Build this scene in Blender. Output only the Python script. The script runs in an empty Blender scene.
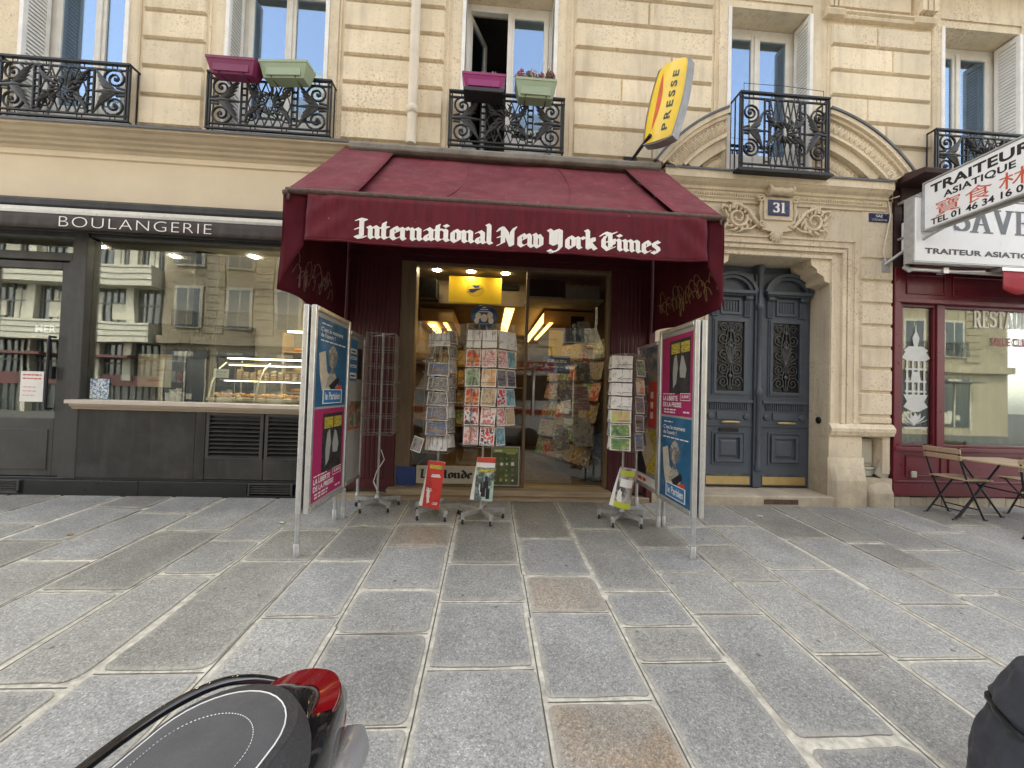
import bpy, math, random
from mathutils import Vector, Matrix
rnd = random.Random(31)
PI = math.pi
sc = bpy.context.scene
COL = sc.collection
SLOPE = 0.0583                       # the pavement falls towards the road


def gz(y):
    return SLOPE * y if y < 0 else 0.0


# ------------------------------------------------------------------ objects
OFF = {}


def link(name, me, parent=None):
    o = bpy.data.objects.new(name, me)
    COL.objects.link(o)
    if parent is not None:
        o.parent = parent
    return o


def tag(o, label=None, cat=None, group=None, kind=None):
    if label: o['label'] = label
    if cat: o['category'] = cat
    if group: o['group'] = group
    if kind: o['kind'] = kind
    return o


def thing(name, label, cat, loc=(0, 0, 0), rotz=0.0, group=None):
    o = link(name, None)
    o.empty_display_size = 0.1
    o.location = loc
    o.rotation_euler = (0, 0, rotz)
    OFF[o.name] = (Vector(loc), rotz)
    return tag(o, label, cat, group)


def copy_tree(o, parent=None):
    c = o.copy()
    COL.objects.link(c)
    c.parent = parent
    for ch in list(o.children):
        copy_tree(ch, c)
    return c


class MB:
    """collects faces for one mesh object"""

    def __init__(self):
        self.v, self.f, self.m, self.s, self.t = [], [], [], [], []
        self.tint = 0.5
        self.X = None

    def add(self, vs, fs, mi=0, smooth=False, tint=None):
        b = len(self.v)
        if self.X is not None:
            vs = [self.X @ Vector(p) for p in vs]
        self.v += [tuple(p) for p in vs]
        for f in fs:
            self.f.append(tuple(i + b for i in f))
            self.m.append(mi)
            self.s.append(smooth)
            self.t.append(self.tint if tint is None else tint)
        return self

    def box(self, x0, x1, y0, y1, z0, z1, mi=0, tint=None):
        vs = [(x0, y0, z0), (x1, y0, z0), (x1, y1, z0), (x0, y1, z0), (x0, y0, z1), (x1, y0, z1), (x1, y1, z1), (x0, y1, z1)]
        return self.add(vs, [(0, 3, 2, 1), (4, 5, 6, 7), (0, 1, 5, 4), (1, 2, 6, 5), (2, 3, 7, 6), (3, 0, 4, 7)], mi, False, tint)

    def pillow(self, x0, x1, z0, z1, yb, yf, c, mi=0, tint=None):
        """block standing on plane y=yb with a chamfer c round its front face y=yf (yf<yb)"""
        vs = [(x0, yb, z0), (x1, yb, z0), (x1, yb, z1), (x0, yb, z1),
              (x0 + c, yf, z0 + c), (x1 - c, yf, z0 + c), (x1 - c, yf, z1 - c), (x0 + c, yf, z1 - c)]
        return self.add(vs, [(4, 5, 6, 7), (0, 1, 5, 4), (1, 2, 6, 5), (2, 3, 7, 6), (3, 0, 4, 7)], mi, False, tint)

    def quad(self, a, b, c, d, mi=0, tint=None):
        return self.add([a, b, c, d], [(0, 1, 2, 3)], mi, False, tint)

    def prism(self, prof, a0, a1, axis='x', mi=0, smooth=False):
        """closed profile of (p,q) pairs swept along an axis: x -> (y,z), y -> (x,z), z -> (x,y)"""
        n = len(prof)
        def P(a, p, q):
            return {'x': (a, p, q), 'y': (p, a, q), 'z': (p, q, a)}[axis]
        vs = [P(a0, *p) for p in prof] + [P(a1, *p) for p in prof]
        fs = [(i, (i + 1) % n, n + (i + 1) % n, n + i) for i in range(n)]
        self.add(vs, fs, mi, smooth)
        self.add(vs, [tuple(range(n))[::-1], tuple(range(n, 2 * n))], mi)
        return self

    def tube(self, pts, r, n=6, mi=0, closed=False, cap=True, smooth=True, flat=None):
        """sweep; r number or list; flat=(a,b) squashes the section along the frame axes"""
        pts = [Vector(p) for p in pts]
        k = len(pts)
        if k < 2: return self
        rs = r if isinstance(r, (list, tuple)) else [r] * k
        vs = []
        up = None
        for i, p in enumerate(pts):
            a = pts[i - 1] if (i > 0 or closed) else p
            b = pts[(i + 1) % k] if (i < k - 1 or closed) else p
            d = (b - a)
            d = d.normalized() if d.length > 1e-9 else Vector((0, 0, 1))
            if up is None:
                up = Vector((0, 1, 0)) if abs(d.y) < 0.9 else Vector((1, 0, 0))
            u = up - d * up.dot(d)
            if u.length < 1e-6:
                u = d.orthogonal()
            u.normalize(); w = d.cross(u)
            up = u
            fa, fb = flat or (1, 1)
            for j in range(n):
                an = 2 * PI * (j + .5) / n
                vs.append(p + (u * math.cos(an) * fa + w * math.sin(an) * fb) * rs[i])
        fs = []
        for i in range(k if closed else k - 1):
            i2 = (i + 1) % k
            for j in range(n):
                fs.append((i * n + j, i * n + (j + 1) % n, i2 * n + (j + 1) % n, i2 * n + j))
        self.add(vs, fs, mi, smooth and n > 4)
        if cap and not closed:
            self.add(vs[:n] + vs[-n:], [tuple(range(n))[::-1], tuple(range(n, 2 * n))], mi)
        return self

    def lathe(self, prof, c=(0, 0, 0), n=16, mi=0, axis='z', smooth=True, a0=0.0, a1=2 * PI):
        vs = []
        full = abs(a1 - a0 - 2 * PI) < 1e-6
        cols = n if full else n + 1
        for j in range(cols):
            a = a0 + (a1 - a0) * j / n
            for r, h in prof:
                p = {'z': (r * math.cos(a), r * math.sin(a), h), 'y': (r * math.cos(a), h, r * math.sin(a)), 'x': (h, r * math.cos(a), r * math.sin(a))}[axis]
                vs.append((p[0] + c[0], p[1] + c[1], p[2] + c[2]))
        m = len(prof)
        fs = []
        for j in range(n):
            j2 = (j + 1) % cols if full else j + 1
            for i in range(m - 1):
                fs.append((j * m + i, j2 * m + i, j2 * m + i + 1, j * m + i + 1))
        return self.add(vs, fs, mi, smooth)

    def blob(self, c, r, n=8, k=5, mi=0, tint=None):
        vs = [(c[0], c[1], c[2] - r[2])]
        for i in range(1, k):
            t = PI * i / k - PI / 2
            for j in range(n):
                a = 2 * PI * j / n
                vs.append((c[0] + r[0] * math.cos(t) * math.cos(a), c[1] + r[1] * math.cos(t) * math.sin(a), c[2] + r[2] * math.sin(t)))
        vs.append((c[0], c[1], c[2] + r[2]))
        fs = [(0, 1 + (j + 1) % n, 1 + j) for j in range(n)]
        for i in range(k - 2):
            for j in range(n):
                fs.append((1 + i * n + j, 1 + i * n + (j + 1) % n, 1 + (i + 1) * n + (j + 1) % n, 1 + (i + 1) * n + j))
        L = len(vs) - 1
        fs += [(1 + (k - 2) * n + j, 1 + (k - 2) * n + (j + 1) % n, L) for j in range(n)]
        return self.add(vs, fs, mi, True, tint)

    def grid(self, fn, nu, nv, mi=0, smooth=True):
        vs = [fn(i / nu, j / nv) for j in range(nv + 1) for i in range(nu + 1)]
        fs = [(j * (nu + 1) + i, j * (nu + 1) + i + 1, (j + 1) * (nu + 1) + i + 1, (j + 1) * (nu + 1) + i) for j in range(nv) for i in range(nu)]
        return self.add(vs, fs, mi, smooth)

    def build(self, name, mats, parent=None, local=False, bevel=0.0, seg=1, sub=0, solid=0.0):
        if not isinstance(mats, (list, tuple)): mats = [mats]
        vs = self.v
        org = None
        if parent is None:
            xs = [p[0] for p in vs]; ys = [p[1] for p in vs]; zs = [p[2] for p in vs]
            org = Vector(((min(xs) + max(xs)) / 2, (min(ys) + max(ys)) / 2, min(zs)))
            vs = [(p[0] - org.x, p[1] - org.y, p[2] - org.z) for p in vs]
        elif not local:
            L, rz = OFF.get(parent.name, (Vector((0, 0, 0)), 0))
            if rz:
                R = Matrix.Rotation(-rz, 3, 'Z')
                vs = [tuple(R @ (Vector(p) - L)) for p in vs]
            else:
                vs = [(p[0] - L.x, p[1] - L.y, p[2] - L.z) for p in vs]
        me = bpy.data.meshes.new(name)
        me.from_pydata(vs, [], self.f)
        for m in mats: me.materials.append(m)
        me.polygons.foreach_set('material_index', self.m)
        me.polygons.foreach_set('use_smooth', self.s)
        at = me.attributes.new('tint', 'FLOAT', 'FACE')
        at.data.foreach_set('value', [float(t) for t in self.t])
        me.update()
        o = link(name, me, parent)
        if org is not None:
            o.location = org
            OFF[o.name] = (org, 0)
        else:
            OFF[o.name] = OFF.get(parent.name, (Vector((0, 0, 0)), 0))
        if sub:
            md = o.modifiers.new('smooth', 'SUBSURF'); md.levels = sub; md.render_levels = sub
        if solid:
            md = o.modifiers.new('thick', 'SOLIDIFY'); md.thickness = solid; md.offset = 0
        if bevel:
            md = o.modifiers.new('edge', 'BEVEL'); md.width = bevel; md.segments = seg; md.limit_method = 'ANGLE'; md.angle_limit = math.radians(40)
            md.harden_normals = False
        return o


# ------------------------------------------------------------------ materials
def newmat(name):
    m = bpy.data.materials.new(name)
    m.use_nodes = True
    nt = m.node_tree
    for n in list(nt.nodes): nt.nodes.remove(n)
    out = nt.nodes.new('ShaderNodeOutputMaterial')
    return m, nt, out


def nd(nt, typ, **kw):
    n = nt.nodes.new(typ)
    for k, v in kw.items():
        if k in n.inputs: n.inputs[k].default_value = v
        else: setattr(n, k, v)
    return n


def ramp(nt, stops):
    r = nt.nodes.new('ShaderNodeValToRGB')
    e = r.color_ramp.elements
    while len(e) < len(stops): e.new(0.5)
    for el, (p, c) in zip(e, stops):
        el.position = p
        el.color = (c[0], c[1], c[2], 1) if isinstance(c, (list, tuple)) else (c, c, c, 1)
    return r


def mix(nt, a, b, fac, mode='MIX'):
    m = nt.nodes.new('ShaderNodeMix'); m.data_type = 'RGBA'; m.blend_type = mode
    def put(sock, v):
        if hasattr(v, 'is_linked') or hasattr(v, 'links'): nt.links.new(v, sock)
        elif isinstance(v, (int, float)): sock.default_value = v if sock.type == 'VALUE' else (v, v, v, 1)
        else: sock.default_value = (v[0], v[1], v[2], 1)
    put(m.inputs[0], fac); put(m.inputs[6], a); put(m.inputs[7], b)
    return m.outputs[2]


def coords(nt, world=True):
    if world: return nt.nodes.new('ShaderNodeNewGeometry').outputs['Position']
    return nt.nodes.new('ShaderNodeTexCoord').outputs['Object']


def noise(nt, vec, scale, detail=4, rough=0.55, stretch=None):
    if stretch:
        mp = nt.nodes.new('ShaderNodeMapping'); mp.inputs['Scale'].default_value = stretch
        nt.links.new(vec, mp.inputs['Vector']); vec = mp.outputs[0]
    n = nt.nodes.new('ShaderNodeTexNoise')
    n.inputs['Scale'].default_value = scale; n.inputs['Detail'].default_value = detail; n.inputs['Roughness'].default_value = rough
    nt.links.new(vec, n.inputs['Vector'])
    return n.outputs['Fac']


def mat(name, c, rough=0.6, metal=0.0, var=0.12, scale=6.0, bump=0.0, bscale=60.0, tint=0.0, dirt=0.0, dirtc=(0.05, 0.045, 0.04), world=True, stretch=None, coat=0.0, spec=0.5, emit=0.0, emitc=None, sheen=0.0, spots=0.0, streak=0.0):
    m, nt, out = newmat(name)
    p = nt.nodes.new('ShaderNodeBsdfPrincipled')
    nt.links.new(p.outputs[0], out.inputs[0])
    co = coords(nt, world)
    n1 = noise(nt, co, scale, 5, 0.6, stretch)
    lo = [x * (1 - var) for x in c]; hi = [min(1, x * (1 + var)) for x in c]
    r = ramp(nt, [(0.3, lo), (0.7, hi)]); nt.links.new(n1, r.inputs[0])
    col = r.outputs[0]
    if dirt:
        n2 = noise(nt, co, scale * 0.35, 6, 0.7, stretch)
        r2 = ramp(nt, [(0.48, 0.0), (0.75, dirt)]); nt.links.new(n2, r2.inputs[0])
        col = mix(nt, col, dirtc, r2.outputs[0])
    if streak:      # rain streaks running down
        n6 = noise(nt, co, 9, 5, 0.65, (1.0, 1.0, 0.09))
        r6 = ramp(nt, [(0.5, 0.0), (0.72, streak)]); nt.links.new(n6, r6.inputs[0])
        col = mix(nt, col, dirtc, r6.outputs[0])
    if spots:       # pale bird droppings and lint
        v6 = nt.nodes.new('ShaderNodeTexVoronoi'); v6.inputs['Scale'].default_value = 7.0; nt.links.new(co, v6.inputs['Vector'])
        a6 = nt.nodes.new('ShaderNodeMath'); a6.operation = 'MULTIPLY_ADD'; nt.links.new(noise(nt, co, 60, 3), a6.inputs[0]); a6.inputs[1].default_value = 0.10; nt.links.new(v6.outputs['Distance'], a6.inputs[2])
        r6 = ramp(nt, [(0.085, spots), (0.11, 0.0)]); nt.links.new(a6.outputs[0], r6.inputs[0])
        col = mix(nt, col, (0.45, 0.38, 0.36), r6.outputs[0])
    if tint:
        a = nt.nodes.new('ShaderNodeAttribute'); a.attribute_name = 'tint'
        r3 = ramp(nt, [(0, 1 - tint), (1, 1 + tint)]); nt.links.new(a.outputs['Fac'], r3.inputs[0])
        col = mix(nt, col, r3.outputs[0], 1.0, 'MULTIPLY')
    nt.links.new(col, p.inputs['Base Color'])
    n3 = noise(nt, co, scale * 3, 3)
    rr = ramp(nt, [(0.3, max(0.02, rough - 0.08)), (0.7, min(1, rough + 0.08))]); nt.links.new(n3, rr.inputs[0])
    nt.links.new(rr.outputs[0], p.inputs['Roughness'])
    p.inputs['Metallic'].default_value = metal
    p.inputs['Specular IOR Level'].default_value = spec
    if coat: p.inputs['Coat Weight'].default_value = coat
    if sheen: p.inputs['Sheen Weight'].default_value = sheen
    if emit:
        p.inputs['Emission Color'].default_value = (*(emitc or c), 1); p.inputs['Emission Strength'].default_value = emit
    if bump:
        b = nt.nodes.new('ShaderNodeBump'); b.inputs['Strength'].default_value = bump; b.inputs['Distance'].default_value = 0.01
        nt.links.new(noise(nt, co, bscale, 5, 0.6), b.inputs['Height'])
        nt.links.new(b.outputs[0], p.inputs['Normal'])
    return m


def glass_mat(name, refl=0.25, tintc=(0.86, 0.9, 0.88), wav=0.0, rough=0.0, gc=(0.95, 0.97, 0.96)):
    m, nt, out = newmat(name)
    tr = nt.nodes.new('ShaderNodeBsdfTransparent'); tr.inputs[0].default_value = (*tintc, 1)
    gl = nt.nodes.new('ShaderNodeBsdfGlossy'); gl.inputs['Roughness'].default_value = rough
    gl.inputs['Color'].default_value = (*gc, 1)
    lw = nt.nodes.new('ShaderNodeLayerWeight'); lw.inputs[0].default_value = 0.35
    ma = nt.nodes.new('ShaderNodeMath'); ma.operation = 'MULTIPLY_ADD'; ma.use_clamp = True
    nt.links.new(lw.outputs['Fresnel'], ma.inputs[0]); ma.inputs[1].default_value = 0.45; ma.inputs[2].default_value = refl
    mx = nt.nodes.new('ShaderNodeMixShader')
    nt.links.new(ma.outputs[0], mx.inputs[0]); nt.links.new(tr.outputs[0], mx.inputs[1]); nt.links.new(gl.outputs[0], mx.inputs[2])
    nt.links.new(mx.outputs[0], out.inputs[0])
    if wav:
        b = nt.nodes.new('ShaderNodeBump'); b.inputs['Strength'].default_value = wav; b.inputs['Distance'].default_value = 0.02
        nt.links.new(noise(nt, coords(nt), 1.3, 1), b.inputs['Height']); nt.links.new(b.outputs[0], gl.inputs['Normal'])
    return m


def lamp_mat(name, c, s):
    m, nt, out = newmat(name)
    e = nt.nodes.new('ShaderNodeEmission'); e.inputs[0].default_value = (*c, 1); e.inputs[1].default_value = s
    nt.links.new(e.outputs[0], out.inputs[0])
    return m


# stone of the facade: warm limestone with pits, stains and a tone per block
def stone_mat(name, c, pits=0.5, stain=0.35, tint=0.12, low=0.0):
    m, nt, out = newmat(name)
    p = nt.nodes.new('ShaderNodeBsdfPrincipled'); nt.links.new(p.outputs[0], out.inputs[0])
    co = coords(nt)
    n1 = noise(nt, co, 1.1, 8, 0.65)
    r = ramp(nt, [(0.3, [x * 0.84 for x in c]), (0.52, c), (0.72, [min(1, x * 1.1) for x in c])]); nt.links.new(n1, r.inputs[0])
    a = nt.nodes.new('ShaderNodeAttribute'); a.attribute_name = 'tint'
    r3 = ramp(nt, [(0, 1 - tint), (1, 1 + tint)]); nt.links.new(a.outputs['Fac'], r3.inputs[0])
    col = mix(nt, r.outputs[0], r3.outputs[0], 1.0, 'MULTIPLY')
    n2 = noise(nt, co, 34, 6, 0.7)
    n2b = noise(nt, co, 0.9, 3, 0.6)
    ad = nt.nodes.new('ShaderNodeMath'); ad.operation = 'MULTIPLY_ADD'; nt.links.new(n2b, ad.inputs[0]); ad.inputs[1].default_value = 0.45; nt.links.new(n2, ad.inputs[2])
    r2 = ramp(nt, [(0.785, 0.0), (0.90, pits)]); nt.links.new(ad.outputs[0], r2.inputs[0])
    col = mix(nt, col, [c[0] * 0.42, c[1] * 0.36, c[2] * 0.32], r2.outputs[0])
    n4 = noise(nt, co, 3.0, 5, 0.6, (3.0, 3.0, 0.35))
    r4 = ramp(nt, [(0.50, 0.0), (0.74, stain)]); nt.links.new(n4, r4.inputs[0])
    col = mix(nt, col, [c[0] * 0.55, c[1] * 0.5, c[2] * 0.48], r4.outputs[0])
    n7 = noise(nt, co, 0.45, 5, 0.7)
    r7 = ramp(nt, [(0.35, 0.80), (0.65, 1.12)]); nt.links.new(n7, r7.inputs[0])
    col = mix(nt, col, r7.outputs[0], 0.9, 'MULTIPLY')
    if low:      # grime creeping up from the pavement
        sx = nt.nodes.new('ShaderNodeSeparateXYZ'); nt.links.new(co, sx.inputs[0])
        ma = nt.nodes.new('ShaderNodeMath'); ma.operation = 'MULTIPLY_ADD'; nt.links.new(noise(nt, co, 4, 5, 0.7), ma.inputs[0]); ma.inputs[1].default_value = 0.9; nt.links.new(sx.outputs[2], ma.inputs[2])
        r5 = ramp(nt, [(0.45, low), (1.0, 0.0)]); nt.links.new(ma.outputs[0], r5.inputs[0])
        col = mix(nt, col, [c[0] * 0.45, c[1] * 0.45, c[2] * 0.47], r5.outputs[0])
    nt.links.new(col, p.inputs['Base Color'])
    p.inputs['Roughness'].default_value = 0.85; p.inputs['Specular IOR Level'].default_value = 0.25
    b = nt.nodes.new('ShaderNodeBump'); b.inputs['Strength'].default_value = 0.35; b.inputs['Distance'].default_value = 0.006; b.invert = True
    nt.links.new(r2.outputs[0], b.inputs['Height'])
    b2 = nt.nodes.new('ShaderNodeBump'); b2.inputs['Strength'].default_value = 0.25; b2.inputs['Distance'].default_value = 0.006
    nt.links.new(noise(nt, co, 90, 4), b2.inputs['Height']); nt.links.new(b.outputs[0], b2.inputs['Normal'])
    nt.links.new(b2.outputs[0], p.inputs['Normal'])
    return m


def granite_mat(name):
    m, nt, out = newmat(name)
    p = nt.nodes.new('ShaderNodeBsdfPrincipled'); nt.links.new(p.outputs[0], out.inputs[0])
    co = coords(nt)
    a = nt.nodes.new('ShaderNodeAttribute'); a.attribute_name = 'tint'
    base = ramp(nt, [(0.0, (0.208, 0.198, 0.17)), (0.25, (0.255, 0.245, 0.212)), (0.45, (0.275, 0.272, 0.255)), (0.62, (0.320, 0.315, 0.288)), (0.80, (0.293, 0.278, 0.238)), (1.0, (0.295, 0.27, 0.225))])
    nt.links.new(a.outputs['Fac'], base.inputs[0])
    v = nt.nodes.new('ShaderNodeTexVoronoi'); v.inputs['Scale'].default_value = 165; nt.links.new(co, v.inputs['Vector'])
    sp = nt.nodes.new('ShaderNodeSeparateColor'); nt.links.new(v.outputs['Color'], sp.inputs[0])
    r1 = ramp(nt, [(0.0, 0.52), (0.22, 0.78), (0.5, 0.99), (0.8, 1.14), (0.93, 1.4), (1.0, 1.75)]); nt.links.new(sp.outputs[0], r1.inputs[0])
    col = mix(nt, base.outputs[0], r1.outputs[0], 0.75, 'MULTIPLY')
    n0 = noise(nt, co, 55, 4, 0.7)
    r0 = ramp(nt, [(0.3, 0.70), (0.7, 1.3)]); nt.links.new(n0, r0.inputs[0])
    col = mix(nt, col, r0.outputs[0], 0.85, 'MULTIPLY')
    n1 = noise(nt, co, 1.9, 8, 0.75)
    r2 = ramp(nt, [(0.28, 0.76), (0.7, 1.2)]); nt.links.new(n1, r2.inputs[0])
    col = mix(nt, col, r2.outputs[0], 0.9, 'MULTIPLY')
    # dark spots of old chewing gum and oil
    v2 = nt.nodes.new('ShaderNodeTexVoronoi'); v2.inputs['Scale'].default_value = 5.5; nt.links.new(co, v2.inputs['Vector'])
    ad = nt.nodes.new('ShaderNodeMath'); ad.operation = 'MULTIPLY_ADD'; nt.links.new(noise(nt, co, 30, 3), ad.inputs[0]); ad.inputs[1].default_value = 0.09; nt.links.new(v2.outputs['Distance'], ad.inputs[2])
    r3 = ramp(nt, [(0.095, 0.72), (0.125, 0.0)]); nt.links.new(ad.outputs[0], r3.inputs[0])
    col = mix(nt, col, (0.07, 0.068, 0.065), r3.outputs[0])
    # rusty stain in the brown stones only
    sm_ = nt.nodes.new('ShaderNodeMath'); sm_.operation = 'MULTIPLY_ADD'; sm_.use_clamp = True; nt.links.new(a.outputs['Fac'], sm_.inputs[0]); sm_.inputs[1].default_value = 6.0; sm_.inputs[2].default_value = -5.0
    nr = ramp(nt, [(0.38, 0.0), (0.62, 0.75)]); nt.links.new(noise(nt, co, 2.2, 4, 0.6), nr.inputs[0])
    sm2 = nt.nodes.new('ShaderNodeMath'); sm2.operation = 'MULTIPLY'; nt.links.new(sm_.outputs[0], sm2.inputs[0]); nt.links.new(nr.outputs[0], sm2.inputs[1])
    col = mix(nt, col, mix(nt, col, (1.0, 0.74, 0.48), 1.0, 'MULTIPLY'), sm2.outputs[0])
    # mortar smeared over the worn arrises
    ea = nt.nodes.new('ShaderNodeAttribute'); ea.attribute_name = 'edge'
    e1 = nt.nodes.new('ShaderNodeMath'); e1.operation = 'MULTIPLY_ADD'; nt.links.new(noise(nt, co, 11, 6, 0.7), e1.inputs[0]); e1.inputs[1].default_value = 1.9; nt.links.new(ea.outputs['Fac'], e1.inputs[2])
    e2 = ramp(nt, [(0.0, 0.0), (0.45, 0.0), (1.0, 0.62)])
    e3 = nt.nodes.new('ShaderNodeMath'); e3.operation = 'SUBTRACT'; nt.links.new(e1.outputs[0], e3.inputs[0]); e3.inputs[1].default_value = 1.06; nt.links.new(e3.outputs[0], e2.inputs[0])
    col = mix(nt, col, (0.41, 0.385, 0.32), e2.outputs[0])
    # broad dirty drifts across many slabs
    n9 = noise(nt, co, 0.55, 6, 0.7); r9 = ramp(nt, [(0.35, 0.80), (0.62, 1.12)]); nt.links.new(n9, r9.inputs[0])
    col = mix(nt, col, r9.outputs[0], 1.0, 'MULTIPLY')
    nt.links.new(col, p.inputs['Base Color'])
    rr = ramp(nt, [(0.3, 0.5), (0.7, 0.75)]); nt.links.new(n1, rr.inputs[0]); nt.links.new(rr.outputs[0], p.inputs['Roughness'])
    p.inputs['Specular IOR Level'].default_value = 0.35
    b = nt.nodes.new('ShaderNodeBump'); b.inputs['Strength'].default_value = 0.5; b.inputs['Distance'].default_value = 0.004
    nt.links.new(n0, b.inputs['Height'])
    b2 = nt.nodes.new('ShaderNodeBump'); b2.inputs['Strength'].default_value = 0.3; b2.inputs['Distance'].default_value = 0.02
    nt.links.new(noise(nt, co, 9, 4), b2.inputs['Height']); nt.links.new(b.outputs[0], b2.inputs['Normal'])
    nt.links.new(b2.outputs[0], p.inputs['Normal'])
    return m


# printed picture: generated blotches in a few colours; kind: photo, blobs, rays, lines, bands
def print_mat(name, cols, kind='photo', seed=0.0, rough=0.35, scale=1.0):
    m, nt, out = newmat(name)
    p = nt.nodes.new('ShaderNodeBsdfPrincipled'); nt.links.new(p.outputs[0], out.inputs[0])
    g = nt.nodes.new('ShaderNodeTexCoord').outputs['Object']
    mp = nt.nodes.new('ShaderNodeMapping'); mp.inputs['Location'].default_value = (seed * 3.1, seed * 1.7, seed * 2.3)
    nt.links.new(g, mp.inputs['Vector']); co = mp.outputs[0]
    n = len(cols)
    stops = [((i + 0.5) / n, c) for i, c in enumerate(cols)]
    if kind == 'photo':
        f = noise(nt, co, 26 * scale, 5, 0.65); lo, hi = 0.28, 0.72
    elif kind == 'blobs':
        f = noise(nt, co, 34 * scale, 3, 0.5); lo, hi = 0.3, 0.7
    elif kind == 'bands':
        f = noise(nt, co, 20 * scale, 3, 0.6, (0.35, 0.35, 2.2)); lo, hi = 0.3, 0.7
    else:
        f = noise(nt, co, 90 * scale, 2, 0.5, (0.5, 0.5, 2.2)); lo, hi = 0.35, 0.65
    mr = nt.nodes.new('ShaderNodeMapRange'); mr.inputs[1].default_value = lo; mr.inputs[2].default_value = hi; nt.links.new(f, mr.inputs[0])
    r = ramp(nt, stops)
    if kind == 'blobs': r.color_ramp.interpolation = 'CONSTANT'
    nt.links.new(mr.outputs[0], r.inputs[0]); nt.links.new(r.outputs[0], p.inputs['Base Color'])
    p.inputs['Roughness'].default_value = rough
    return m


# ------------------------------------------------------------------ lettering
def text_shape(body, bold=0.0, spacing=1.0):
    cu = bpy.data.curves.new('lettering', 'FONT')
    cu.body = body; cu.size = 1.0; cu.offset = bold; cu.space_character = spacing; cu.resolution_u = 6
    o = bpy.data.objects.new('lettering', cu); COL.objects.link(o)
    dg = bpy.context.evaluated_depsgraph_get()
    me = bpy.data.meshes.new_from_object(o.evaluated_get(dg), depsgraph=dg)
    vs = [tuple(v.co) for v in me.vertices]; fs = [tuple(q.vertices) for q in me.polygons]
    bpy.data.objects.remove(o); bpy.data.curves.remove(cu); bpy.data.meshes.remove(me)
    return vs, fs


def text_into(mb, body, x0, x1, z0, z1, fn, bold=0.0, spacing=1.0, mi=0, keep=False):
    """flat lettering stretched into the rectangle; fn(u,w) -> world point"""
    vs, fs = text_shape(body, bold, spacing)
    if not vs: return
    ax = min(v[0] for v in vs); bx = max(v[0] for v in vs); ay = min(v[1] for v in vs); by = max(v[1] for v in vs)
    sx = (x1 - x0) / (bx - ax); sy = (z1 - z0) / (by - ay)
    mb.add([fn(x0 + (v[0] - ax) * sx, z0 + (v[1] - ay) * sy) for v in vs], fs, mi)


def hull(pts):
    pts = sorted(set((round(a, 5), round(b, 5)) for a, b in pts))
    def half(ps):
        h = []
        for p in ps:
            while len(h) > 1 and (h[-1][0] - h[-2][0]) * (p[1] - h[-2][1]) - (h[-1][1] - h[-2][1]) * (p[0] - h[-2][0]) <= 1e-9: h.pop()
            h.append(p)
        return h
    a = half(pts); b = half(pts[::-1])
    return a[:-1] + b[:-1]


def nib(mb, strokes, fn, ang, w, thin, mi=0, dz0=0.0):
    """broad-pen strokes; fn(u,v,lift) -> point; every piece a hair prouder than the last"""
    ca, sa = math.cos(math.radians(ang)), math.sin(math.radians(ang))
    pen = [(ca * w / 2 * s - sa * thin / 2 * t, sa * w / 2 * s + ca * thin / 2 * t) for s in (-1, 1) for t in (-1, 1)]
    k = 0
    for st in strokes:
        for a, b in zip(st, st[1:]):
            h = hull([(a[0] + q[0], a[1] + q[1]) for q in pen] + [(b[0] + q[0], b[1] + q[1]) for q in pen])
            k += 1
            mb.add([fn(u, v, dz0 + 0.00012 * (k % 9)) for u, v in h], [tuple(range(len(h)))], mi)


def M_(x): return [(x - .5, 4.4), (x, 3.95), (x, .95), (x + .5, .4)]


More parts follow.
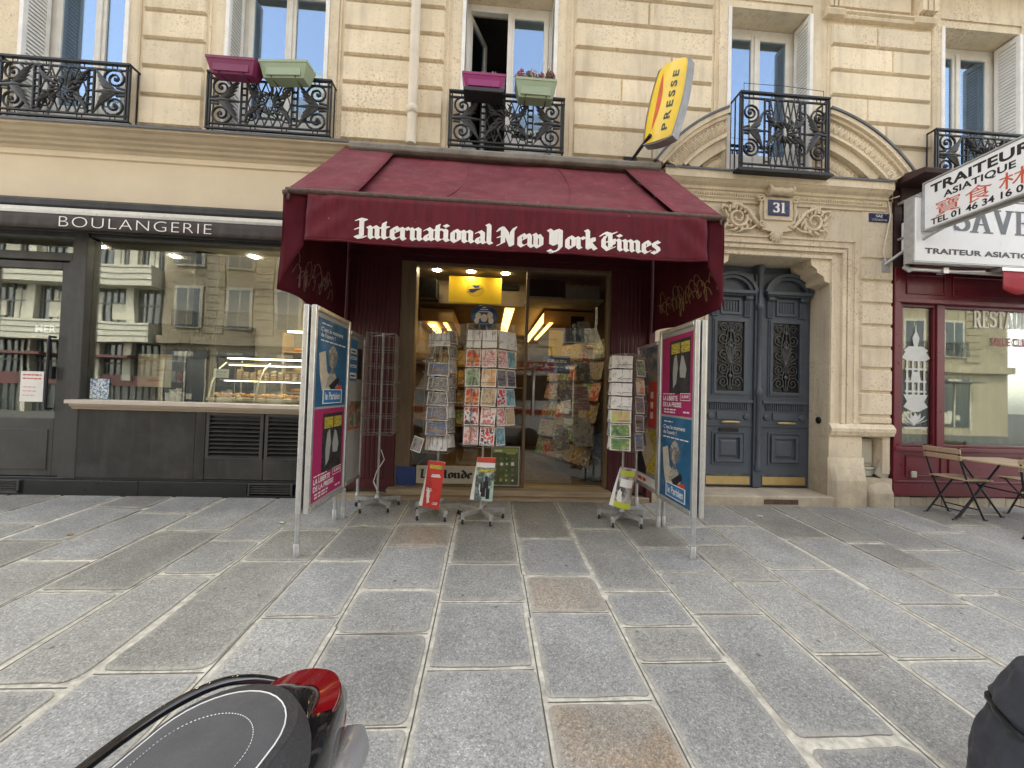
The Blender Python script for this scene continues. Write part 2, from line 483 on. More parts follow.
FRAK = {
    'i': (1.7, [M_(.6), [(.35, 6.1), (.95, 5.6)]]),
    'n': (3.35, [M_(.6), [(.8, 3.7), (1.6, 4.5), (2.3, 3.95), (2.3, .95), (2.8, .4)]]),
    'm': (5.0, [M_(.6), [(.8, 3.7), (1.6, 4.5), (2.3, 3.95), (2.3, .95), (2.7, .5)], [(2.5, 3.7), (3.3, 4.5), (4.0, 3.95), (4.0, .95), (4.5, .4)]]),
    't': (2.1, [[(.75, 6.0), (.6, 5.2), (.6, .95), (1.15, .35), (1.7, .8)], [(-.1, 4.25), (1.6, 4.25)]]),
    'e': (2.55, [[(.6, 3.7), (.6, 1.0), (1.3, .3), (2.1, .95)], [(.6, 3.7), (1.35, 4.6), (2.05, 3.8), (1.9, 3.0), (.8, 2.2)]]),
    'r': (2.45, [M_(.6), [(.8, 3.7), (1.55, 4.55), (2.1, 4.0)]]),
    'a': (2.95, [[(.5, 4.0), (1.2, 4.6), (1.95, 3.9), (1.95, .95), (2.45, .4)], [(1.9, 2.7), (.9, 2.2), (.55, 1.4), (.65, .8), (1.15, .3), (1.9, 1.0)]]),
    'o': (2.85, [[(.6, 3.6), (.6, 1.0), (1.35, .3)], [(.6, 3.6), (1.3, 4.6), (2.2, 3.8), (2.2, 1.1), (1.35, .3)]]),
    'l': (1.75, [[(.15, 7.3), (.6, 6.8), (.6, .95), (1.15, .4)]]),
    'w': (4.3, [[(.1, 4.7), (.6, 4.1), (.6, 1.0), (1.3, .3), (2.1, 1.0)], [(1.8, 5.0), (2.15, 4.4), (2.15, 1.0), (2.85, .3), (3.6, 1.1), (3.6, 3.6), (2.9, 4.7)]]),
    'k': (2.9, [[(.15, 7.3), (.6, 6.8), (.6, .95), (1.0, .5)], [(.8, 2.6), (1.4, 4.2), (2.1, 4.3), (2.1, 3.2), (1.1, 2.6)], [(1.2, 2.5), (2.05, 1.2), (2.6, .4)]]),
    's': (2.5, [[(2.05, 4.1), (1.35, 4.7), (.65, 4.0), (.85, 3.1), (1.8, 2.2), (1.95, 1.2), (1.25, .3), (.4, .8)]]),
    'd': (2.8, [[(.6, 3.5), (.6, 1.0), (1.3, .3), (2.2, 1.1), (2.2, 3.6), (1.7, 5.0), (.5, 6.6)], [(.6, 3.5), (1.2, 4.3), (2.1, 3.7)]]),
    'I': (2.9, [[(.2, 6.5), (.9, 6.9), (2.3, 6.5)], [(1.35, 6.6), (1.35, .9)], [(.1, .8), (.9, .25), (2.2, .7)], [(.1, 3.4), (1.2, 4.0)]]),
    'N': (5.0, [[(.1, 5.4), (.8, 6.7), (1.3, 6.1), (1.3, 1.2), (.2, .3)], [(1.1, 6.6), (2.0, 5.2), (3.4, .5)], [(3.6, .4), (3.6, 5.4), (4.3, 6.9)], [(.2, 3.2), (1.2, 3.7)]]),
    'Y': (4.3, [[(.1, 6.9), (.8, 6.2), (.8, 2.2), (1.7, 1.6), (3.1, 2.4)], [(2.3, 6.9), (3.1, 6.4), (3.1, .6), (2.2, -.8), (.9, -1.2), (.2, -.5)], [(1.9, 6.5), (1.9, 2.0)], [(1.0, 6.2), (2.2, 6.9)]]),
    'T': (4.2, [[(.1, 5.6), (1.0, 6.7), (2.5, 6.2), (3.8, 6.9)], [(1.3, 5.6), (.65, 4.2), (.65, 1.7), (1.8, .3), (3.3, 1.3)], [(2.4, 6.0), (2.4, 1.2)], [(1.3, 3.2), (3.3, 4.2), (3.2, 2.4)]]),
    'M': (5.6, [[(.2, 6.3), (.8, 6.8), (1.0, 1.4), (.3, .4)], [(1.1, 6.6), (2.6, 6.0), (2.6, .5)], [(2.8, 6.1), (3.5, 6.8), (4.5, 6.1), (4.5, 1.0), (5.0, .4)]]),
    'L': (3.6, [[(.2, 6.5), (1.2, 6.9)], [(1.2, 6.8), (.9, .8), (2.0, .3), (3.2, 1.2)]]),
    ' ': (1.15, []),
}


def fraktur(mb, text, x0, x1, z0, h, fn, mi=0):
    """z0 baseline, h capital height; fn(x,z,lift)"""
    W = sum(FRAK[c][0] for c in text)
    sx = (x1 - x0) / W; sz = h / 7.0
    u = 0
    for c in text:
        w, st = FRAK[c]
        nib(mb, [[(p[0] + u, p[1]) for p in s] for s in st], lambda a, b, l: fn(x0 + a * sx, z0 + b * sz, l), 38, 1.3, .24, mi)
        u += w


# roman slab lettering: strokes with a level pen and bracket serifs
def arc(cx, cy, rx, ry, a0, a1, n=10):
    return [(cx + rx * math.cos(math.radians(a0 + (a1 - a0) * i / n)), cy + ry * math.sin(math.radians(a0 + (a1 - a0) * i / n))) for i in range(n + 1)]


def SER(x, y, w=1.0): return [(x - w / 2, y), (x + w / 2, y)]


ROMAN = {
    'S': (3.4, [arc(1.7, 4.3, 1.15, 1.15, 25, 270, 12) + arc(1.7, 1.75, 1.25, 1.35, 85, -155, 12)], [[(2.75, 4.2), (2.75, 5.4)], [(.45, 1.6), (.45, .5)]]),
    'A': (4.2, [[(2.0, 5.6), (.75, .3)], [(2.0, 5.6), (3.4, .3)], ], [SER(.7, .2, 1.3), SER(3.4, .2, 1.5), [(1.1, 2.0), (2.8, 2.0)]]),
    'V': (4.2, [[(.75, 5.4), (2.1, .2)], [(2.1, .2), (3.3, 5.4)]], [SER(.75, 5.5, 1.5), SER(3.35, 5.5, 1.3)]),
    'E': (3.5, [[(.9, .3), (.9, 5.4)]], [[(.3, .2), (3.0, .2), (3.05, 1.3)], [(.3, 5.5), (2.8, 5.5), (2.85, 4.5)], [(.9, 2.9), (2.1, 2.9)], [(2.1, 2.4), (2.1, 3.4)]]),
    'R': (4.0, [[(.9, .3), (.9, 5.4)], arc(1.8, 4.15, .95, 1.3, 90, -90, 10), [(2.0, 2.8), (3.2, .3)]], [SER(.9, .2, 1.4), [(.3, 5.5), (1.9, 5.5)], [(.9, 2.8), (1.9, 2.8)], SER(3.5, .2, 1.0)]),
    'T': (3.7, [[(1.85, .3), (1.85, 5.4)]], [SER(1.85, .2, 1.5), [(.4, 4.4), (.45, 5.5), (3.25, 5.5), (3.3, 4.4)]]),
    'U': (4.0, [[(.9, 5.4), (.9, 2.0)] + arc(2.0, 2.0, 1.1, 1.7, 180, 360, 8) + [(3.1, 5.4)]], [SER(.9, 5.5, 1.4), SER(3.1, 5.5, 1.2)]),
    'N': (4.2, [[(.9, .3), (.9, 5.4)], [(.9, 5.4), (3.3, .3)], [(3.3, .3), (3.3, 5.4)]], [SER(.9, .2, 1.3), SER(.7, 5.5, 1.2), SER(3.3, 5.5, 1.3)]),
    '3': (3.2, [arc(1.5, 4.25, .95, 1.15, 150, -90, 12), arc(1.5, 1.7, 1.05, 1.4, 90, -150, 12)], [[(.5, 4.3), (.75, 5.0)], [(.5, 1.4), (.7, .6)]]),
    '1': (2.4, [[(1.3, .3), (1.3, 5.5)]], [SER(1.3, .2, 1.5), [(.5, 5.2), (1.3, 5.5)]]),
}


def roman(mb, text, x0, x1, z0, h, fn, mi=0, pen=0.85):
    W = sum(ROMAN[c][0] for c in text); sx = (x1 - x0) / W; sz = h / 5.7; u = 0
    for c in text:
        w, thick, thn = ROMAN[c]
        F = lambda a, b, l: fn(x0 + a * sx, z0 + b * sz, l)
        nib(mb, [[(p[0] + u, p[1]) for p in s] for s in thick], F, 0, pen, .3, mi)
        nib(mb, [[(p[0] + u, p[1]) for p in s] for s in thn], F, 0, .34, .34, mi, 0.0012)
        u += w


def spiral(cx, cz, r0, r1, a0, turns, n=18):
    """points in the x-z plane, radius shrinking from r0 to r1"""
    return [(cx + (r0 + (r1 - r0) * i / n) * math.cos(a0 + turns * 2 * PI * i / n), cz + (r0 + (r1 - r0) * i / n) * math.sin(a0 + turns * 2 * PI * i / n)) for i in range(n + 1)]
SKY_STRENGTH, SUN_STRENGTH, SKY_WHITE = 1.22, 5.0, 0.66
# ================================================================== camera, sky, sun
def rotmat(yaw, pitch, roll):
    cy, sy = math.cos(yaw), math.sin(yaw)
    f = Vector((sy * math.cos(pitch), cy * math.cos(pitch), math.sin(pitch)))
    r = Vector((cy, -sy, 0)); u = r.cross(f)
    r2 = r * math.cos(roll) + u * math.sin(roll); u2 = u * math.cos(roll) - r * math.sin(roll)
    return Matrix((r2, u2, -f)).transposed()


cam = bpy.data.cameras.new('camera')
cam.sensor_width = 36; cam.lens = 385 / 1024 * 36; cam.clip_end = 400; cam.clip_start = 0.05
camo = link('camera', cam)
camo.matrix_world = Matrix.Translation((0, -4.6, 1.2834)) @ rotmat(math.radians(3.5896), math.radians(1.3181), math.radians(1.7619)).to_4x4()
sc.camera = camo

SUN_EL, SUN_AZ = 52.0, -28.0         # the sun stands behind the building: the pavement lies in its shade
w = bpy.data.worlds.new('World'); sc.world = w; w.use_nodes = True
nt = w.node_tree
bg = nt.nodes['Background']
sky = nt.nodes.new('ShaderNodeTexSky'); sky.sky_type = 'NISHITA'; sky.sun_disc = False
sky.sun_elevation = math.radians(SUN_EL); sky.sun_rotation = math.radians(SUN_AZ)
sky.air_density = 1.0; sky.dust_density = 2.0
hs = nt.nodes.new('ShaderNodeMix'); hs.data_type = 'RGBA'; hs.blend_type = 'MIX'; hs.inputs[0].default_value = SKY_WHITE
nt.links.new(sky.outputs[0], hs.inputs[6])
bw = nt.nodes.new('ShaderNodeRGBToBW'); nt.links.new(sky.outputs[0], bw.inputs[0])
wm = nt.nodes.new('ShaderNodeMix'); wm.data_type = 'RGBA'; wm.blend_type = 'MULTIPLY'; wm.inputs[0].default_value = 1
nt.links.new(bw.outputs[0], wm.inputs[6]); wm.inputs[7].default_value = (1.12, 1.05, 0.92, 1)
nt.links.new(wm.outputs[2], hs.inputs[7]); nt.links.new(hs.outputs[2], bg.inputs[0])
bg.inputs[1].default_value = SKY_STRENGTH
sl = bpy.data.lights.new('sun', 'SUN'); sl.energy = SUN_STRENGTH; sl.angle = math.radians(0.53); sl.color = (1.0, 0.93, 0.82)
so = link('sun', sl); so.location = (-8, 20, 30)
d = Vector((math.sin(math.radians(SUN_AZ)) * math.cos(math.radians(SUN_EL)), math.cos(math.radians(SUN_AZ)) * math.cos(math.radians(SUN_EL)), math.sin(math.radians(SUN_EL))))
so.rotation_euler = d.to_track_quat('Z', 'Y').to_euler()
sc.view_settings.view_transform = 'Standard'; sc.view_settings.look = 'None'; sc.view_settings.exposure = 0
sc.cycles.use_denoising = True
sc.cycles.max_bounces = 8; sc.cycles.diffuse_bounces = 4; sc.cycles.glossy_bounces = 4; sc.cycles.transparent_max_bounces = 16
sc.cycles.sample_clamp_indirect = 4

# ================================================================== materials
STONE = (0.78, 0.665, 0.475)
m_stone = stone_mat('limestone', STONE, 0.55, 0.45, 0.15)
m_stone_low = stone_mat('limestone_base', (0.74, 0.635, 0.465), 0.6, 0.45, 0.10, low=0.85)
m_carve = stone_mat('carved_limestone', (0.76, 0.645, 0.46), 0.4, 0.4, 0.06)
m_fascia = mat('painted_render', (0.69, 0.575, 0.40), 0.7, var=0.05, scale=2, dirt=0.12, dirtc=(0.3, 0.25, 0.18), bump=0.05)
m_cornice = mat('cornice_paint', (0.54, 0.445, 0.31), 0.75, var=0.10, scale=3, dirt=0.3, dirtc=(0.2, 0.17, 0.13), bump=0.1)
m_zinc = mat('zinc_flashing', (0.10, 0.105, 0.11), 0.5, 0.3, var=0.2, scale=5)
m_white = mat('white_paint', (0.80, 0.775, 0.70), 0.45, var=0.06, scale=9, dirt=0.25, dirtc=(0.45, 0.4, 0.32))
m_shut = mat('shutter_paint', (0.84, 0.82, 0.76), 0.55, var=0.08, scale=7, dirt=0.3, dirtc=(0.35, 0.32, 0.27))
m_iron = mat('wrought_iron', (0.018, 0.019, 0.022), 0.45, 0.3, var=0.3, scale=20)
m_ironl = mat('iron_ornament', (0.05, 0.05, 0.05), 0.5, 0.3, var=0.4, scale=30)
m_dark = mat('dark_room', (0.035, 0.031, 0.027), 0.9)
m_room = mat('room_wall', (0.10, 0.09, 0.075), 0.9)
m_pipe = mat('downpipe_paint', (0.70, 0.62, 0.48), 0.5, var=0.06, dirt=0.2, dirtc=(0.35, 0.3, 0.22))
m_glass_up = glass_mat('window_glass', 0.19, (0.72, 0.76, 0.76), 0.04, gc=(.58, .76, 1.0))
m_glass = glass_mat('shop_glass', 0.04, (0.84, 0.87, 0.84), 0.06)
m_glass_n = glass_mat('newsagent_glass', 0.012, (0.9, 0.92, 0.9), 0.02)
m_glass_r = glass_mat('restaurant_glass', 0.025, (0.8, 0.83, 0.79), 0.03)
m_anth = mat('anthracite_paint', (0.050, 0.049, 0.046), 0.5, spec=.35, var=0.16, streak=.25, scale=4, dirt=0.25, dirtc=(0.13, 0.125, 0.115), bump=0.05)
m_anth2 = mat('anthracite_panel', (0.034, 0.033, 0.030), 0.55, spec=.3, var=0.2, scale=3, spots=.10, streak=.25, dirt=0.45, dirtc=(0.11, 0.105, 0.095), bump=0.06)
m_black = mat('black_stone', (0.013, 0.015, 0.016), 0.35, var=0.2, scale=3, dirt=0.12, dirtc=(0.04, 0.04, 0.038))
m_void = mat('vent_void', (0.006, 0.006, 0.006), 0.9)
m_sill = mat('sill_wood', (0.42, 0.345, 0.255), 0.5, var=0.12, scale=3, stretch=(0.3, 4, 8))
m_sillt = mat('sill_top', (0.55, 0.48, 0.41), 0.35, var=0.08, scale=4)
m_alu = mat('aluminium', (0.62, 0.62, 0.60), 0.35, 0.75, var=0.08, scale=12)
m_alud = mat('dull_metal', (0.42, 0.42, 0.41), 0.45, 0.4, var=0.15, scale=15)
m_wire = mat('rack_wire', (0.24, 0.22, 0.19), 0.45, 0.6, var=0.2, scale=30)
m_maroon = mat('maroon_paint', (0.075, 0.009, 0.014), 0.45, var=0.15, scale=5, dirt=0.2, dirtc=(0.05, 0.01, 0.012))
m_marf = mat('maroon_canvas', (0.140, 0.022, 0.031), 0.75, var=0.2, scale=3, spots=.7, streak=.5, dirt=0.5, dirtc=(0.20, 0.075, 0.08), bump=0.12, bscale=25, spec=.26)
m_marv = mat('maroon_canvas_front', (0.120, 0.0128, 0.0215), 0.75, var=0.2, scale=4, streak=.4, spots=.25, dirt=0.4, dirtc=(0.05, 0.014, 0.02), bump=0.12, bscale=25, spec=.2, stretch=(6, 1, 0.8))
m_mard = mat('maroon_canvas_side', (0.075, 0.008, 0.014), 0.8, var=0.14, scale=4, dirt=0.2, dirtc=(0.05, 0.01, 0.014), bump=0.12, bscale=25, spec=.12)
m_letter = mat('white_lettering', (0.82, 0.79, 0.73), 0.5, var=0.05, scale=30, dirt=0.15, dirtc=(0.5, 0.42, 0.4))
m_rust = mat('rusty_rail', (0.10, 0.06, 0.045), 0.7, 0.2, var=0.4, scale=25, dirt=0.4)
m_ledge = mat('weathered_ledge', (0.21, 0.19, 0.155), 0.85, var=0.3, scale=6, dirt=0.6, dirtc=(0.05, 0.048, 0.042), bump=0.3)
m_wood = mat('oak_slat', (0.42, 0.31, 0.195), 0.55, var=0.2, scale=8, stretch=(1, 12, 12), bump=0.1)
m_door = mat('blue_grey_door_paint', (0.076, 0.094, 0.120), 0.4, var=0.13, scale=4, dirt=0.2, dirtc=(0.035, 0.04, 0.05), bump=0.06, bscale=40)
m_doorw = mat('worn_door_paint', (0.06, 0.068, 0.08), 0.6, var=0.2, scale=12, dirt=0.8, dirtc=(0.26, 0.24, 0.21))
m_brass = mat('brass', (0.60, 0.45, 0.20), 0.42, 0.6, var=0.12, scale=10)
m_rest = mat('restaurant_red_paint', (0.135, 0.012, 0.022), 0.35, var=0.13, scale=4, dirt=0.15, dirtc=(0.08, 0.014, 0.02))
m_signw = mat('sign_white', (0.80, 0.80, 0.79), 0.35, var=0.04, scale=3, dirt=0.15, dirtc=(0.55, 0.53, 0.48))
m_signb = mat('sign_black', (0.015, 0.015, 0.017), 0.45)
m_signg = mat('sign_grey', (0.10, 0.105, 0.12), 0.45)
m_signr = mat('sign_red', (0.55, 0.05, 0.03), 0.45)
m_blue = mat('enamel_blue', (0.013, 0.019, 0.08), 0.25, var=0.1)
m_yel = mat('sign_yellow', (0.80, 0.55, 0.035), 0.35, var=0.07, scale=4)
m_paper = mat('paper', (0.74, 0.72, 0.67), 0.6, var=0.05)
m_rubber = mat('rubber', (0.02, 0.02, 0.02), 0.7)
m_mortar = mat('pale_mortar', (0.52, 0.488, 0.40), 0.9, var=0.34, scale=22, dirt=0.5, dirtc=(0.26, 0.245, 0.205), bump=0.6, bscale=50)
m_crack = mat('joint_line', (0.10, 0.095, 0.08), 0.9, var=0.3, scale=20)
m_granite = granite_mat('granite_slab')
m_road = mat('asphalt', (0.06, 0.06, 0.06), 0.85, var=0.25, scale=30, bump=0.3, bscale=120)
m_brown = mat('brown_joinery', (0.17, 0.115, 0.065), 0.5, var=0.2, scale=5, stretch=(4, 4, 0.6))
m_tan = mat('tan_laminate', (0.42, 0.24, 0.085), 0.5, var=0.1, scale=3)

# ================================================================== ground
MBg = MB
pav = MB(); jnt = MB()
edges = [-0.283 - 0.0, 0.31, 0.855, 1.37, 1.885, 2.33, 2.92, 3.5, 3.9, 4.53, 5.1, 5.72, 6.3, 6.92, 7.5, 8.1, 8.7, 9.3, 9.9, 10.5, 11.1]
left = [-0.85, -1.345, -1.9, -2.345, -2.93, -3.48, -4.02, -4.65, -5.2, -5.8, -6.35, -6.95, -7.5, -8.1, -8.7, -9.3, -9.9, -10.5]
edges = left[::-1] + edges
CROSS = {(-0.283, 0.31): [-0.62, -1.47, -1.99, -2.57], (0.31, 0.855): [-1.02, -1.66, -2.10, -2.77], (0.855, 1.37): [-0.81, -1.88, -2.25, -2.54],
         (1.37, 1.885): [-0.5, -1.19, -1.61, -2.13, -3.0], (1.885, 2.33): [-0.72, -1.14, -1.74, -2.5], (2.33, 2.92): [-0.71, -1.57], (2.92, 3.5): [-0.97, -2.03],
         (3.5, 3.9): [-1.07, -1.57, -1.92], (3.9, 4.53): [-1.22, -1.85], (-0.85, -0.283): [-0.72, -1.17, -1.84, -2.29, -2.88], (-1.345, -0.85): [-0.79, -1.44, -2.14],
         (-1.9, -1.345): [-0.85, -1.46, -2.56], (-2.345, -1.9): [-1.10, -1.66, -2.64], (-2.93, -2.345): [-0.91, -1.86], (-3.48, -2.93): [-0.50, -1.45], (-4.02, -3.48): [-0.36, -1.13]}
TINT = {(-0.85, 1): 0.95, (0.31, 2): 0.9, (0.31, 1): 0.42, (0.31, 4): 1.0, (0.855, 1): 0.3, (0.31, 0): 0.1, (1.37, 1): 0.05, (2.33, 2): 0.6, (-0.283, 3): 0.5, (3.5, 1): 0.15, (-0.283, 4): 0.55}
Y_END = -5.75


EDGE = []


def slab(x0, x1, y0, y1, t, rr):
    """one worn granite slab: rounded uneven outline, arris dropped to the joint"""
    g = 0.023
    x0 += g * rr.uniform(.5, 1.3); x1 -= g * rr.uniform(.5, 1.3); y0 += g * rr.uniform(.4, 1.2); y1 -= g * rr.uniform(.4, 1.2)
    c = rr.uniform(.015, .045)
    out = []
    cor = [(x0, y0, PI), (x1, y0, 1.5 * PI), (x1, y1, 0), (x0, y1, .5 * PI)]
    for i, (cx, cy, a) in enumerate(cor):
        c2 = c * rr.uniform(.6, 1.7)
        ox = cx + (c2 if cx == x0 else -c2); oy = cy + (c2 if cy == y0 else -c2)
        for k in range(4):
            an = a + k / 3 * PI / 2
            out.append((ox + c2 * math.cos(an), oy + c2 * math.sin(an)))
        nx, ny, _ = cor[(i + 1) % 4]
        L = math.hypot(nx - cx, ny - cy); n = max(2, int(L / 0.09))
        dx, dy = (nx - cx) / L, (ny - cy) / L
        w0 = rr.uniform(-.004, .004)
        for k in range(1, n):
            s = L * k / n
            if s < .06 or s > L - .06: continue
            w0 = w0 * .6 + rr.uniform(-.006, .006)
            out.append((cx + dx * s - dy * w0, cy + dy * s + dx * w0))
    mx, my = (x0 + x1) / 2, (y0 + y1) / 2
    n = len(out)
    inn = [(p[0] + (mx - p[0]) / max(.1, abs(mx - p[0]) + .001) * .007 * min(1, abs(mx - p[0]) / .1), p[1] + (my - p[1]) / max(.1, abs(my - p[1]) + .001) * .007 * min(1, abs(my - p[1]) / .1)) for p in out]
    tx, ty, dz = rr.uniform(-.0035, .0035), rr.uniform(-.003, .003), rr.uniform(-.0012, .0015)
    H = lambda p: SLOPE * min(p[1], 0.6) + (p[0] - mx) * tx + (p[1] - my) * ty + dz
    def inset(d_): return [(p[0] + (mx - p[0]) / max(.1, abs(mx - p[0]) + .001) * d_ * min(1, abs(mx - p[0]) / .1), p[1] + (my - p[1]) / max(.1, abs(my - p[1]) + .001) * d_ * min(1, abs(my - p[1]) / .1)) for p in out]
    in2 = inset(.062)
    vs = [(p[0], p[1], H(p) - .012) for p in out] + [(p[0], p[1], H(p) - .0025) for p in out] + [(p[0], p[1], H(p)) for p in inn] + [(p[0], p[1], H(p)) for p in in2]
    fs = [(k * n + i, k * n + (i + 1) % n, (k + 1) * n + (i + 1) % n, (k + 1) * n + i) for k in range(3) for i in range(n)]
    EDGE.extend([1.0] * (3 * n) + [0.0] * n)
    pav.add(vs, fs + [tuple(range(3 * n, 4 * n))], 0, False, t)


for e0, e1 in zip(edges, edges[1:]):
    rr = random.Random(int(e0 * 1000) + 7)
    key = (e0, e1)
    cs = list(CROSS.get(key, []))
    y = cs[-1] if cs else rr.uniform(-.9, -.2)
    if not cs: cs.append(y)
    while y > Y_END + .9:
        y -= rr.uniform(.55, 1.25); cs.append(y)
    cs = [0.35] + cs + [Y_END]
    for i, (a, b) in enumerate(zip(cs, cs[1:])):
        t = TINT.get((e0, i), rr.choice([.12, .3, .38, .45, .5, .55, .6, .65, .72]) + rr.uniform(-.05, .05))
        slab(e0, e1, b, a, t, rr)
    # thin dark line left in the mortar
    for i, yy in enumerate(cs[1:-1]):
        if rr.random() < .8:
            jnt.quad((e0 + .02, yy - .003, SLOPE * (yy - .003) - .0065), (e1 - .02, yy - .003, SLOPE * (yy - .003) - .0065), (e1 - .02, yy + .003, SLOPE * (yy + .003) - .0065), (e0 + .02, yy + .003, SLOPE * (yy + .003) - .0065), 2)
    yy = 0.2
    while yy > Y_END:
        y2 = yy - rr.uniform(.5, 1.6); o = rr.uniform(-.006, .006)
        if rr.random() < .85:
            jnt.quad((e0 + o - .0035, y2, SLOPE * y2 - .0065), (e0 + o + .0035, y2, SLOPE * y2 - .0065), (e0 + o + .0035, yy, SLOPE * min(yy, .6) - .0065), (e0 + o - .0035, yy, SLOPE * min(yy, .6) - .0065), 2)
        yy = y2
xl, xr = edges[0], edges[-1]
jnt.quad((xl, Y_END, SLOPE * Y_END - .0085), (xr, Y_END, SLOPE * Y_END - .0085), (xr, .6, SLOPE * .6 - .0085), (xl, .6, SLOPE * .6 - .0085), 1)
pav.f += [tuple(i + len(pav.v) for i in f) for f in jnt.f]; pav.v += jnt.v; pav.m += jnt.m; pav.s += jnt.s; pav.t += jnt.t
pvo = tag(pav.build('pavement', [m_granite, m_mortar, m_crack]), kind='structure')
ea = pvo.data.attributes.new('edge', 'FLOAT', 'POINT'); ea.data.foreach_set('value', EDGE + [0.0] * (len(pvo.data.vertices) - len(EDGE)))
kb = MB()
zk = SLOPE * Y_END
for i in range(-15, 15):
    kb.box(i * 1.0 + .004, i + .996, Y_END - .3, Y_END - .002, zk - .35, zk + .002, tint=rnd.random())
tag(kb.build('kerb', m_granite, bevel=.012, seg=2), kind='structure')
gd = MB(); gd.quad((-150, -120, zk - .13), (150, -120, zk - .13), (150, Y_END - .05, zk - .13), (-150, Y_END - .05, zk - .13))
tag(gd.build('road', m_road), kind='structure')
sd = MB()
for a, b in ((-150, xl - .002), (xr + .002, 150)):
    sd.quad((a, Y_END - .3, zk), (b, Y_END - .3, zk), (b, .6, .03), (a, .6, .03))
tag(sd.build('side_pavement', m_granite), kind='structure')

# ================================================================== the far side of the street (seen in the glass)
m_opp = stone_mat('opposite_stone', (0.31, 0.265, 0.19), 0.3, 0.3, 0.06)
m_oppw = mat('opposite_white', (0.40, 0.375, 0.31), 0.7, var=0.08)
m_oppd = mat('opposite_dark', (0.06, 0.062, 0.065), 0.5)
m_oppg = mat('opposite_glass', (0.03, 0.04, 0.05), 0.08, spec=0.8)
m_slate = mat('slate_roof', (0.12, 0.135, 0.15), 0.6)
m_oppr = mat('opposite_red', (0.09, 0.02, 0.02), 0.5)
YO = -17.0; ZB = zk - .13


def opposite(x0, x1, top, name, label, roof=True, chim=()):
    t = thing(name, label, 'building', ((x0 + x1) / 2, YO, ZB))
    wl = MB(); fr = MB(); pn = MB(); bl = MB(); rf = MB()
    wl.box(x0, x1, YO - 6, YO, ZB, top)
    wl.box(x0, x1, YO, YO + .35, 3.35, 3.75); wl.box(x0, x1, YO, YO + .5, top - .4, top)
    for i in range(int((x1 - x0) / 2.6)):
        cx = x0 + 1.3 + i * 2.6
        for z in (4.3, 7.6, 10.7, 13.6):
            if z + 2.3 > top - .4: continue
            fr.box(cx - .72, cx + .72, YO, YO + .09, z - .05, z + 2.25)
            for s in (-1, 1): pn.box(cx + s * .3 - .26, cx + s * .3 + .26, YO + .09, YO + .10, z + .05, z + 2.1)
            for k in range(-6, 7): bl.box(cx + k * .1 - .012, cx + k * .1 + .012, YO + .33, YO + .355, z, z + .8)
            bl.box(cx - .66, cx + .66, YO + .32, YO + .365, z + .8, z + .85); bl.box(cx - .66, cx + .66, YO + .32, YO + .365, z - .03, z)
        for k in range(12): wl.box(cx + .8, cx + 1.8, YO, YO + .07, 4.0 + k * .42, 4.38 + k * .42) if 4.4 + k * .42 < top - .5 else None
        pn.box(cx - 1.0, cx + 1.0, YO, YO + .06, ZB + .5, 3.0); bl.box(cx - 1.15, cx + 1.15, YO, YO + .8, 2.72, 2.8) if i % 2 else bl.box(cx - 1.1, cx + 1.1, YO, YO + .12, 2.6, 3.05)
        fr.box(cx - .5, cx + .4, YO + .12, YO + .13, 2.72, 2.95); fr.box(cx - .7, cx - .2, YO + .06, YO + .08, .2, .9)
        for k in range(3): fr.box(cx - .9 + k * .5, cx - .62 + k * .5, YO + .06, YO + .075, ZB + .7 + .1 * k, ZB + 1.2 + .25 * (k % 2))
        fr.box(cx - 1.08, cx - 1.0, YO, YO + .1, ZB + .3, 3.1); fr.box(cx + 1.0, cx + 1.08, YO, YO + .1, ZB + .3, 3.1); fr.box(cx - .03, cx + .03, YO + .06, YO + .1, ZB + .5, 3.0)
    wl.build('wall', m_opp, t); fr.build('window_frame', m_oppw, t); pn.build('window_glass', m_oppg, t); bl.build('balcony_railing', m_oppd, t)
    if roof:
        rf.prism([(YO + .2, top), (YO - 1.0, top + 2.0), (YO - 6, top + 2.4), (YO - 6, top)], x0, x1, 'x'); rf.build('roof', m_slate, t)
        ch = MB()
        for cx in chim:
            ch.box(cx - .5, cx + .5, YO - 4, YO - .6, top + .2, top + 3.2)
            for k in range(5): ch.lathe([(.11, top + 3.0), (.09, top + 3.5), (0, top + 3.5)], (cx, YO - 1 - k * .6, 0), 8)
        ch.build('chimney', m_oppw, t)


opposite(-17.5, 3.5, 16.4, 'stone_apartment_block', 'sunlit stone apartment block across the street mirrored in the shop windows', True, (-10.5, -3.0))
opposite(3.6, 32, 13.2, 'lower_apartment_block', 'lower sunlit stone block across the street mirrored in the red restaurant windows', True, (8.0, 17.0))
t = thing('modern_block', 'modern block with white balcony bands mirrored in the bakery door', 'building', (-27, YO, ZB))
a = MB(); b = MB(); c = MB(); e_ = MB()
a.box(-40, -17.6, YO - 6, YO - .4, ZB, 16.5)
for z in (3.3, 6.3, 9.3, 12.3, 15.3):
    b.box(-40, -17.7, YO - .4, YO + .6, z, z + 1.05)
    for k in range(9): b.box(-39.5 + k * 2.5, -39.1 + k * 2.5, YO - .4, YO - .1, z - 2.0, z)
for k in range(60):
    x = -39.8 + k * .37
    e_.box(x, x + .05, YO - .4, YO - .33, ZB, 16)
for z in (2.2, 5.4, 8.4, 11.4, 14.4): e_.box(-40, -17.7, YO - .4, YO - .32, z, z + .08)
for k in range(24):
    x = -39.5 + (k * 7 % 23) * .95; z = (4.4, 7.4, 10.4)[k % 3]; b.box(x, x + .5, YO - .4, YO - .34, z, z + 1.6)
for z in (3.3, 6.3, 9.3, 12.3, 15.3):
    for q in range(3): e_.box(-40, -17.65, YO + .6, YO + .63, z + .3 + q * .3, z + .33 + q * .3)
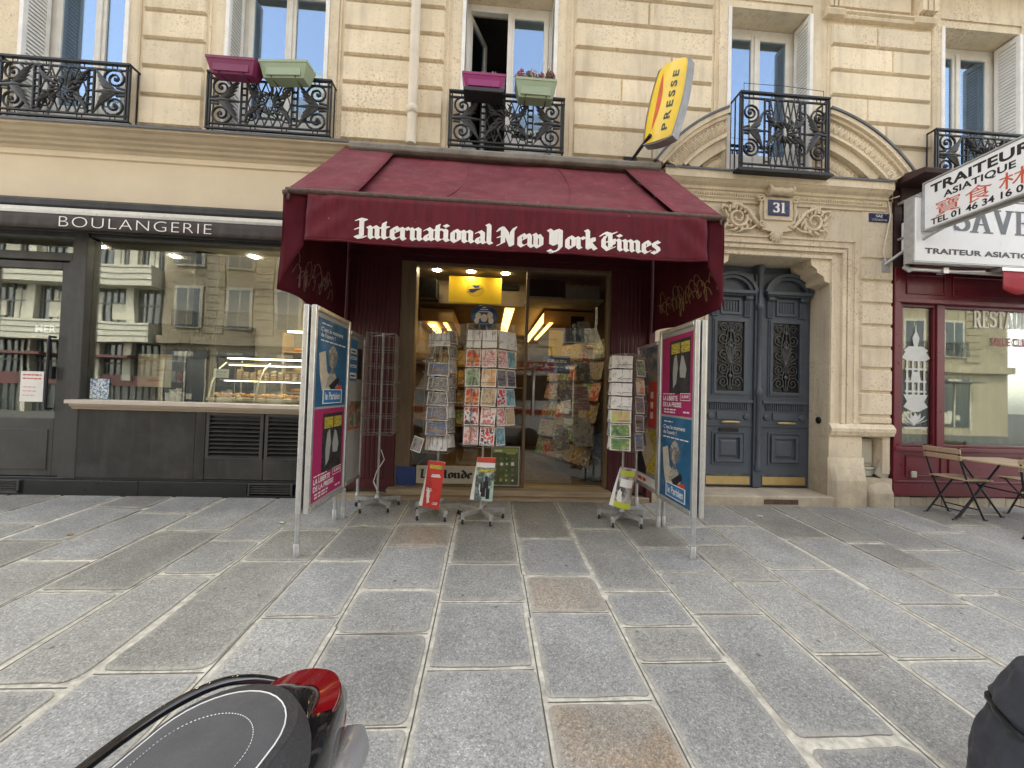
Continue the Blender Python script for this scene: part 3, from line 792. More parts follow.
for k in range(6): b.box(-38 + k * 3.4, -37.8 + k * 3.4, YO - .4, YO - .1, ZB, 3.3)
for k in range(5): c.box(-38 + k * 4.2, -35.2 + k * 4.2, YO - .3, YO + .9, 2.5, 2.62)
for k in range(7): b.box(-39 + k * 3.1, -38 + k * 3.1, YO - .4, YO - .3, 4.6, 5.4); b.box(-38.3 + k * 3.1, -37.6 + k * 3.1, YO - .4, YO - .3, 7.6, 8.6)
c.box(-40, -17.6, YO - .3, YO - .2, 1.0, 1.6)
a.build('wall', m_oppg, t); b.build('balcony', m_oppw, t); c.build('shop_band', m_oppr, t); e_.build('mullion', m_oppd, t)

# white ambulance waiting in the road, mirrored in the newsagent's glass
t = thing('ambulance', 'white ambulance van with red stripe parked in the road, mirrored in the newsagent glass', 'van', (-1.0, -7.7, ZB))
YV = -6.75; H_ = 1.13
def VX(p): return 2.1 - p * .98
a = MB()
prof = [(-0.0, .40), (-0.05, 1.2), (.0, 2.3), (.12, 2.5), (.4, 2.56), (3.4, 2.56), (3.9, 2.3), (4.4, 1.42), (5.1, 1.15), (5.2, .40)]
a.prism([(VX(p[0]), p[1] * H_ + ZB) for p in prof], YV - 2.0, YV, 'y')
a.build('body', m_signw, t, bevel=.06, seg=2)
b = MB(); b.box(VX(3.3), VX(.1), YV, YV + .012, ZB + 2.45, ZB + 2.72); b.box(VX(5.0), VX(.0), YV, YV + .012, ZB + 1.12, ZB + 1.26); b.build('red_stripe', m_signr, t)
b = MB(); b.box(VX(1.75), VX(.25), YV, YV + .014, ZB + 1.55, ZB + 2.3); b.prism([(VX(2.6), ZB + 1.6), (VX(2.6), ZB + 2.3), (VX(3.7), ZB + 2.3), (VX(4.1), ZB + 1.6)], YV, YV + .014, 'y'); b.build('window', m_oppg, t)
b = MB(); text_into(b, 'AMBULANCE', 0, 1.6, ZB + 2.50, ZB + 2.67, lambda u, v: (1.85 - u, YV + .016, v), .02); b.build('lettering', m_letter, t)
for x in (.85, 4.3):
    b = MB(); b.lathe([(.0, -.12), (.3, -.12), (.36, -.06), (.36, .06), (.3, .12), (0, .12)], (VX(x), YV - .08, ZB + .36), 16, axis='y'); b.build('wheel', m_rubber, t)
# ================================================================== the apartment building No 31
bld = thing('apartment_building', 'cream limestone apartment building with carved arched doorway and iron window railings', 'building', (0, 0, 0))
WIN = [(-5.38, -4.22), (-3.17, -2.0), (-.45, .72), (2.88, 4.01), (5.78, 6.94)]
XL, XR = -9.0, 10.5
ZT = 6.27
wl = MB()
# upper wall between the openings
xs = [XL] + [v for w_ in WIN for v in w_] + [XR]
for i in range(0, len(xs), 2):
    wl.box(xs[i], xs[i + 1], 0, .45, 3.9, ZT, tint=.5)
wl.box(XL, XR, 0, .45, ZT, 18.0, tint=.5)
for a, b in WIN: wl.box(a, b, .0, .45, 3.9, 4.085, tint=.5)
# soffit joints of the window heads: lintel stones
# rusticated panels
CRS = [4.20, 4.555, 4.885, 5.215, 5.545, 5.875, 6.205, 6.535, 6.865, 7.2]
def courses(x0, x1, z0, z1, cut=None):
    for a, b in zip(CRS, CRS[1:]):
        if b < z0 or a > z1: continue
        a2, b2 = max(a, z0), min(b, z1)
        cs = [x0, x1]
        if x1 - x0 > 1.3 and rnd.random() < .8: cs.insert(1, x0 + (x1 - x0) * rnd.uniform(.3, .7))
        wl.box(x0, x1, -.004, 0, a2 - .013, a2 + .013, 1)
        for p, q in zip(cs, cs[1:]):
            wl.pillow(p + (.0 if p == x0 else .0015), q - (0 if q == x1 else .0015), a2 + .015, b2 - .015, 0.0, -.032, .014, tint=rnd.uniform(.15, .85))
PAN = [(-7.0, -5.72, 4.2), (-4.07, -3.385, 4.2), (-1.83, -.65, 4.2), (.94, 2.685, 4.2), (4.27, 5.63, 4.6), (7.12, 8.6, 4.2)]
for x0, x1, z0 in PAN:
    courses(x0, x1, z0, 6.17 if x0 == 4.27 else 7.2)
    # thin raised border of the panel
    for a, b in ((x0 - .05, x0 - .032), (x1 + .032, x1 + .05)): wl.box(a, b, -.012, 0.0, 4.1, 7.2)
for a, b in WIN:   # flat surround of each window with a moulded outer edge
    for s, x in ((-1, a), (1, b)):
        x2 = x + s * .105
        wl.box(min(x, x2), max(x, x2), -.016, 0.0, 4.08, ZT + .1)
    wl.box(a - .105, b + .105, -.016, -.0005, ZT + .1003, ZT + .2)
m_groove = stone_mat('grimy_groove', (0.53, 0.435, 0.305), .6, .4, .05)
wl.build('wall', [m_stone, m_groove], bld)

# pale joints in the soffits of the window heads
rw = MB()      # the rest of the house: back wall, flank walls and roof
rw.box(XL, XR, 7.6, 8.0, -.1, 17.9); rw.box(XL - .3, XL - .002, .0, 8.0, -.1, 17.9); rw.box(XR + .002, XR + .3, .0, 8.0, -.1, 17.9)
rw.build('rear_wall', m_stone, bld)
rf = MB(); rf.prism([(.455, 17.9), (.455, 18.05), (2.2, 19.0), (5.8, 19.0), (8.0, 17.95), (8.0, 17.905)], XL - .3, XR + .3, 'x'); rf.build('roof', m_zinc, bld)

# mouldings, pilaster foot and consoles of the upper band on the right
ub = MB()
ub.prism([(0, 6.215), (-.05, 6.215), (-.06, 6.24), (-.05, 6.26), (-.075, 6.28), (-.075, 6.30), (-.03, 6.32), (0, 6.32)], 4.25, 5.66, 'x')
ub.box(4.36, 5.32, -.045, 0, 6.37, 6.9)
for x, wd, pr_ in ((4.27, .17, .07), (5.5, .24, .2)):
    ub.prism([(0, 6.22), (-.08, 6.22), (-.1, 6.27), (-.08, 6.30), (-.06, 6.33), (0, 6.33)], x - wd / 2 - .03, x + wd / 2 + .03, 'x')
    for k in range(3): ub.box(x - wd / 2 + k * wd / 3 + .012, x - wd / 2 + (k + 1) * wd / 3 - .012, -.05 - pr_ * .4, 0, 6.335, 7.0)
cs = [(0, 6.30)] + [(-.05 - .3 * (i / 10) ** 1.6, 6.30 + .6 * i / 10) for i in range(11)] + [(0, 6.9)]
ub.prism(cs, 5.38, 5.62, 'x')
for k in range(5): ub.tube([(5.40 + k * .05, -.06 - .3 * (i / 10) ** 1.6, 6.31 + .6 * i / 10) for i in range(11)], .016, 5)
ub.box(XL, XR, -.35, 0, 6.95, 7.15)
ub.build('upper_moulding', m_carve, bld)

# ground-floor piers and band
gf = MB()
gf.prism([(2.035, 0), (2.70, 0), (2.62, .5), (2.035, .5)], -.05, 4.0, 'z'); gf.prism([(4.30, 0), (5.13, 0), (5.13, .5), (4.375, .5)], .861, 4.0, 'z'); gf.box(2.6, 4.30, .001, .5, 3.10, 4.0, tint=.5)
gf.prism([(4.302, -.004), (4.745, -.004), (4.745, .5), (4.376, .5)], -.05, .86, 'z'); gf.box(5.03, 5.128, .0, .5, .4, .86, tint=.6); gf.box(4.745, 5.03, .27, .5, -.05, .86, tint=.0); gf.box(4.75, 5.128, -.03, .17, -.05, .345, tint=.4)
zs = [1.02, 1.13, 1.43, 1.73, 2.0, 2.28, 2.56, 2.85, 3.13]
for a, b in zip(zs, zs[1:]): gf.pillow(4.70, 5.13, a + .013, b - .013, 0, -.028, .014, tint=rnd.uniform(.2, .8))
gf.pillow(4.70, 5.13, 3.145, 3.75, 0, -.02, .012, tint=.6)
for x0, x1, w0, w1, z0, z1, d_ in ((4.305, 4.345, 2.655, 2.695, 3.105, 3.145, .018), (4.44, 4.49, 2.51, 2.56, 3.185, 3.225, .032), (4.52, 4.55, 2.45, 2.48, 3.255, 3.285, .022), (4.62, 4.675, 2.33, 2.38, 3.335, 3.365, .014)):
    gf.box(x0, x1, -d_, 0, 1.03, z0); gf.box(w0, w1, -d_, 0, .2, z0); gf.box(w0, x1, -d_, -.0006, z0 + .0003, z1)
gf.build('doorway_pier', m_stone_low, bld)
# rounded cap of the pier base and the worn wheel guard stones
cb = MB()
cb.prism([(.0, .875), (-.035, .88), (-.045, .91), (-.055, .93), (-.058, .97), (-.045, .985), (-.035, 1.005), (-.015, 1.025), (.0, 1.03)], 4.29, 5.15, 'x')
def lump(x0, x1, z1, dep, seed):
    r2 = random.Random(seed)
    def fn(u, v):
        s = min(1, 9 * u * (1 - u)) ** .6; t_ = 1 - max(0, v - .55) / .45 * .8 - .12 * v
        n_ = math.sin(u * 5 + seed) * math.sin(v * 4 + seed * 2) * .012
        return (x0 + (x1 - x0) * u, -.002 - dep * s * t_ - n_, -.03 + (z1 + .03) * v)
    cb.grid(fn, 24, 18, smooth=False)
lump(4.29, 4.78, .60, .085, 3); lump(4.79, 5.14, .325, .085, 5)
cb.build('worn_base', m_stone_low, bld)
# corner brackets of the door head and the splayed reveal
for s, x in ((1, 4.335), (-1, 2.67)):
    pr_ = [(x, 3.10), (x - s * .29, 3.10), (x - s * .28, 3.02), (x - s * .21, 2.97), (x - s * .20, 2.93), (x - s * .12, 2.88), (x - s * .10, 2.82), (x, 2.79)]
    br = MB(); br.prism(pr_ if s > 0 else pr_[::-1], .005, .34, 'y'); br.build('door_bracket', m_carve, bld)

# left: moulded cornice and painted fascia above the bakery
cn = MB()
cn.prism([(.1, 3.86), (-.01, 3.86), (-.02, 3.89), (-.05, 3.905), (-.055, 3.935), (-.085, 3.95), (-.09, 3.975), (-.13, 3.99), (-.15, 4.025), (-.19, 4.035), (-.19, 4.07), (.0, 4.09), (.1, 4.09)], XL, -1.66, 'x')
cn.build('cornice', m_cornice, bld)
zf = MB(); zf.prism([(.0, 4.093), (-.2, 4.075), (-.2, 4.057), (-.207, 4.057), (-.207, 4.083), (.0, 4.105)], XL, -1.655, 'x'); zf.build('cornice_flashing', m_zinc, bld)
fa = MB(); fa.box(XL, -1.0, .0, .4, 3.30, 3.87); fa.prism([(.0, 3.78), (-.018, 3.79), (-.018, 3.82), (0, 3.87)], XL, -1.66, 'x'); fa.build('fascia_band', m_fascia, bld)
# weathered ledge above the newsagent's awning
lg = MB()
lg.prism([(.0, 3.93), (-.26, 3.93), (-.29, 3.95), (-.29, 4.0), (-.27, 4.03), (.0, 4.09)], -1.62, 1.93, 'x')
lg.build('awning_ledge', m_ledge, bld, bevel=.008)
bk = MB(); bk.box(-1.75, 1.975, .01, .35, 2.9, 4.02); bk.build('lintel_band', m_maroon, bld)

# entablature over the door: frieze, bead course and projecting shelf
en = MB()
en.prism([(.0, 3.75), (-.02, 3.75), (-.02, 3.78), (-.04, 3.80), (-.04, 3.87), (-.06, 3.88), (-.06, 3.915), (-.10, 3.94), (-.125, 3.97), (-.135, 3.975), (-.135, 4.075), (.0, 4.09)], 2.06, 5.02, 'x')
for i in range(92):
    x = 2.12 + i * .031
    en.blob((x, -.042, 3.835), (.012, .014, .024), 6, 4)
en.build('entablature', m_carve, bld)
ef = MB(); ef.prism([(.0, 4.093), (-.145, 4.082), (-.145, 4.066), (-.152, 4.066), (-.152, 4.088), (0, 4.10)], 2.05, 5.03, 'x'); ef.build('entablature_flashing', m_zinc, bld)

# segmental arch, cut in two by the balcony
AC = (3.585, 2.918)
def ring(mb, r0, r1, y, a0, a1, n=22, mi=0, yb=.0):
    for i in range(n):
        t0 = math.radians(a0 + (a1 - a0) * i / n); t1 = math.radians(a0 + (a1 - a0) * (i + 1) / n)
        p = [(AC[0] + r * math.cos(t), AC[1] + r * math.sin(t)) for r, t in ((r0, t0), (r1, t0), (r1, t1), (r0, t1))]
        mb.add([(q[0], y, q[1]) for q in p] + [(q[0], yb, q[1]) for q in p], [(0, 1, 2, 3), (0, 4, 5, 1), (1, 5, 6, 2), (2, 6, 7, 3), (3, 7, 4, 0)], mi)
ar = MB(); az = MB()
for a0, a1 in ((30.0, 74.8), (146.5, 114.5)):
    lo = lambda r: math.degrees(math.asin(min(1, (4.10 - AC[1]) / r)))
    def span(r, xlim_r, xlim_l):
        if a0 < 90: return lo(r), math.degrees(math.acos((4.10 - AC[0]) / r))
        return 180 - lo(r), math.degrees(math.acos((2.80 - AC[0]) / r))
    for r0, r1, y in ((1.99, 2.04, -.20), (1.95, 1.987, -.17), (1.78, 1.947, -.14), (1.745, 1.777, -.165), (1.625, 1.742, -.12), (1.435, 1.622, -.05), (1.305, 1.432, -.035)):
        s0, s1 = span((r0 + r1) / 2, 0, 0)
        if s0 < 90: s0 = max(s0, 0); 
        ring(ar, r0, r1, y, s0, s1)
    s0, s1 = span(2.05, 0, 0); ring(az, 2.042, 2.067, -.215, s0, s1)
    for rr_, nn, y in ((1.865, 14, -.142), (1.525, 9, -.052)):   # carved leaves in the two bands
        s0, s1 = span(rr_, 0, 0)
        for k in range(nn):
            t0 = math.radians(s0 + (s1 - s0) * (k + .5) / nn)
            c0 = (AC[0] + rr_ * math.cos(t0), AC[1] + rr_ * math.sin(t0))
            for dx_ in (-.5, 0, .5):
                ta = t0 + dx_ * .9
                rad = (math.cos(ta), math.sin(ta))
                ar.tube([(c0[0] - math.cos(t0) * .06 + dx_ * -math.sin(t0) * .02, y, c0[1] - math.sin(t0) * .06 + dx_ * math.cos(t0) * .02), (c0[0] + dx_ * -math.sin(t0) * .06, y - .014, c0[1] + dx_ * math.cos(t0) * .06), (c0[0] + math.cos(t0) * .065 + dx_ * -math.sin(t0) * .09, y, c0[1] + math.sin(t0) * .065 + dx_ * math.cos(t0) * .09)], [.006, .017, .004], 5)
            tm = math.radians(s0 + (s1 - s0) * k / nn)
            ar.tube([(AC[0] + (rr_ - .07) * math.cos(tm), y, AC[1] + (rr_ - .07) * math.sin(tm)), (AC[0] + (rr_ + .07) * math.cos(tm), y - .006, AC[1] + (rr_ + .07) * math.sin(tm))], .008, 5)
ar.build('arch_pediment', m_carve, bld); az.build('arch_flashing', m_zinc, bld)

# carved cartouche round the number plate
ct = MB(); cx0 = 3.545
sh = [(-.19, 3.42), (-.23, 3.50), (-.20, 3.56), (-.20, 3.74), (-.27, 3.78), (-.25, 3.86), (-.12, 3.85), (-.08, 3.90), (.08, 3.90), (.12, 3.85), (.25, 3.86), (.27, 3.78), (.20, 3.74), (.20, 3.56), (.23, 3.50), (.19, 3.42), (.08, 3.40), (0, 3.37), (-.08, 3.40)]
ct.prism([(cx0 + p[0], p[1]) for p in sh], -.05, 0, 'y')
ct.box(cx0 - .185, cx0 + .185, -.066, -.05, 3.54, 3.82)
for s in (-1, 1):
    ct.tube([(cx0 + s * .225 + p[0] * s, -.06, 3.80 + p[1]) for p in spiral(0, 0, .05, .012, 0, 1.4)], .016, 6)
    ct.tube([(cx0 + s * .20 + p[0] * s, -.055, 3.49 + p[1]) for p in spiral(0, 0, .045, .01, PI, 1.3)], .014, 6)
    ct.tube([(cx0 + s * .215, -.055, 3.52), (cx0 + s * .235, -.06, 3.64), (cx0 + s * .22, -.055, 3.76)], [.012, .02, .012], 6)
ct.lathe([(.0, -.15), (.055, -.15), (.06, -.12), (.045, -.08), (.05, -.02), (.06, 0), (.05, .02), (.045, .08), (.06, .12), (.055, .15), (0, .15)], (cx0, -.085, 3.885), 12, axis='x')
ct.tube([(cx0 - .15 + 0, -.085 + p[0], 3.885 + p[1]) for p in spiral(0, 0, .075, .01, 0, 1.8)], .014, 6)
ct.tube([(cx0 + .15 + 0, -.085 + p[0], 3.885 + p[1]) for p in spiral(0, 0, .075, .01, 0, 1.8)], .014, 6)
for k in range(7):      # shell below
    an = math.radians(-90 + (k - 3) * 24)
    ct.tube([(cx0, -.03, 3.42), (cx0 + .06 * math.cos(an), -.045, 3.40 + .075 * math.sin(an)), (cx0 + .085 * math.cos(an), -.02, 3.39 + .115 * math.sin(an))], [.01, .02, .017], 6)
for s in (-1, 1):       # acanthus scrolls either side
    def S_(pts, r): ct.tube([(cx0 + s * p[0], -.022 - .015 * math.sin(PI * i / (len(pts) - 1)), p[1]) for i, p in enumerate(pts)], r, 6)
    S_([(.21, 3.46), (.30, 3.55), (.38, 3.66), (.50, 3.72), (.62, 3.68)], [.03, .028, .024, .02, .012])
    S_([(p[0] + .50, p[1] + 3.56) for p in spiral(0, 0, .13, .02, PI * .9, 1.6, 26)], [.024 - .016 * i / 26 for i in range(27)])
    for k in range(9):
        a_ = PI * (1.0 + k * .17); S_([(.50 + .13 * math.cos(a_), 3.56 + .13 * math.sin(a_)), (.50 + .17 * math.cos(a_ + .25), 3.56 + .17 * math.sin(a_ + .25)), (.50 + .185 * math.cos(a_ + .5), 3.56 + .185 * math.sin(a_ + .5))], [.02, .017, .004])
    for k in range(6):
        u = .30 + k * .055; z_ = 3.55 + k * .035 - max(0, k - 3) * .03
        S_([(u, z_), (u - .01, z_ + .07), (u + .045, z_ + .10)], [.018, .016, .004])
    S_([(.62, 3.68), (.70, 3.70), (.72, 3.64), (.68, 3.62)], [.02, .02, .016, .006]); S_([(.62, 3.50), (.68, 3.42), (.66, 3.36)], [.014, .012, .004])
    S_([(.25, 3.48), (.33, 3.42), (.45, 3.41), (.5, 3.46)], [.016, .016, .012, .004])
ct.build('cartouche', m_carve, bld)

# stone step with an iron scraper grate
st = MB(); st.box(2.55, 4.42, -.06, .45, -.06, .115); st.build('door_step', m_stone_low, bld, bevel=.015, seg=2)
sg = MB(); sg.box(3.42, 3.86, -.064, -.0605, .015, .075); sg.build('step_grate', m_rust, bld)
vo = MB(); vo.lathe([(0, -.012), (.045, -.01), (.05, .03)], (4.326, .17, 1.05), 12, axis='x'); vo.build('door_stop', m_iron, bld)

# ------------------------------------------------------------------ street door
dr = MB(); YD = .36
dr.box(2.60, 4.372, YD + .05, YD + .09, 3.0, 3.3); dr.box(3.555, 3.665, YD - .03, YD + .05, .13, 3.12)
dr.lathe([(.04, .35), (.05, .40), (.032, .45), (.032, 1.32), (.05, 1.35), (.05, 1.42), (.03, 1.45), (.03, 2.48), (.05, 2.50), (.05, 2.56), (.028, 2.6), (.028, 2.95), (.055, 3.02), (.06, 3.08)], (3.61, YD - .035, 0), 10)
dr.box(2.60, 2.88, YD, YD + .05, .13, 3.1); dr.box(4.335, 4.375, YD, YD + .05, .13, 3.1)
dr.box(2.60, 4.375, YD + .045, YD + .08, .12, 3.2)
door = dr.build('street_door', m_door, bld)
m_grille = mat('grille_iron', (.10, .105, .11), .4, .5, var=.3, scale=20)
m_leafdark = mat('glazed_dark', (0.012, 0.013, 0.014), 0.15)
def leaf(cx):
    L = MB(); hw = .332
    L.box(cx - hw, cx + hw, YD + .0, YD + .044, .14, 3.0)
    def fr(x0, x1, z0, z1, wd, d_):
        L.prism([(x0 - wd, z0 - wd), (x1 + wd, z0 - wd), (x1 + wd, z0), (x0 - wd, z0)], YD - d_, YD - .0005, 'y'); L.prism([(x0 - wd, z1), (x1 + wd, z1), (x1 + wd, z1 + wd), (x0 - wd, z1 + wd)], YD - d_, YD - .0005, 'y')
        L.prism([(x0 - wd, z0), (x0, z0), (x0, z1), (x0 - wd, z1)], YD - d_, YD - .0005, 'y'); L.prism([(x1, z0), (x1 + wd, z0), (x1 + wd, z1), (x1, z1)], YD - d_, YD - .0005, 'y')
    fr(cx - .19, cx + .19, 1.40, 2.33, .035, .028); fr(cx - .225, cx + .225, 1.365, 2.365, .02, .014)
    fr(cx - .15, cx + .15, .50, .78, .04, .03); fr(cx - .21, cx + .21, .44, .84, .018, .014)
    L.pillow(cx - .13, cx + .13, .52, .76, YD, YD - .016, .03)
    L.box(cx - hw + .01, cx + hw - .01, YD - .035, YD - .0003, 1.245, 1.285); L.box(cx - hw + .01, cx + hw - .01, YD - .02, YD - .0003, .93, .95)
    for k in range(18): L.box(cx - .265 + k * .03, cx - .249 + k * .03, YD - .02, YD - .0002, 1.15, 1.235)
    for s in (-1, 1):
        L.lathe([(.045, 0), (.045, -.02), (.03, -.025), (.015, -.022), (.0, -.035)], (cx + s * .25, YD, 1.06), 12, axis='y')
    L.box(cx - .17, cx + .17, YD - .018, YD - .0004, 1.02, 1.12)
    # fluted panel and curved pediment
    fr(cx - .11, cx + .11, 2.46, 2.62, .03, .022)
    for k in range(5): L.box(cx - .09 + k * .04, cx - .07 + k * .04, YD - .012, YD - .0006, 2.475, 2.605)
    for s in (-1, 1):
        L.box(cx + s * .23 - .045, cx + s * .23 + .045, YD - .03, YD - .0007, 2.40, 2.62)
        for k in (-1, 0, 1): L.box(cx + s * .23 + k * .024 - .006, cx + s * .23 + k * .024 + .006, YD - .04, YD - .029, 2.42, 2.60)
        L.lathe([(.0, -.05), (.03, -.05), (.03, .05), (0, .05)], (cx + s * .23, YD - .04, 2.65), 10, axis='x')
    L.box(cx - .32, cx + .32, YD - .09, YD - .0002, 2.70, 2.745); L.box(cx - .30, cx + .30, YD - .06, YD - .0003, 2.675, 2.6995)
    for k in range(20): L.box(cx - .29 + k * .03, cx - .273 + k * .03, YD - .075, YD - .058, 2.68, 2.6985)
    pts = [(cx + .345 * math.cos(math.radians(a_)), 2.69 + .30 * math.sin(math.radians(a_))) for a_ in range(10, 171, 10)]
    for a_, b_ in zip(pts, pts[1:]):
        for sc_, y_ in ((1.0, .085), (.86, .06)):
            q = [(cx + (p[0] - cx) * k_, 2.69 + (p[1] - 2.69) * k_) for p in (a_, b_) for k_ in (sc_, sc_ - .13)]
            L.prism([q[1], q[0], q[2], q[3]], YD - y_, YD - .0008, 'y')
    lf = L.build('door_leaf', m_door, bld, bevel=.003)
    lf.parent = bld
    return lf
for cx, off in ((3.22, -.01), (4.0, .02)):
    leaf(cx)
    g = MB()
    g.box(cx - .19, cx + .19, YD - .0035, YD - .002, 1.40, 2.33)
    for s in (-1, 1):
        for z_, r_, st_ in ((1.52, .085, 0), (1.70, .08, PI), (1.90, .085, PI * .5), (2.10, .085, PI), (2.25, .06, 0)):
            g.tube([(cx + s * .095 + s * p[0], YD - .018, z_ + p[1]) for p in spiral(0, 0, r_, .014, st_, 1.7, 20)], .0065, 4, 1)
        g.tube([(cx + s * .02, YD - .018, 1.42), (cx + s * .05, YD - .018, 1.6), (cx + s * .015, YD - .018, 1.8), (cx + s * .07, YD - .018, 2.0), (cx + s * .02, YD - .018, 2.31)], .007, 4, 1)
        for k in range(6): g.tube([(cx, YD - .016, 1.75), (cx + s * (.03 + .02 * k), YD - .024, 1.80 + .05 * (5 - k)), (cx + s * (.05 + .02 * k), YD - .014, 1.78 + .045 * (5 - k))], [.004, .009, .003], 4, 1)
    g.tube([(cx, YD - .018, 1.41), (cx, YD - .018, 2.32)], .008, 4, 1)
    for z_ in (1.6, 1.78, 2.0, 2.2): g.blob((cx, YD - .024, z_), (.03, .014, .03), 8, 5, 1)
    g.build('door_grille', [m_leafdark, m_grille], bld)
    h = MB(); h.tube([(cx - .12, YD - .055, .985), (cx - .10, YD - .065, .99), (cx + .10, YD - .065, .99), (cx + .12, YD - .055, .985)], [.008, .014, .014, .008], 8)
    for s in (-1, 1): h.tube([(cx + s * .09, YD - .06, .988), (cx + s * .09, YD, .988)], .009, 6)
    for k in range(5): h.blob((cx - .05 + k * .02, YD - .068, .992), (.012, .012, .016), 6, 4)
    h.build('door_handle', m_brass, bld)
    k_ = MB(); k_.box(cx - .30, cx + .30, YD - .012, YD - .001, .16, .265); k_.build('kick_plate', m_brass, bld)
    wn = MB(); wn.box(cx - .31, cx + .31, YD - .006, YD - .0012, .267, .30); wn.build('worn_rail', m_doorw, bld)
ms = MB(); ms.box(3.22 - .13, 3.22 + .13, YD - .02, YD - .002, .855, .905); ms.box(3.22 - .10, 3.22 + .10, YD - .025, YD - .0198, .872, .888); ms.build('letter_slot', m_iron, bld)

# ------------------------------------------------------------------ upper windows
YW = .27
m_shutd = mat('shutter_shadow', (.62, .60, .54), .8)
def window(a, b, left_open=False, curtain=False):
    f = MB(); zb, zt = 4.13, ZT
    f.box(a + .002, a + .075, YW, YW + .07, zb, zt - .002); f.box(b - .075, b - .002, YW, YW + .07, zb, zt - .002); f.box(a + .075, b - .075, YW, YW + .07, zt - .09, zt - .002)
    m = (a + b) / 2
    leaves = [(m + .0, b - .078)] if left_open else [(a + .078, m - .0), (m + .0, b - .078)]
    for x0, x1 in leaves:
        y = YW - .012
        f.box(x0 + .002, x0 + .062, y, y + .05, zb + .03, zt - .093); f.box(x1 - .062, x1 - .002, y, y + .05, zb + .03, zt - .093)
        f.box(x0 + .062, x1 - .062, y, y + .05, zt - .155, zt - .093); f.box(x0 + .062, x1 - .062, y, y + .05, zb + .03, zb + .42)
    f.box(m - .024, m + .024, YW - .03, YW - .0125, zb + .03, zt - .1)
    wf = f.build('window', m_white, bld, bevel=.004)
    g = MB()
    for x0, x1 in leaves: g.box(x0 + .06, x1 - .06, YW + .008, YW + .012, zb + .4, zt - .14)
    g.build('pane', m_glass_up, wf)
    if left_open:   # casement swung into the room
        c = MB(); th = math.radians(66)
        c.X = Matrix.Translation((a + .085, YW + .03, 0)) @ Matrix.Rotation(th, 4, 'Z')
        Lw = m - a - .08
        c.box(0, .06, 0, .045, zb + .03, zt - .1); c.box(Lw - .06, Lw, 0, .045, zb + .03, zt - .1); c.box(.06, Lw - .06, 0, .045, zt - .16, zt - .1); c.box(.06, Lw - .06, 0, .045, zb + .03, zb + .42)
        c.build('open_casement', m_white, wf)
        c = MB(); c.X = Matrix.Translation((a + .085, YW + .03, 0)) @ Matrix.Rotation(th, 4, 'Z'); c.box(.06, Lw - .06, .02, .024, zb + .42, zt - .16); c.build('pane', m_glass_up, wf)
    r = MB(); r.box(a - .4, b + .4, 1.9, 1.95, 3.9, 6.6); r.box(a - .4, a - .35, .46, 1.9, 3.9, 6.6); r.box(b + .35, b + .4, .46, 1.9, 3.9, 6.6); r.box(a - .4, b + .4, .46, 1.9, 6.55, 6.6); r.box(a - .4, b + .4, .46, 1.9, 3.9, 4.1)
    r.build('room', m_room, wf)
    if curtain:
        q = MB()
        q.grid(lambda u, v: (a + .16 + .34 * u * (1.0 - .15 * v) + .05 * v, YW + .17 + .022 * math.sin(u * 40) + .01 * math.sin(u * 17 + v), zb + 2.05 * v), 60, 4)
        q.build('curtain', mat('curtain_linen', (0.30, 0.29, 0.23), 0.9, var=.1), wf)
    # louvred shutters folded back against the reveals
    for s, x in ((1, a + .003), (-1, b - .003)):
        q = MB()
        lo, hi = min(x, x + s * .042), max(x, x + s * .042)
        ya, yb = -.03, YW - .035
        q.box(lo, hi, ya, ya + .045, zb + .03, zt - .02); q.box(lo, hi, yb - .04, yb, zb + .03, zt - .02)
        for z_ in (zb + .03, zb + .62, zt - .09): q.box(lo + .001, hi - .001, ya + .045, yb - .04, z_, z_ + .07)
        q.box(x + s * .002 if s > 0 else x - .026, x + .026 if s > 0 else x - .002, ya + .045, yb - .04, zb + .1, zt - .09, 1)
        z_ = zb + .11
        while z_ < zt - .12:
            if not (zb + .58 < z_ < zb + .70):
                xo, xi = x + s * .040, x + s * .027
                q.add([(xo, ya + .046, z_), (xo, yb - .041, z_), (xi, yb - .041, z_ + .034), (xi, ya + .046, z_ + .034), (xo, ya + .046, z_ - .007), (xo, yb - .041, z_ - .007), (xi, yb - .041, z_ + .027), (xi, ya + .046, z_ + .027)], [(0, 1, 2, 3), (4, 7, 6, 5), (4, 5, 1, 0), (2, 6, 7, 3)])
            z_ += .046
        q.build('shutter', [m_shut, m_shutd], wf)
    return wf
for i, (a, b) in enumerate(WIN): window(a, b, i == 2, i == 0)

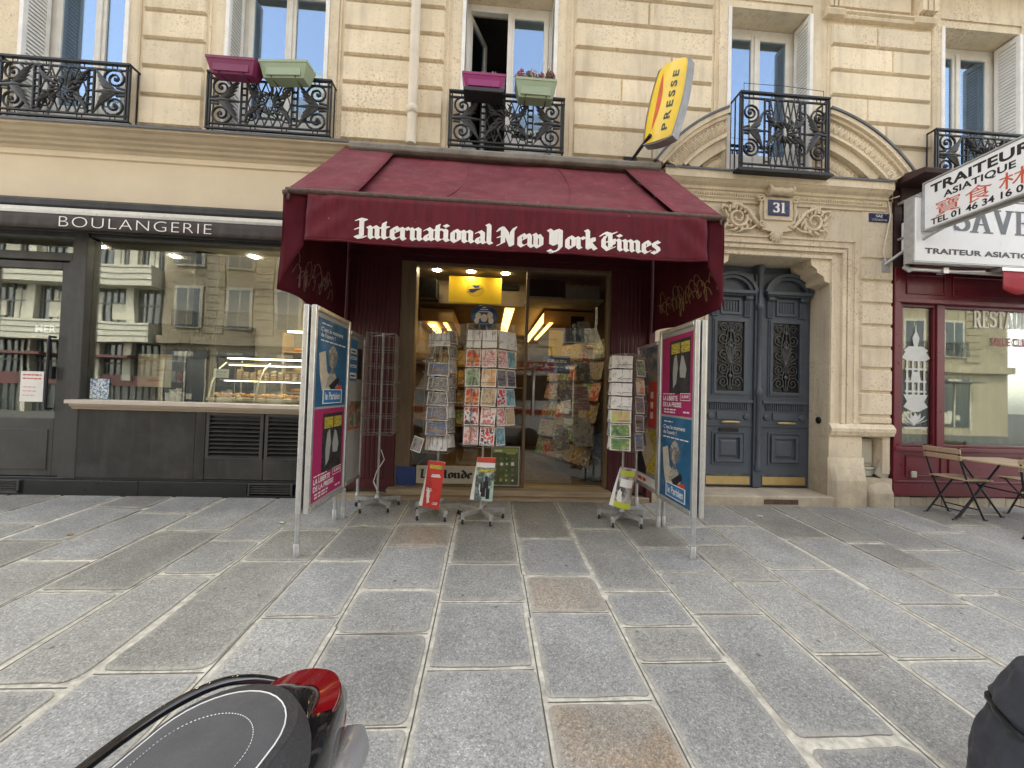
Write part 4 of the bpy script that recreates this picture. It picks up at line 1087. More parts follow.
# ------------------------------------------------------------------ window railings
def railing_mb(w_, z0, z1, y, ret):
    g = MB(); h = z1 - z0
    T = lambda pts, r=.007, mi=0, n=4: g.tube([(p[0], y + (p[2] if len(p) > 2 else 0), z0 + p[1]) for p in pts], r, n, mi)
    def bar(x0, x1, za, zb, d_=.022): g.box(x0, x1, y - d_ / 2, y + d_ / 2, z0 + za, z0 + zb)
    bar(0, w_, h - .022, h, .04); bar(0, w_, h - .085, h - .07); bar(0, w_, .055, .07); bar(0, w_, 0, .018, .03)
    for x in (0, .03 + .0, w_ - .048, w_ - .018): bar(x, x + .016, .018, h - .022)
    px = w_ * .27
    for x in (px, px + .06, w_ - px - .076, w_ - px - .016): bar(x, x + .014, .07, h - .085)
    for k in range(7):
        for x in (px + .007, w_ - px - .069):
            zz = .1 + k * (h - .2) / 6
            bar(x + .004, x + .058, zz, zz + .01)
    for k in range(4):  # rosettes in the narrow bands
        for zz in (.037, h - .046):
            x = w_ * (k + .5) / 4
            g.lathe([(.027, -.004), (.034, 0), (.027, .004), (.02, 0), (.027, -.004)], (x, y, z0 + zz), 10, axis='y')
    zc = h / 2
    for s, xa in ((1, .046), (-1, w_ - .046)):
        W = px - .05
        for t_ in (-1, 1):
            cz = zc + t_ * h * .23
            T([(xa + s * (W * .36 + p[0]), cz + t_ * p[1]) for p in spiral(0, 0, min(W * .44, h * .21), .012, PI * 1.45, 2.1, 26)], .0125, 0, 5)
            g.blob((xa + s * W * .36, y, z0 + cz), (.018, .016, .018), 6, 4, 1)
            # curling leaf reaching inward and up / down
            for k in range(5):
                a0 = .12 * k
                T([(xa + s * W * .30, zc + t_ * .015, -.008), (xa + s * W * (.62 + .04 * k), zc + t_ * (.04 + .03 * k), -.024), (xa + s * W * (.84 + .045 * k), zc + t_ * (.08 + .045 * k), -.006)], [.009, .024 - .002 * k, .004], 1, 5)
        T([(xa, zc), (xa + s * W * .5, zc, -.012), (xa + s * W * 1.0, zc)], [.016, .026, .01], 1, 6)
        for k in (-1, 0, 1): T([(xa + s * .01, zc + k * .035), (xa + s * W * .28, zc + k * .045, -.01)], [.012, .016], 1, 5)
    # diamond lattice in the middle
    x0, x1 = px + .08, w_ - px - .08; zA, zB = .075, h - .09
    n = 5; dx = (x1 - x0) / n
    for i in range(-n, 2 * n):
        for s in (-1, 1):
            p0 = (x0 + i * dx, zA if s > 0 else zB); L = (zB - zA); slope = dx * 2
            p1 = (p0[0] + slope, zB if s > 0 else zA)
            t0 = max(0, (x0 - p0[0]) / slope); t1 = min(1, (x1 - p0[0]) / slope)
            if t1 - t0 < .05: continue
            T([(p0[0] + slope * t, p0[1] + (p1[1] - p0[1]) * t) for t in (t0, t1)], .0075)
    for s in (-1, 1):
        for t_ in (-1, 1):
            T([(w_ / 2 + s * (.19 + p[0]), zc + t_ * (h * .22 + p[1])) for p in spiral(0, 0, min(.07, h * .11), .01, 0, 1.6, 16)], .008, 0, 5)
            for k in range(3): T([(w_ / 2 + s * .1, zc + t_ * .06, -.01), (w_ / 2 + s * (.16 + .03 * k), zc + t_ * (.06 + .05 * k), -.03), (w_ / 2 + s * (.22 + .02 * k), zc + t_ * (.10 + .07 * k), -.01)], [.008, .018, .004], 1, 5)
    for i in range(n + 1):
        for j in range(3):
            g.blob((x0 + i * dx, y - .006, z0 + zA + (zB - zA) * j / 2), (.015, .012, .015), 6, 4, 1)
    xm = w_ / 2
    T([(xm + .115 * math.cos(t * PI / 12), zc + .115 * math.sin(t * PI / 12)) for t in range(25)], .011, 0, 5)
    for k in range(14):
        a_ = 2 * PI * k / 14 + .2; r_ = .10 + .03 * (k % 3)
        T([(xm + .05 * math.cos(a_), zc + .05 * math.sin(a_), -.012), (xm + r_ * math.cos(a_ + .2), zc + r_ * math.sin(a_ + .2), -.03), (xm + (r_ + .05) * math.cos(a_ + .5), zc + (r_ + .05) * math.sin(a_ + .5), -.01)], [.008, .018, .004], 1, 5)
    # returns to the wall
    for x in (0, w_ - .016):
        g.box(x + .001, x + .015, y, -.001 if ret else y + .1, z0 + h - .021, z0 + h - .001); g.box(x + .001, x + .015, y, -.001 if ret else y + .1, z0 + .001, z0 + .017)
        k = 1
        while y + k * .09 < -.02: g.box(x + .002, x + .014, y + k * .09, y + k * .09 + .012, z0 + .017, z0 + h - .021); k += 1
    return g
protr = None
for i, (a, b) in enumerate(WIN):
    if i == 3: continue
    if protr is None:
        g = railing_mb(1.37, 0, .655, -.13, True)
        protr = g.build('window_railing', [m_iron, m_ironl], bld, local=True); o = protr
    else:
        o = protr.copy(); COL.objects.link(o); o.parent = bld
    o.location = ((-5.44, -3.26, -.56, 0, 5.56)[i], 0, 4.148)
g = railing_mb(1.15, 0, .95, -.20, True)
g.box(-.03, 1.18, -.235, .0, -.032, -.008)
for s in (0, 1):   # scroll stay where the railing meets the arch
    x = 1.15 * s + (-.004 if s == 0 else .004)
    g.tube([(x, -.02, .80), (x - (.12 if s == 0 else -.12), -.14, .72), (x - (.2 if s == 0 else -.2), -.16, .70)], .012, 5, 0)
o = g.build('balcony_railing', [m_iron, m_ironl], bld, local=True); o.location = (2.93, 0, 4.07)
g = MB(); g.tube([(2.98, -.2, 5.12), (3.5, -.2, 5.125), (4.0, -.2, 5.10)], .003, 4); g.tube([(2.98, -.2, 5.0), (2.98, -.2, 5.13)], .003, 4); g.tube([(4.0, -.2, 5.0), (4.0, -.2, 5.11)], .003, 4); g.build('railing_wire', m_iron, bld)

# downpipe
g = MB()
g.tube([(-.985, -.10, 4.15), (-.985, -.10, 18)], .055, 12)
for z in (4.55, 6.4): g.lathe([(.056, z - .05), (.068, z - .04), (.075, z), (.068, z + .035), (.056, z + .05)], (-.985, -.10, 0), 14)
g.box(-1.0, -.97, -.06, .0, 4.54, 4.57)
tag(g.build('downpipe', m_pipe), 'cream painted cast iron downpipe running up the stone wall', 'pipe')

# enamel plates
t = thing('house_number_plate', 'dark blue enamel house number plate reading 31 in the carved cartouche', 'plaque', (3.545, -.066, 3.585))
g = MB(); g.box(3.405, 3.685, -.078, -.067, 3.59, 3.785); g.build('plate', m_blue, t, bevel=.004)
g = MB(); roman(g, '31', 3.46, 3.63, 3.622, .13, lambda u, v, l: (u, -.0785 - l, v), 0, 1.0); g.build('lettering', m_letter, t)
t = thing('gas_plate', 'small blue enamel GAZ plate fixed to the stone pier', 'plaque', (4.925, -.02, 3.60))
g = MB(); g.box(4.79, 5.06, -.032, -.021, 3.61, 3.72); g.build('plate', m_blue, t, bevel=.003)
g = MB(); text_into(g, 'GAZ', 4.88, 4.97, 3.67, 3.705, lambda u, v: (u, -.0328, v), .02); text_into(g, 'A TOUS LES ETAGES', 4.82, 5.03, 3.625, 3.65, lambda u, v: (u, -.0328, v), .0)
g.build('lettering', m_letter, t)

# gas meter box in the niche, and the board leaning beside it
t = thing('meter_box', 'beige gas meter box in the niche at the foot of the stone pier', 'box', (4.88, .08, .47))
m_beige = mat('meter_plastic', (0.50, 0.47, 0.38), 0.5, var=.08, dirt=.3, dirtc=(.25, .22, .17))
g = MB(); g.box(4.785, 5.0, .11, .26, .47, .83); g.build('case', m_beige, t, bevel=.012, seg=2)
g = MB(); g.box(4.80, 4.985, .092, .109, .52, .805); g.build('lid', m_beige, t, bevel=.008, seg=2)
g = MB(); g.prism([(4.775, .43), (5.0, .43), (4.95, .36), (4.81, .36)], .06, .25, 'y'); g.box(4.775, 4.99, .058, .25, .435, .47)
for k in range(3): g.lathe([(0, -.006), (.012, -.006), (.012, 0)], (4.81 + k * .07, .058, .452), 8, axis='y')
g.build('bracket', m_beige, t, bevel=.006)
g = MB(); g.X = Matrix.Translation((5.0, -.0, .348)) @ Matrix.Rotation(math.radians(32), 4, 'Y') @ Matrix.Rotation(math.radians(-12), 4, 'X'); g.box(-.09, .09, -.012, .012, 0, .27)
tag(g.build('loose_board', mat('grey_board', (0.30, 0.265, 0.21), .8, var=.15, bump=.2), bevel=.003), 'loose grey board leaning tilted beside the beige meter box', 'board')

# ------------------------------------------------------------------ flower boxes
m_mag = mat('magenta_plastic', (0.27, 0.018, 0.13), 0.35, var=.07)
m_mag2 = mat('dark_magenta_plastic', (0.20, 0.022, 0.085), 0.4, var=.08)
m_sage = mat('sage_plastic', (0.30, 0.37, 0.235), 0.4, var=.07)
m_soil = mat('soil', (0.04, 0.03, 0.02), 0.95, bump=.5)
m_tray = mat('black_plastic', (0.02, 0.02, 0.022), 0.4)
def flower_box(x0, x1, z0, z1, m, label, tray=None, lift=0, rot=0.0, tilt=0.0):
    t = thing('flower_box', label, 'planter', ((x0 + x1) / 2, -.245, z0), rot, 'flower boxes hung on the window railings')
    w_ = (x1 - x0) / 2; h = z1 - z0; g = MB(); i = .045; D = .095
    a = [(-w_ + i, -D + .03), (w_ - i, -D + .03), (w_ - i, D - .03), (-w_ + i, D - .03)]; b = [(-w_, -D), (w_, -D), (w_, D), (-w_, D)]; c = [(-w_ + .02, -D + .02), (w_ - .02, -D + .02), (w_ - .02, D - .02), (-w_ + .02, D - .02)]
    vs = [(p[0], p[1], 0) for p in a] + [(p[0] * .985, p[1] * .95, h - .03) for p in b] + [(p[0], p[1], h - .03) for p in b] + [(p[0], p[1], h) for p in b] + [(p[0], p[1], h) for p in c] + [(p[0], p[1], h - .04) for p in c]
    fs = [(3, 2, 1, 0)]
    for k in range(5): fs += [(k * 4 + j, k * 4 + (j + 1) % 4, k * 4 + 4 + (j + 1) % 4, k * 4 + 4 + j) for j in range(4)]
    g.add(vs, fs)
    g.box(-w_ * .72, w_ * .72, -D + .012, -D + .03, h * .12, h * .55)
    g.build('box', m, t, local=True, bevel=.005, seg=2)
    g = MB(); g.box(-w_ + .02, w_ - .02, -D + .02, D - .02, h - .05, h - .038); g.build('soil', m_soil, t, local=True)
    if tray: g = MB(); g.box(-w_ + .02, w_ - .02, -D, D, -.05, -.003); g.build('tray', tray, t, local=True, bevel=.006)
    g = MB()
    for s in (-.5, .5): g.tube([(s * w_, -D + .01, .01), (s * w_, D + .01, -.01), (s * w_, D + .01, .02)], .006, 5)
    g.build('bracket', m_iron, t, local=True)
    t.rotation_euler.x = tilt
    return t
t = flower_box(-3.15, -2.61, 4.655, 4.82, m_mag2, 'dark magenta flower box, left of the pair above the bakery', tilt=math.radians(5), rot=math.radians(-4)); t.rotation_euler.y = math.radians(3)
flower_box(-2.60, -2.065, 4.65, 4.835, m_sage, 'sage green flower box beside the dark magenta one above the bakery', rot=math.radians(-5))
flower_box(-.40, .09, 4.705, 4.872, m_mag, 'bright magenta flower box on black tray above the awning', m_tray)
flower_box(.20, .675, 4.65, 4.86, m_sage, 'sage green flower box full of pink heather above the awning')
m_h1 = mat('heather_pink', (0.33, 0.12, 0.13), .8, var=.4, scale=30); m_h2 = mat('heather_green', (0.09, 0.13, 0.05), .8, var=.4, scale=30); m_h3 = mat('heather_pale', (0.52, 0.42, 0.36), .8, var=.2, scale=30)
def heather(x0, x1, z, n, hh, label):
    g = MB(); rr = random.Random(int(x0 * 100))
    for k in range(n):
        x = rr.uniform(x0, x1); y = -.245 + rr.uniform(-.06, .06); h = hh * rr.uniform(.45, 1.1); lx, ly = rr.uniform(-.05, .05), rr.uniform(-.05, .03)
        mi = rr.choice([0, 0, 0, 0, 1, 2])
        g.tube([(x, y, z), (x + lx * .6, y + ly * .6, z + h * .7)], .0025, 3, 1, cap=False)
        for j in range(9):
            f = .3 + .7 * j / 9; c = (x + lx * f, y + ly * f, z + h * f)
            g.blob((c[0] + rr.uniform(-.008, .008), c[1] + rr.uniform(-.008, .008), c[2]), (.0085, .0085, .010), 4, 3, mi)
    tag(g.build('heather_plant', [m_h1, m_h2, m_h3]), label, 'plant')
heather(.23, .65, 4.81, 170, .18, 'pink and pale heather growing in the sage green flower box above the awning')
heather(-.36, .04, 4.83, 26, .09, 'low dry heather stems in the bright magenta flower box')
# ================================================================== bakery
bak = thing('bakery_shopfront', 'dark grey bakery shopfront with glazed door, wide window and louvred panels', 'shopfront', (-4, 0, 0))
YS = .05
g = MB()
g.box(-9, -1.76, .0, .3, 2.94, 3.295); g.box(-4.70, -4.545, -.005, .16, .18, 2.94); g.box(-1.90, -1.842, -.004, .2, .18, 2.94)
g.box(-9, -4.72, .02, .14, 2.62, 2.71)
g.box(-9, -4.545, .01, .14, 2.88, 2.939); g.box(-4.545, -1.83, .02, .14, 2.90, 2.939)
g.box(-4.745, -4.70, .01, .14, .18, 2.62)
g.box(-4.545, -1.83, .03, .2, .86, .955)
g.build('frame', m_anth, bak, bevel=.006)
g = MB(); g.box(-4.63, -3.30, .0, .12, .195, .955); g.box(-3.292, -3.185, -.008, .12, .195, .955)
g.box(-3.18, -2.545, -.004, .0, .20, .43); g.box(-2.535, -1.83, -.004, .0, .20, .43)
g.build('stall_riser', m_anth2, bak, bevel=.004)
lv = MB()
for a, b in ((-3.175, -2.55), (-2.53, -1.84)):
    lv.box(a, a + .035, -.01, .06, .43, .95); lv.box(b - .035, b, -.01, .06, .43, .95); lv.box(a + .035, b - .035, -.01, .06, .925, .95); lv.box(a + .035, b - .035, -.01, .06, .43, .45)
    for k in range(10):
        z = .455 + k * .047
        lv.prism([(-.012, z), (-.004, z - .004), (.05, z + .024), (.045, z + .032)], a + .035, b - .035, 'x')
lv.build('louvre_door', m_anth, bak)
g = MB(); g.box(-3.17, -1.84, .061, .11, .43, .95); g.build('louvre_void', m_void, bak)
g = MB(); g.prism([(-.075, 1.02), (-.075, 1.058), (.06, 1.066), (.06, 1.02)], -4.63, -1.80, 'x'); g.build('sill_top', m_sillt, bak)
g = MB(); g.prism([(.05, .957), (-.02, .957), (-.028, .975), (-.045, .985), (-.055, 1.0), (-.06, 1.019), (.05, 1.019)], -4.60, -1.80, 'x'); g.build('sill', m_sill, bak)
g = MB()
for a, b in ((-9, -5.07), (-5.065, -3.872), (-3.868, -2.70), (-2.17, -1.76)): g.box(a, b, -.012, .1, -.05, .165)
g.box(-2.70, -2.17, -.012, .1, -.05, .025); g.box(-2.70, -2.17, -.012, .1, .145, .165)
g.box(-9, -1.76, .004, .1, .166, .194)
g.build('plinth', m_black, bak, bevel=.003)
for a, b in ((-5.6, -5.09), (-2.68, -2.19)):
    g = MB()
    g.box(a, b, -.03, -.013, .02, .045) if a < -5 else None
    for k in range(4): g.prism([(-.028, .05 + k * .026), (-.022, .045 + k * .026), (.0, .058 + k * .026), (-.004, .064 + k * .026)], a, b, 'x')
    g.box(a, a + .02, -.03, -.0, .03, .15); g.box(b - .02, b, -.03, -.0, .03, .15); g.box(a, b, -.03, -.0, .1502, .16)
    g.build('floor_vent', m_anth, bak)
g = MB(); g.box(-2.69, -2.18, .02, .08, .026, .144); g.build('vent_void', m_void, bak)
# glazed door
g = MB()
g.box(-5.62, -5.52, .03, .09, .2, 2.6); g.box(-4.83, -4.755, .03, .09, .2, 2.6); g.box(-5.52, -4.83, .03, .09, 2.52, 2.6); g.box(-5.52, -4.83, .03, .09, .2, .84)
g.box(-5.46, -4.88, .022, .0295, .27, .72); g.box(-9, -5.66, .03, .09, .2, .84)
door = g.build('door', m_anth, bak, bevel=.005)
g = MB(); g.box(-5.52, -4.83, .055, .062, .84, 2.52); g.build('pane', m_glass, door)
g = MB(); g.tube([(-4.86, .03, 1.75), (-4.86, -.03, 1.75), (-4.86, -.035, 1.7), (-4.86, -.035, 1.0), (-4.86, -.03, .95), (-4.86, .03, .95)], .014, 8); g.box(-4.885, -4.835, -.01, .03, 1.28, 1.42); g.build('handle', m_iron, door)
g = MB(); g.box(-4.545, -1.83, .07, .078, 1.066, 2.90); g.build('window_pane', m_glass, bak)
g = MB(); g.box(-9, -4.745, .07, .077, 2.71, 2.88); g.box(-9, -5.66, .07, .077, .84, 2.62); g.build('transom_pane', m_glass, bak)
# inside
g = MB()
g.box(-9, -1.2, 2.6, 2.65, -.05, 3.0); g.box(-9, -1.2, .15, 2.6, 2.96, 3.0); g.box(-9, -1.2, .15, 2.6, -.05, .12); g.box(-1.66, -1.6, .2, 2.6, 0, 3.0)
g.build('interior', mat('bakery_wall', (0.24, 0.22, 0.185), .8, var=.06), bak)
g = MB(); g.lathe([(.13, .12), (.13, 2.96)], (-3.69, .62, 0), 14); g.box(-9, -4.2, 2.4, 2.59, 1.2, 2.3); g.build('interior_column', m_void, bak)
g = MB()
for x, y in ((-4.9, .5), (-4.2, .75), (-3.1, .6), (-2.6, .75), (-2.2, .5), (-3.0, 1.4), (-2.3, 1.4), (-4.4, 1.5), (-2.6, 1.9)):
    g.lathe([(0, 2.95), (.05, 2.95), (.055, 2.956)], (x, y, 0), 12)
g.build('downlight', lamp_mat('downlight_glow', (1.0, .86, .66), 380.0), bak)
# display counter
t = thing('display_counter', 'glass bakery display counter with cream shelves and pastries behind the window', 'counter', (-2.4, .75, .12))
g = MB(); g.box(-3.48, -1.68, .45, 1.05, .12, 1.08); g.box(-3.48, -1.68, .4, 1.06, 1.08, 1.11); g.box(-3.48, -1.68, .62, 1.06, 1.335, 1.35); g.box(-3.48, -1.68, .7, 1.06, 1.545, 1.57); g.build('shelf', mat('cream_laminate', (.62, .52, .36), .4), t)
g = MB(); g.box(-3.44, -1.72, .66, .70, 1.325, 1.333); g.box(-3.44, -1.72, .74, .78, 1.535, 1.543); g.box(-3.44, -1.72, .70, .76, 1.62, 1.635); g.build('display_light', lamp_mat('display_glow', (1.0, .82, .52), 16.0), t)
g = MB()
for x in (-3.46, -2.9, -2.36, -1.70):
    g.tube([(x, .42, 1.11), (x, .46, 1.3), (x, .58, 1.48), (x, .72, 1.57)], .012, 6); g.tube([(x, 1.04, 1.11), (x, 1.04, 1.62)], .012, 6)
g.build('rail', m_alu, t)
g = MB(); g.grid(lambda u, v: (-3.46 + 1.76 * u, [.42, .46, .58, .72][0] + .30 * v ** 1.6, 1.11 + .46 * v ** .8), 2, 8); g.build('curved_glass', m_glass_n, t)
m_crust = mat('pastry_crust', (.52, .23, .05), .45, var=.35, scale=25, world=True); m_crust2 = mat('pastry_pale', (.62, .38, .13), .5, var=.3, scale=25)
def croissant(loc, rz, m, label, s=1.0):
    g = MB(); n = 12
    pts = [(.055 * math.cos(PI * i / n) * s, .04 * math.sin(PI * i / n) * s, .022 * s) for i in range(n + 1)]
    g.tube(pts, [(.006 + .02 * math.sin(PI * i / n)) * s * (1 + .12 * (i % 2)) for i in range(n + 1)], 8)
    g.X = None
    R = Matrix.Rotation(rz, 3, 'Z')
    g.v = [tuple(R @ Vector(p) + Vector(loc)) for p in g.v]
    return tag(g.build('croissant', m), label, 'croissant', 'pastries heaped in the display counter')
for k in range(26):
    x = -3.40 + (k % 13) * .09 + rnd.uniform(-.01, .01); row = k // 13
    croissant((x, .52 + row * .1, 1.111 + rnd.uniform(0, .02)), rnd.uniform(0, 6), m_crust if k % 3 else m_crust2, 'golden croissant heaped in the counter behind the bakery window', 1.0)
for k in range(9):
    x = -2.27 + k * .064
    g = MB(); g.lathe([(0, 0), (.02, 0), (.021, .07), (.012, .095), (.009, .115), (0, .115)], (x, .82, 1.351), 10); 
    tag(g.build('bottle', mat('juice_%d' % k, rnd.choice([(.35, .06, .03), (.4, .22, .03), (.08, .05, .03), (.25, .27, .1)]), .2)), 'small drink bottle on the middle shelf of the bakery counter', 'bottle', 'bottles on the counter shelf')
for k in range(11):
    x = -3.38 + k * .09; h_ = rnd.uniform(.08, .14)
    g = MB(); g.prism([(x, 1.351), (x + .065, 1.351), (x + .06, 1.351 + h_), (x + .005, 1.351 + h_)], .80, .85, 'y')
    tag(g.build('pastry_bag', print_mat('bag_%d' % k, [(.5, .42, .3), (.25, .15, .1), (.6, .58, .5)], 'bands', k, scale=1.2)), 'small packaged cake bag standing on the counter shelf', 'bag', 'cake bags on the counter shelf')
# white name seen through the door glass
g = MB(); text_into(g, 'MER', -5.12, -4.90, 1.80, 1.885, lambda u, v: (u, .0655, v), .018); tag(g.build('door_lettering', lamp_mat('lit_letter', (.9, .9, .85), .9)), 'white MER letters shining behind the bakery door glass', 'lettering')
# drinks fridge and bread shelves further in
t = thing('drinks_fridge', 'black drinks fridge with rows of pale cans inside the bakery', 'fridge', (-4.0, .9, .12))
g = MB(); g.box(-4.30, -3.62, .95, 1.5, .12, 2.05); g.box(-4.30, -4.25, .75, .95, .12, 2.05); g.box(-3.67, -3.62, .75, .95, .12, 2.05); g.box(-4.25, -3.67, .75, .95, 1.98, 2.05); g.box(-3.985, -3.945, .74, .76, .12, 1.98); g.build('cabinet', m_void, t)
g = MB()
for z in (.75, 1.02, 1.29, 1.56): g.box(-4.25, -3.67, .78, .95, z, z + .015)
g.build('shelf', m_alud, t)
mc_ = [mat('can_%d' % k, c_, .3, .3) for k, c_ in enumerate([(.55, .55, .53), (.4, .05, .05), (.1, .2, .35), (.5, .45, .3)])]
for r_ in range(4):
    for k in range(7):
        g = MB(); g.lathe([(0, 0), (.03, 0), (.032, .01), (.032, .115), (.026, .13), (0, .13)], (-4.20 + k * .08, .83, .766 + r_ * .27), 10)
        tag(g.build('drink_can', mc_[(k + r_ * 2) % 4 if (k + r_) % 3 == 0 else 0]), 'drink can standing in the rows of the black bakery fridge', 'can', 'cans in the bakery fridge')
t = thing('bread_rack', 'lit wooden bread rack with baguettes on the back wall of the bakery', 'rack', (-2.6, 2.4, .12))
g = MB()
for z in (1.15, 1.5, 1.85): g.box(-3.5, -1.75, 2.2, 2.55, z, z + .03)
g.box(-3.53, -3.5, 2.2, 2.55, .12, 2.2); g.box(-1.75, -1.72, 2.2, 2.55, .12, 2.2); g.build('shelf', m_wood, t)
g = MB(); g.box(-3.45, -1.8, 2.2, 2.23, 2.2, 2.23); g.build('rack_light', lamp_mat('rack_glow', (1.0, .78, .45), 14.0), t)
for k in range(14):
    z = (1.18, 1.53, 1.88)[k % 3]; x = -3.4 + (k // 3) * .36
    g = MB(); g.tube([(x + .3 * i / 6, 2.3 + .03 * (k % 2), z + .03 + .004 * math.sin(i)) for i in range(7)], [.012, .03, .034, .034, .034, .03, .012], 8)
    tag(g.build('baguette', m_crust2 if k % 2 else m_crust), 'golden baguette lying on the lit rack at the back of the bakery', 'bread', 'baguettes on the lit rack')
# menu board and papers in the window
def flat_sign(name, label, cat, x0, x1, y, z0, z1, m, th=.004, lines=None, lm=None, frame=None):
    t = thing(name, label, cat, ((x0 + x1) / 2, y, z0))
    g = MB(); g.box(x0, x1, y, y + th, z0, z1); g.build('sheet', m, t)
    if lines:
        g = MB()
        rq = random.Random(int(abs(x0) * 977))
        for (nrow, a, b, c, d_) in lines:      # lines of small print, too small to read: word-long bars
            for q in range(nrow):
                c0 = c + (d_ - c) * q / nrow; c1 = c + (d_ - c) * (q + .62) / nrow; u = a
                while u < b - .03:
                    u2 = min(b, u + rq.uniform(.08, .22))
                    g.add([(x0 + (x1 - x0) * p, y - .0012, z0 + (z1 - z0) * r) for p, r in ((u, c0), (u2, c0), (u2, c1), (u, c1))], [(0, 1, 2, 3)]); u = u2 + .035
        g.build('print', lm, t)
    if frame:
        g = MB(); w_ = .012
        for q in ((x0 - w_, x0, z0 - w_, z1 + w_), (x1, x1 + w_, z0 - w_, z1 + w_), (x0, x1, z1, z1 + w_), (x0, x1, z0 - w_, z0)): g.box(q[0], q[1], y - .004, y + .01, q[2], q[3])
        g.build('frame', frame, t)
    return t
m_prt = lambda n, c, k='photo', s=0, sc_=1.0: print_mat(n, c, k, s, scale=sc_)
flat_sign('notice', 'white notice with printed lines on the bakery door glass', 'notice', -5.22, -4.98, .048, 1.02, 1.36, m_paper, .002, [(1, .1, .9, .86, .93), (1, .1, .9, .74, .81), (1, .12, .7, .47, .50), (1, .12, .75, .34, .37), (1, .12, .65, .20, .23)], m_signr)
flat_sign('flyer', 'small blue and white flyer in the corner of the bakery window', 'flyer', -4.50, -4.30, .062, 1.075, 1.30, m_prt('flyer_p', [(.6, .65, .68), (.1, .2, .3), (.62, .66, .7), (.25, .38, .45)], 'blobs', 3, .7), .003)
flat_sign('poster', 'beige sandwich poster hanging inside the bakery window', 'poster', -4.25, -3.86, .35, 1.22, 1.62, m_prt('sandw', [(.55, .46, .34), (.58, .48, .36), (.60, .50, .38), (.42, .2, .07)], 'bands', 5, .3), .004)
flat_sign('price_card', 'small white price card standing on the bakery counter', 'price card', -3.40, -3.22, .40, 1.36, 1.47, m_paper, .003, [(1, .15, .85, .62, .72), (1, .25, .75, .3, .38)], m_signg)
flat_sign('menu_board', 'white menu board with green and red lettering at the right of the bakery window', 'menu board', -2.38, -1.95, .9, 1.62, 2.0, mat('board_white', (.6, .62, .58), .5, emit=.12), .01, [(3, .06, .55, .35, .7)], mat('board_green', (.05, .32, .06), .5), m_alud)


# bakery awning: folded cassette and valance
t = thing('bakery_awning', 'dark brown folded awning with white BOULANGERIE lettering above the bakery', 'awning', (-4, 0, 2.89))
g = MB(); g.prism([(.0, 3.06), (-.20, 3.05), (-.22, 3.08), (-.22, 3.115), (-.19, 3.13), (.0, 3.14)], -9, -1.78, 'x'); g.build('front_bar', m_alu, t)
g = MB(); g.prism([(.0, 3.145), (-.13, 3.145), (-.16, 3.17), (-.16, 3.225), (-.12, 3.26), (.0, 3.27)], -9, -1.78, 'x'); g.build('cassette', m_anth2, t)
m_brn = mat('brown_awning_canvas', (0.052, 0.04, 0.036), .8, var=.18, scale=3, stretch=(5, 1, .5), dirt=.3, dirtc=(.09, .08, .075), bump=.1, bscale=30)
g = MB(); g.grid(lambda u, v: (-9 + 7.22 * u, -.205 + .006 * math.sin(u * 260) * v - .012 * v, 3.055 - .165 * v), 220, 3); g.build('valance', m_brn, t, solid=.003)
g = MB(); text_into(g, 'BOULANGERIE', -4.63, -3.07, 2.915, 3.025, lambda u, v: (u, -.2245, v), -.019, 1.12); g.build('lettering', m_letter, t)

# ================================================================== newsagent
nws = thing('newsagent_shopfront', 'maroon newsagent shopfront with tall glass front and stone threshold', 'shopfront', (0.2, 0, 0))
g = MB()
g.box(-1.84, -1.66, -.006, .3, .1, 2.9); g.box(-1.66, -1.08, .06, .3, .1, 2.9); g.box(1.50, 1.96, .06, .3, .1, 2.9); g.box(1.96, 2.033, -.006, .3, .0, 4.0); g.box(-1.08, 1.50, .10, .3, 2.84, 2.9)
for x0, x1 in ((-1.62, -1.2), (1.58, 1.95)):
    for k in range(8 if x0 < 0 else 6): g.pillow(x0 + k * .053, x0 + k * .053 + .05, .22, 2.78, .06, .052, .008)
g.build('panel', m_maroon, nws, bevel=.004)
g = MB(); g.box(-1.08, -.90, .08, .26, .13, 2.84); g.box(.44, .475, .10, .2, .13, 2.84); g.box(1.465, 1.50, .08, .2, .13, 2.84); g.box(-.90, 1.465, .10, .2, 2.80, 2.84); g.box(-.90, .44, .10, .2, .13, .17); g.build('glass_frame', m_brown, nws, bevel=.004)
g = MB(); g.box(-.90, .44, .14, .148, .17, 2.80); g.build('window_pane', m_glass_n, nws)
g = MB(); g.box(.475, 1.465, .15, .158, .14, 2.80); d_ = g.build('door_pane', glass_mat('door_glass', .05, (.9, .92, .9), .02), nws)
g = MB(); g.tube([(.56, .13, 1.0), (.56, .08, 1.0), (.56, .08, 1.62), (.56, .13, 1.62)], .016, 8); g.build('handle', m_alu, d_)
g = MB(); g.box(-1.76, 2.0, -.02, .3, -.06, .06); g.box(-1.14, 1.52, -.05, .3, .06, .13)
g.build('threshold', mat('threshold_stone', (.36, .28, .18), .7, var=.2, scale=4, dirt=.5, dirtc=(.12, .1, .07), bump=.2, stretch=(.6, 4, 6)), nws, bevel=.01, seg=2)
g = MB(); g.box(-1.05, 1.6, .3, 4.0, .05, .12); g.build('floor', mat('shop_floor', (.14, .105, .07), .4, var=.25, scale=3, stretch=(1, 6, 1)), nws)
g = MB(); g.box(-1.12, -1.05, .26, 4.0, .1, 3.0); g.box(1.56, 1.62, .26, 4.0, .1, 3.0); g.box(-1.1, 1.6, 4.0, 4.06, .1, 3.0); g.build('inner_wall', mat('shop_wall', (.10, .075, .05), .8, var=.2, scale=2), nws)
